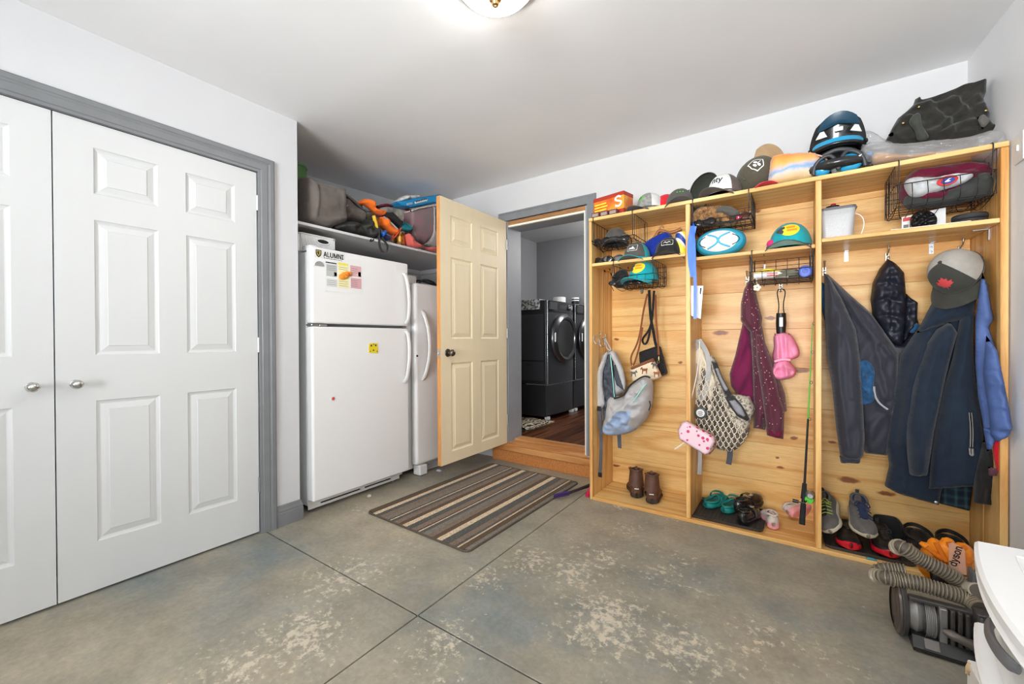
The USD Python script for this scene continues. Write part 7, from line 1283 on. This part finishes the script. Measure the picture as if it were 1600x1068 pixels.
bt_ = Thing('blue_block', 'bright blue foam block with navy sling under the life vest', 'block', (sx-.01, 2.22, SZ)); clothx(bt_, 'block', [(902, 818), (940, 794), (970, 822), (925, 868)], sx+.01, .02, mat('block_blue', (28, 90, 170), .5), .01, .008, smooth=False, back=.04); clothx(bt_, 'sling', [(888, 830), (960, 850), (1005, 892), (960, 905), (900, 860)], sx-.02, .03, f_('sling', (28, 38, 82)), .015, .008, back=.04)
rc = Thing('red_lid_container', 'clear food container with dark red lid on the alcove shelf', 'container', (sx-.28, 2.45, SZ))
X = sx-.22; clothx(rc, 'lid', [(835, 552), (900, 526), (960, 518), (1040, 530), (1120, 552), (1225, 585), (1222, 602), (1120, 575), (1040, 552), (960, 542), (880, 556)], X, .012, mat('lid_red', (142, 40, 60), .4), .012, .009, back=.20, smooth=False); clothx(rc, 'tub', [(880, 558), (960, 545), (1060, 560), (1205, 600), (1200, 720), (1150, 745), (1000, 740), (900, 640)], X-.02, .02, mat('tub_murky', (146, 138, 128), .3, vs=14, col2=(206, 200, 184)), .03, .010, back=.15, smooth=False)
X = sx-.14; tt2 = Thing('storage_tote', 'grey storage tote with white rim and pink contents, at the alcove shelf right end', 'tote', (sx-.3, 2.68, SZ))
clothx(tt2, 'tub', [(1205, 600), (1300, 572), (1440, 545), (1446, 700), (1440, 810), (1415, 880), (1345, 945), (1275, 915), (1235, 860), (1196, 760)], X, .03, mat('tote_smoke', (122, 112, 112), .3, vs=8, col2=(150, 112, 118)), .03, .011, back=.20, smooth=False)
clothx(tt2, 'rim', [(1205, 590), (1300, 560), (1445, 530), (1490, 532), (1490, 548), (1442, 552), (1300, 578), (1210, 606)], X+.01, .03, mat('rim_white', (216, 210, 204), .5), .012, .009, back=.22, smooth=False); clothx(tt2, 'corner_rib', [(1436, 550), (1452, 548), (1456, 800), (1480, 830), (1490, 980), (1430, 978), (1370, 958), (1340, 946), (1400, 900), (1432, 820)], X+.012, .028, mat('rib_grey', (176, 166, 164), .5), .012, .009, back=.06, smooth=False, label='pale corner rib and foot')
bb = Thing('board_game_box', 'flat bright blue game box with white sticker on the storage tote', 'box', (sx-.3, 2.66, SZ+.2)); X = sx-.13
clothx(bb, 'box', [(1058, 502), (1200, 474), (1400, 440), (1512, 424), (1530, 430), (1514, 505), (1400, 522), (1212, 562), (1130, 548)], X, .012, mat('box_blue', (24, 140, 196), .45), .006, .012, back=.30, smooth=False)
clothx(bb, 'sticker', [(1252, 500), (1386, 464), (1388, 494), (1254, 526)], X+.012, .003, inkw, .004, .008, smooth=False); clothx(bb, 'sticker', [(1166, 516), (1234, 500), (1236, 532), (1170, 546)], X+.012, .003, mat('sticker_lilac', (140, 176, 214), .5), .004, .008, smooth=False)
bb.part('print', J(*[prism(lx([(1262+17*i, 508-4.5*i), (1272+17*i, 505-4.5*i), (1272+17*i, 490-4.5*i), (1262+17*i, 493-4.5*i)], X+.012), X+.0152, X+.016, 'yz') for i in range(7)]), inkk, world=True, smooth=False, kind='stuff')
wp = Thing('plastic_wrap', 'white plastic wrapped packet lying on the blue game box', 'packet', (sx-.3, 2.55, SZ+.26)); clothx(wp, 'wrap', [(1100, 484), (1120, 450), (1180, 430), (1250, 432), (1302, 440), (1280, 468), (1190, 478), (1120, 492)], X-.03, .03, mat('wrap_white', (206, 206, 202), .25, var=.15, vs=22), .02, .009, drape(.012, 26, 30, 3), back=.10)
X = sx-.03; cq_ = at(*CS([(1132, 880)])[0], x=X)
cc = Thing('copper_can', 'gold printed tin can on the alcove shelf edge', 'can', (X-.045, cq_[1], SZ)); hcan = at(*CS([(1132, 812)])[0], x=X)[2]-SZ
cc.part('can', lathe([(0, 0), (.042, 0), (.044, .004), (.043, hcan-.006), (.04, hcan), (0, hcan-.003)], 28), mat('can_gold', (206, 150, 70), .3, .7, vs=26, col2=(96, 62, 30), hs=(.45, .6)), smooth=40); cc.part('rim', tube([(.042*math.cos(a), .042*math.sin(a), hcan) for a in np.linspace(0, 6.28, 28)[:-1]], .003, 6, closed=True), m_steel)
tf = Thing('teal_funnel', 'teal plastic visor behind the gold can', 'visor', (X-.10, cq_[1]+.05, SZ)); clothx(tf, 'visor', [(1096, 745), (1110, 722), (1150, 716), (1222, 765), (1224, 782), (1200, 812), (1150, 815), (1100, 800), (1088, 775)], X-.07, .03, mat('visor_teal', (36, 136, 146), .4), .015, .008, back=.06, smooth=False); tf.part('edge', tube(smooth_path(pz([(1098, 728), (1150, 722), (1224, 770)], X-.03), 12), .006, 6), _mats['visor_teal'], world=True)
co = Thing('coral_cloth', 'coral red cloth spilling along the shelf edge under the tote', 'cloth', (sx-.04, 2.62, SZ)); clothx(co, 'cloth', [(1188, 828), (1215, 850), (1255, 905), (1330, 955), (1400, 975), (1486, 990), (1488, 1006), (1400, 996), (1300, 984), (1215, 955), (1192, 900)], sx-.005, .03, f_('coral', (206, 96, 86)), .02, .009, drape(.010, 24, 30, 2), back=.08)

# ================================================================ vacuum cleaner on the floor, lower right
m_vd = mat('vac_dark', (64, 61, 58), .35); m_vg = mat('vac_silver', (148, 146, 144), .3, .55); m_vo = mat('vac_orange', (240, 140, 28), .35); m_hose = mat('vac_hose', (150, 138, 118), .35, .2)
vc = Thing('vacuum_cleaner', 'grey and black vacuum cleaner with ribbed hose and orange fan-shaped shell on the floor', 'vacuum cleaner', (.50, 2.12, 0))
CVc = CR(1360, 830, 5.339)
def V_(P, y): return opt(CVc(P), y)
def vo(P, y): return oxz(CVc(P), y)
Yf = 2.03
vb = vc.part('motor_base', rbox(.315, .62, 2.03, 2.20, .012, .10, .035, 4), m_vd, world=True)
vc.part('side_wheel', mv(lathe([(0, -.018), (.072, -.018), (.088, -.010), (.093, 0), (.088, .012), (0, .016)], 36, axis='x'), (.312, 2.07, .094)), m_vd, world=True, smooth=40)
vc.part('wheel_rim', mv(lathe([(.062, -.022), (.091, -.012), (.093, -.006), (.078, -.018)], 36, axis='x'), (.312, 2.07, .094)), mat('vac_brown', (84, 74, 68), .3, .3), world=True, smooth=40)
vc.part('ball_drum', mv(lathe([(0, -.028), (.035, -.027), (.052, -.018), (.060, 0), (.052, .018), (.035, .027), (0, .028)], 32, axis='x'), (.345, 2.035, .102)), m_vg, world=True, smooth=40)
for k_ in range(6): vc.part('spring_coil', mv(tube([(.0, .056*math.cos(a), .060*math.sin(a)) for a in np.linspace(0, 6.28, 26)[:-1]], .0022, 5, closed=True), (.367+.0046*k_, 2.03, .098)), m_vg, world=True)
vc.part('drum_core', mv(lathe([(0, -.02), (.050, -.02), (.050, .02), (0, .02)], 28, axis='x'), (.378, 2.03, .098)), m_vd, world=True, smooth=40)
for x0_, x1_, m__ in ((.398, .420, m_vg), (.425, .438, m_vd), (.443, .456, m_vd), (.461, .474, m_vd)): vc.part('upright_post', rbox(x0_, x1_, 1.985, 2.02, .028, .165, .005), m__, world=True)
vc.part('frame_bar', J(rbox(.325, .50, 2.0, 2.03, .158, .172, .005), rbox(.335, .355, 1.99, 2.02, .005, .05, .006)), m_vd, world=True, kind='stuff')
vc.part('nozzle', tube([(.405, 1.972, .098), (.420, 1.965, .097), (.452, 1.962, .088), (.48, 1.965, .078)], [.008, .015, .014, .018], 14), mat('vac_taupe', (104, 96, 90), .35, .4), world=True, smooth=50)
vc.part('hose_cradle', J(rbox(.478, .522, 1.95, 2.0, .045, .195, .006), rbox(.516, .526, 1.955, 2.0, .02, .06, .004)), m_vd, world=True, kind='stuff'); vc.part('cradle_slot', J(rbox(.484, .491, 1.945, 1.951, .12, .185, .002), rbox(.508, .515, 1.945, 1.951, .12, .185, .002), rbox(.484, .515, 1.944, 1.951, .108, .124, .004)), m_grey_p, world=True, kind='stuff')
vc.part('floor_head', prism([(2.02, .005), (1.965, .006), (1.96, .02), (1.985, .05), (2.06, .06), (2.06, .005)], .33, .66, 'yz'), mat('vac_black', (40, 39, 38), .3), world=True, smooth=30); vc.part('head_window', mv(rt(rbox(-.019, .019, -.016, .016, -.002, .004, .002), 'x', 50), (.378, 1.972, .036)), mat('vac_plate', (112, 106, 100), .35), world=True)
# corrugated hose: a loop lying over the body
hp_ = smooth_path([*V_([(905, 500)], 2.06), *V_([(780, 450), (640, 345), (480, 262), (350, 185), (262, 128)], 2.14), *V_([(228, 130)], 2.17), *V_([(300, 150), (380, 165)], 2.235)], 900)
hq_ = smooth_path([*V_([(910, 640)], 2.03), *V_([(820, 570), (660, 510), (500, 460), (340, 420), (200, 400), (110, 380)], 2.06), *V_([(64, 350), (90, 322), (170, 318), (300, 335)], 2.12)], 900)
for P_ in (hp_, hq_):
    d = np.r_[0, np.cumsum(np.linalg.norm(np.diff(P_, axis=0), axis=1))]; ho_ = vc.part('hose', tube(P_[::8], .0225, 14), mat('vac_hose_core', (88, 80, 70), .5), world=True, smooth=60, label='grey corrugated hose'); ks_ = np.searchsorted(d, np.arange(.004, d[-1]-.004, .0092)); Tn = np.gradient(P_, axis=0); Tn /= np.linalg.norm(Tn, axis=1, keepdims=True); vc.part('hose_rib', J(*[tube([P_[k]-Tn[k]*.0032, P_[k]-Tn[k]*.0012, P_[k]+Tn[k]*.0012, P_[k]+Tn[k]*.0032], [.0225, .0272, .0272, .0225], 14) for k in ks_]), m_hose, world=True, smooth=40, parent=ho_, kind='stuff')
# orange fan shell with moulded flutes and a clear tab
shell_o = [(402, 100), (408, 90), (430, 82), (470, 95), (480, 66), (510, 52), (560, 62), (578, 80), (592, 52), (640, 46), (690, 66), (712, 100), (730, 88), (790, 95), (840, 130), (862, 160), (868, 260), (872, 330), (830, 380), (800, 372), (700, 350), (620, 290), (520, 240), (440, 200), (405, 170), (430, 130)]
Ys = 2.22; fan_c = np.array(vo([(820, 380)], Ys)[0])
def flutes(x, z):
    a = np.arctan2(z-fan_c[1], x-fan_c[0]); return .010*np.abs(np.sin(a*7.5))
os_ = vc.part('shell', mv(puff(vo(shell_o, Ys), .03, .03, .03, .007, flutes, smooth=False), (0, Ys, 0)), m_vo, smooth=True, world=True, label='orange fluted fan-shaped shell')
for i, P_ in enumerate((((468, 130), (600, 232)), ((545, 92), (632, 250)), ((648, 88), (672, 130)), ((806, 262), (850, 230)), ((770, 120), (800, 150)))): vc.part('flute', tube(V_(P_, Ys-.045), .008, 8, flat=.6, up=(0, -1, 0)), mat('vac_orange2', (214, 112, 20), .4), world=True, parent=os_)
vc.part('shell_skirt', prism(vo([(395, 290), (440, 300), (490, 340), (500, 400), (470, 395), (400, 310)], Ys-.01), Ys-.02, Ys+.02, 'xz'), m_vo, world=True, parent=os_); vc.part('shell_back', tube(V_([(490, 370), (600, 420), (700, 460), (800, 480)], Ys), .035, 12), m_vd, world=True)
tab = vo([(652, 100), (690, 92), (785, 145), (800, 360), (760, 352), (655, 300)], Ys-.062)
tb_ = vc.part('clear_tab', prism(tab, Ys-.066, Ys-.060, 'xz'), mat('clear_tab', (236, 200, 180), .12, alpha=.35), world=True, smooth=False)
T = text('dyson', .026, .0015, True); T = mv(T, -np.r_[(T[0].min(0)+T[0].max(0))[:2]/2, 0]); q = at(*CVc([(720, 210)])[0], y=Ys-.07)
Tm = np.stack([T[0][:, 0], -T[0][:, 2], T[0][:, 1]], 1); Tm = Tm*(.076/np.ptp(Tm[:, 0])); vc.part('lettering', fixn(mv(rt((Tm, T[1]), 'y', -78+0), (q[0], Ys-.0675, q[2]))), inkk, world=True, smooth=False, label='black word on the clear tab', parent=tb_)
vc.part('bracket', J(rbox(*[v for v in (V_([(835, 330)], 2.1)[0][0], V_([(880, 330)], 2.1)[0][0])], 2.08, 2.14, V_([(850, 460)], 2.1)[0][2], V_([(850, 325)], 2.1)[0][2], .006)), m_grey_p, world=True)
# torn brown card under the hose and crumpled white paper by the cart
cb2 = Thing('brown_card', 'torn brown cardboard scrap on the floor under the vacuum hose', 'cardboard', (*at(1368, 908, z=.003)[:2], 0)); cb2.part('card', prism([(q[0], q[1]) for q in (at(a, b, z=.002) for a, b in CVc([(0, 305), (90, 298), (180, 330), (330, 400), (300, 470), (200, 462), (80, 430), (40, 370)]))], .0005, .004, 'xy'), mat('card_brown', (150, 124, 90), .9, var=.15, vs=20), world=True, smooth=False)
pp = Thing('white_carton', 'white cardboard carton with torn top on the floor beside the drawer cart', 'carton', (*at(1518, 1055, z=.10)[:2], 0)); q = at(1519, 1040, z=.22)
pp.part('carton', box(q[0]-.005, q[0]+.055, q[1]-.16, q[1]+.02, .001, .225, .003), mat('carton_white', (226, 222, 214), .8), world=True, smooth=False); cloth(pp, 'torn_edge', [(1508, 1052), (1508, 1040), (1512, 1033), (1517, 1036), (1521, 1040), (1520, 1056)], q[1]+.0, .008, mat('carton_kraft', (206, 176, 136), .9), .008, .005, drape(.006, 80, 80, 1), smooth=False)
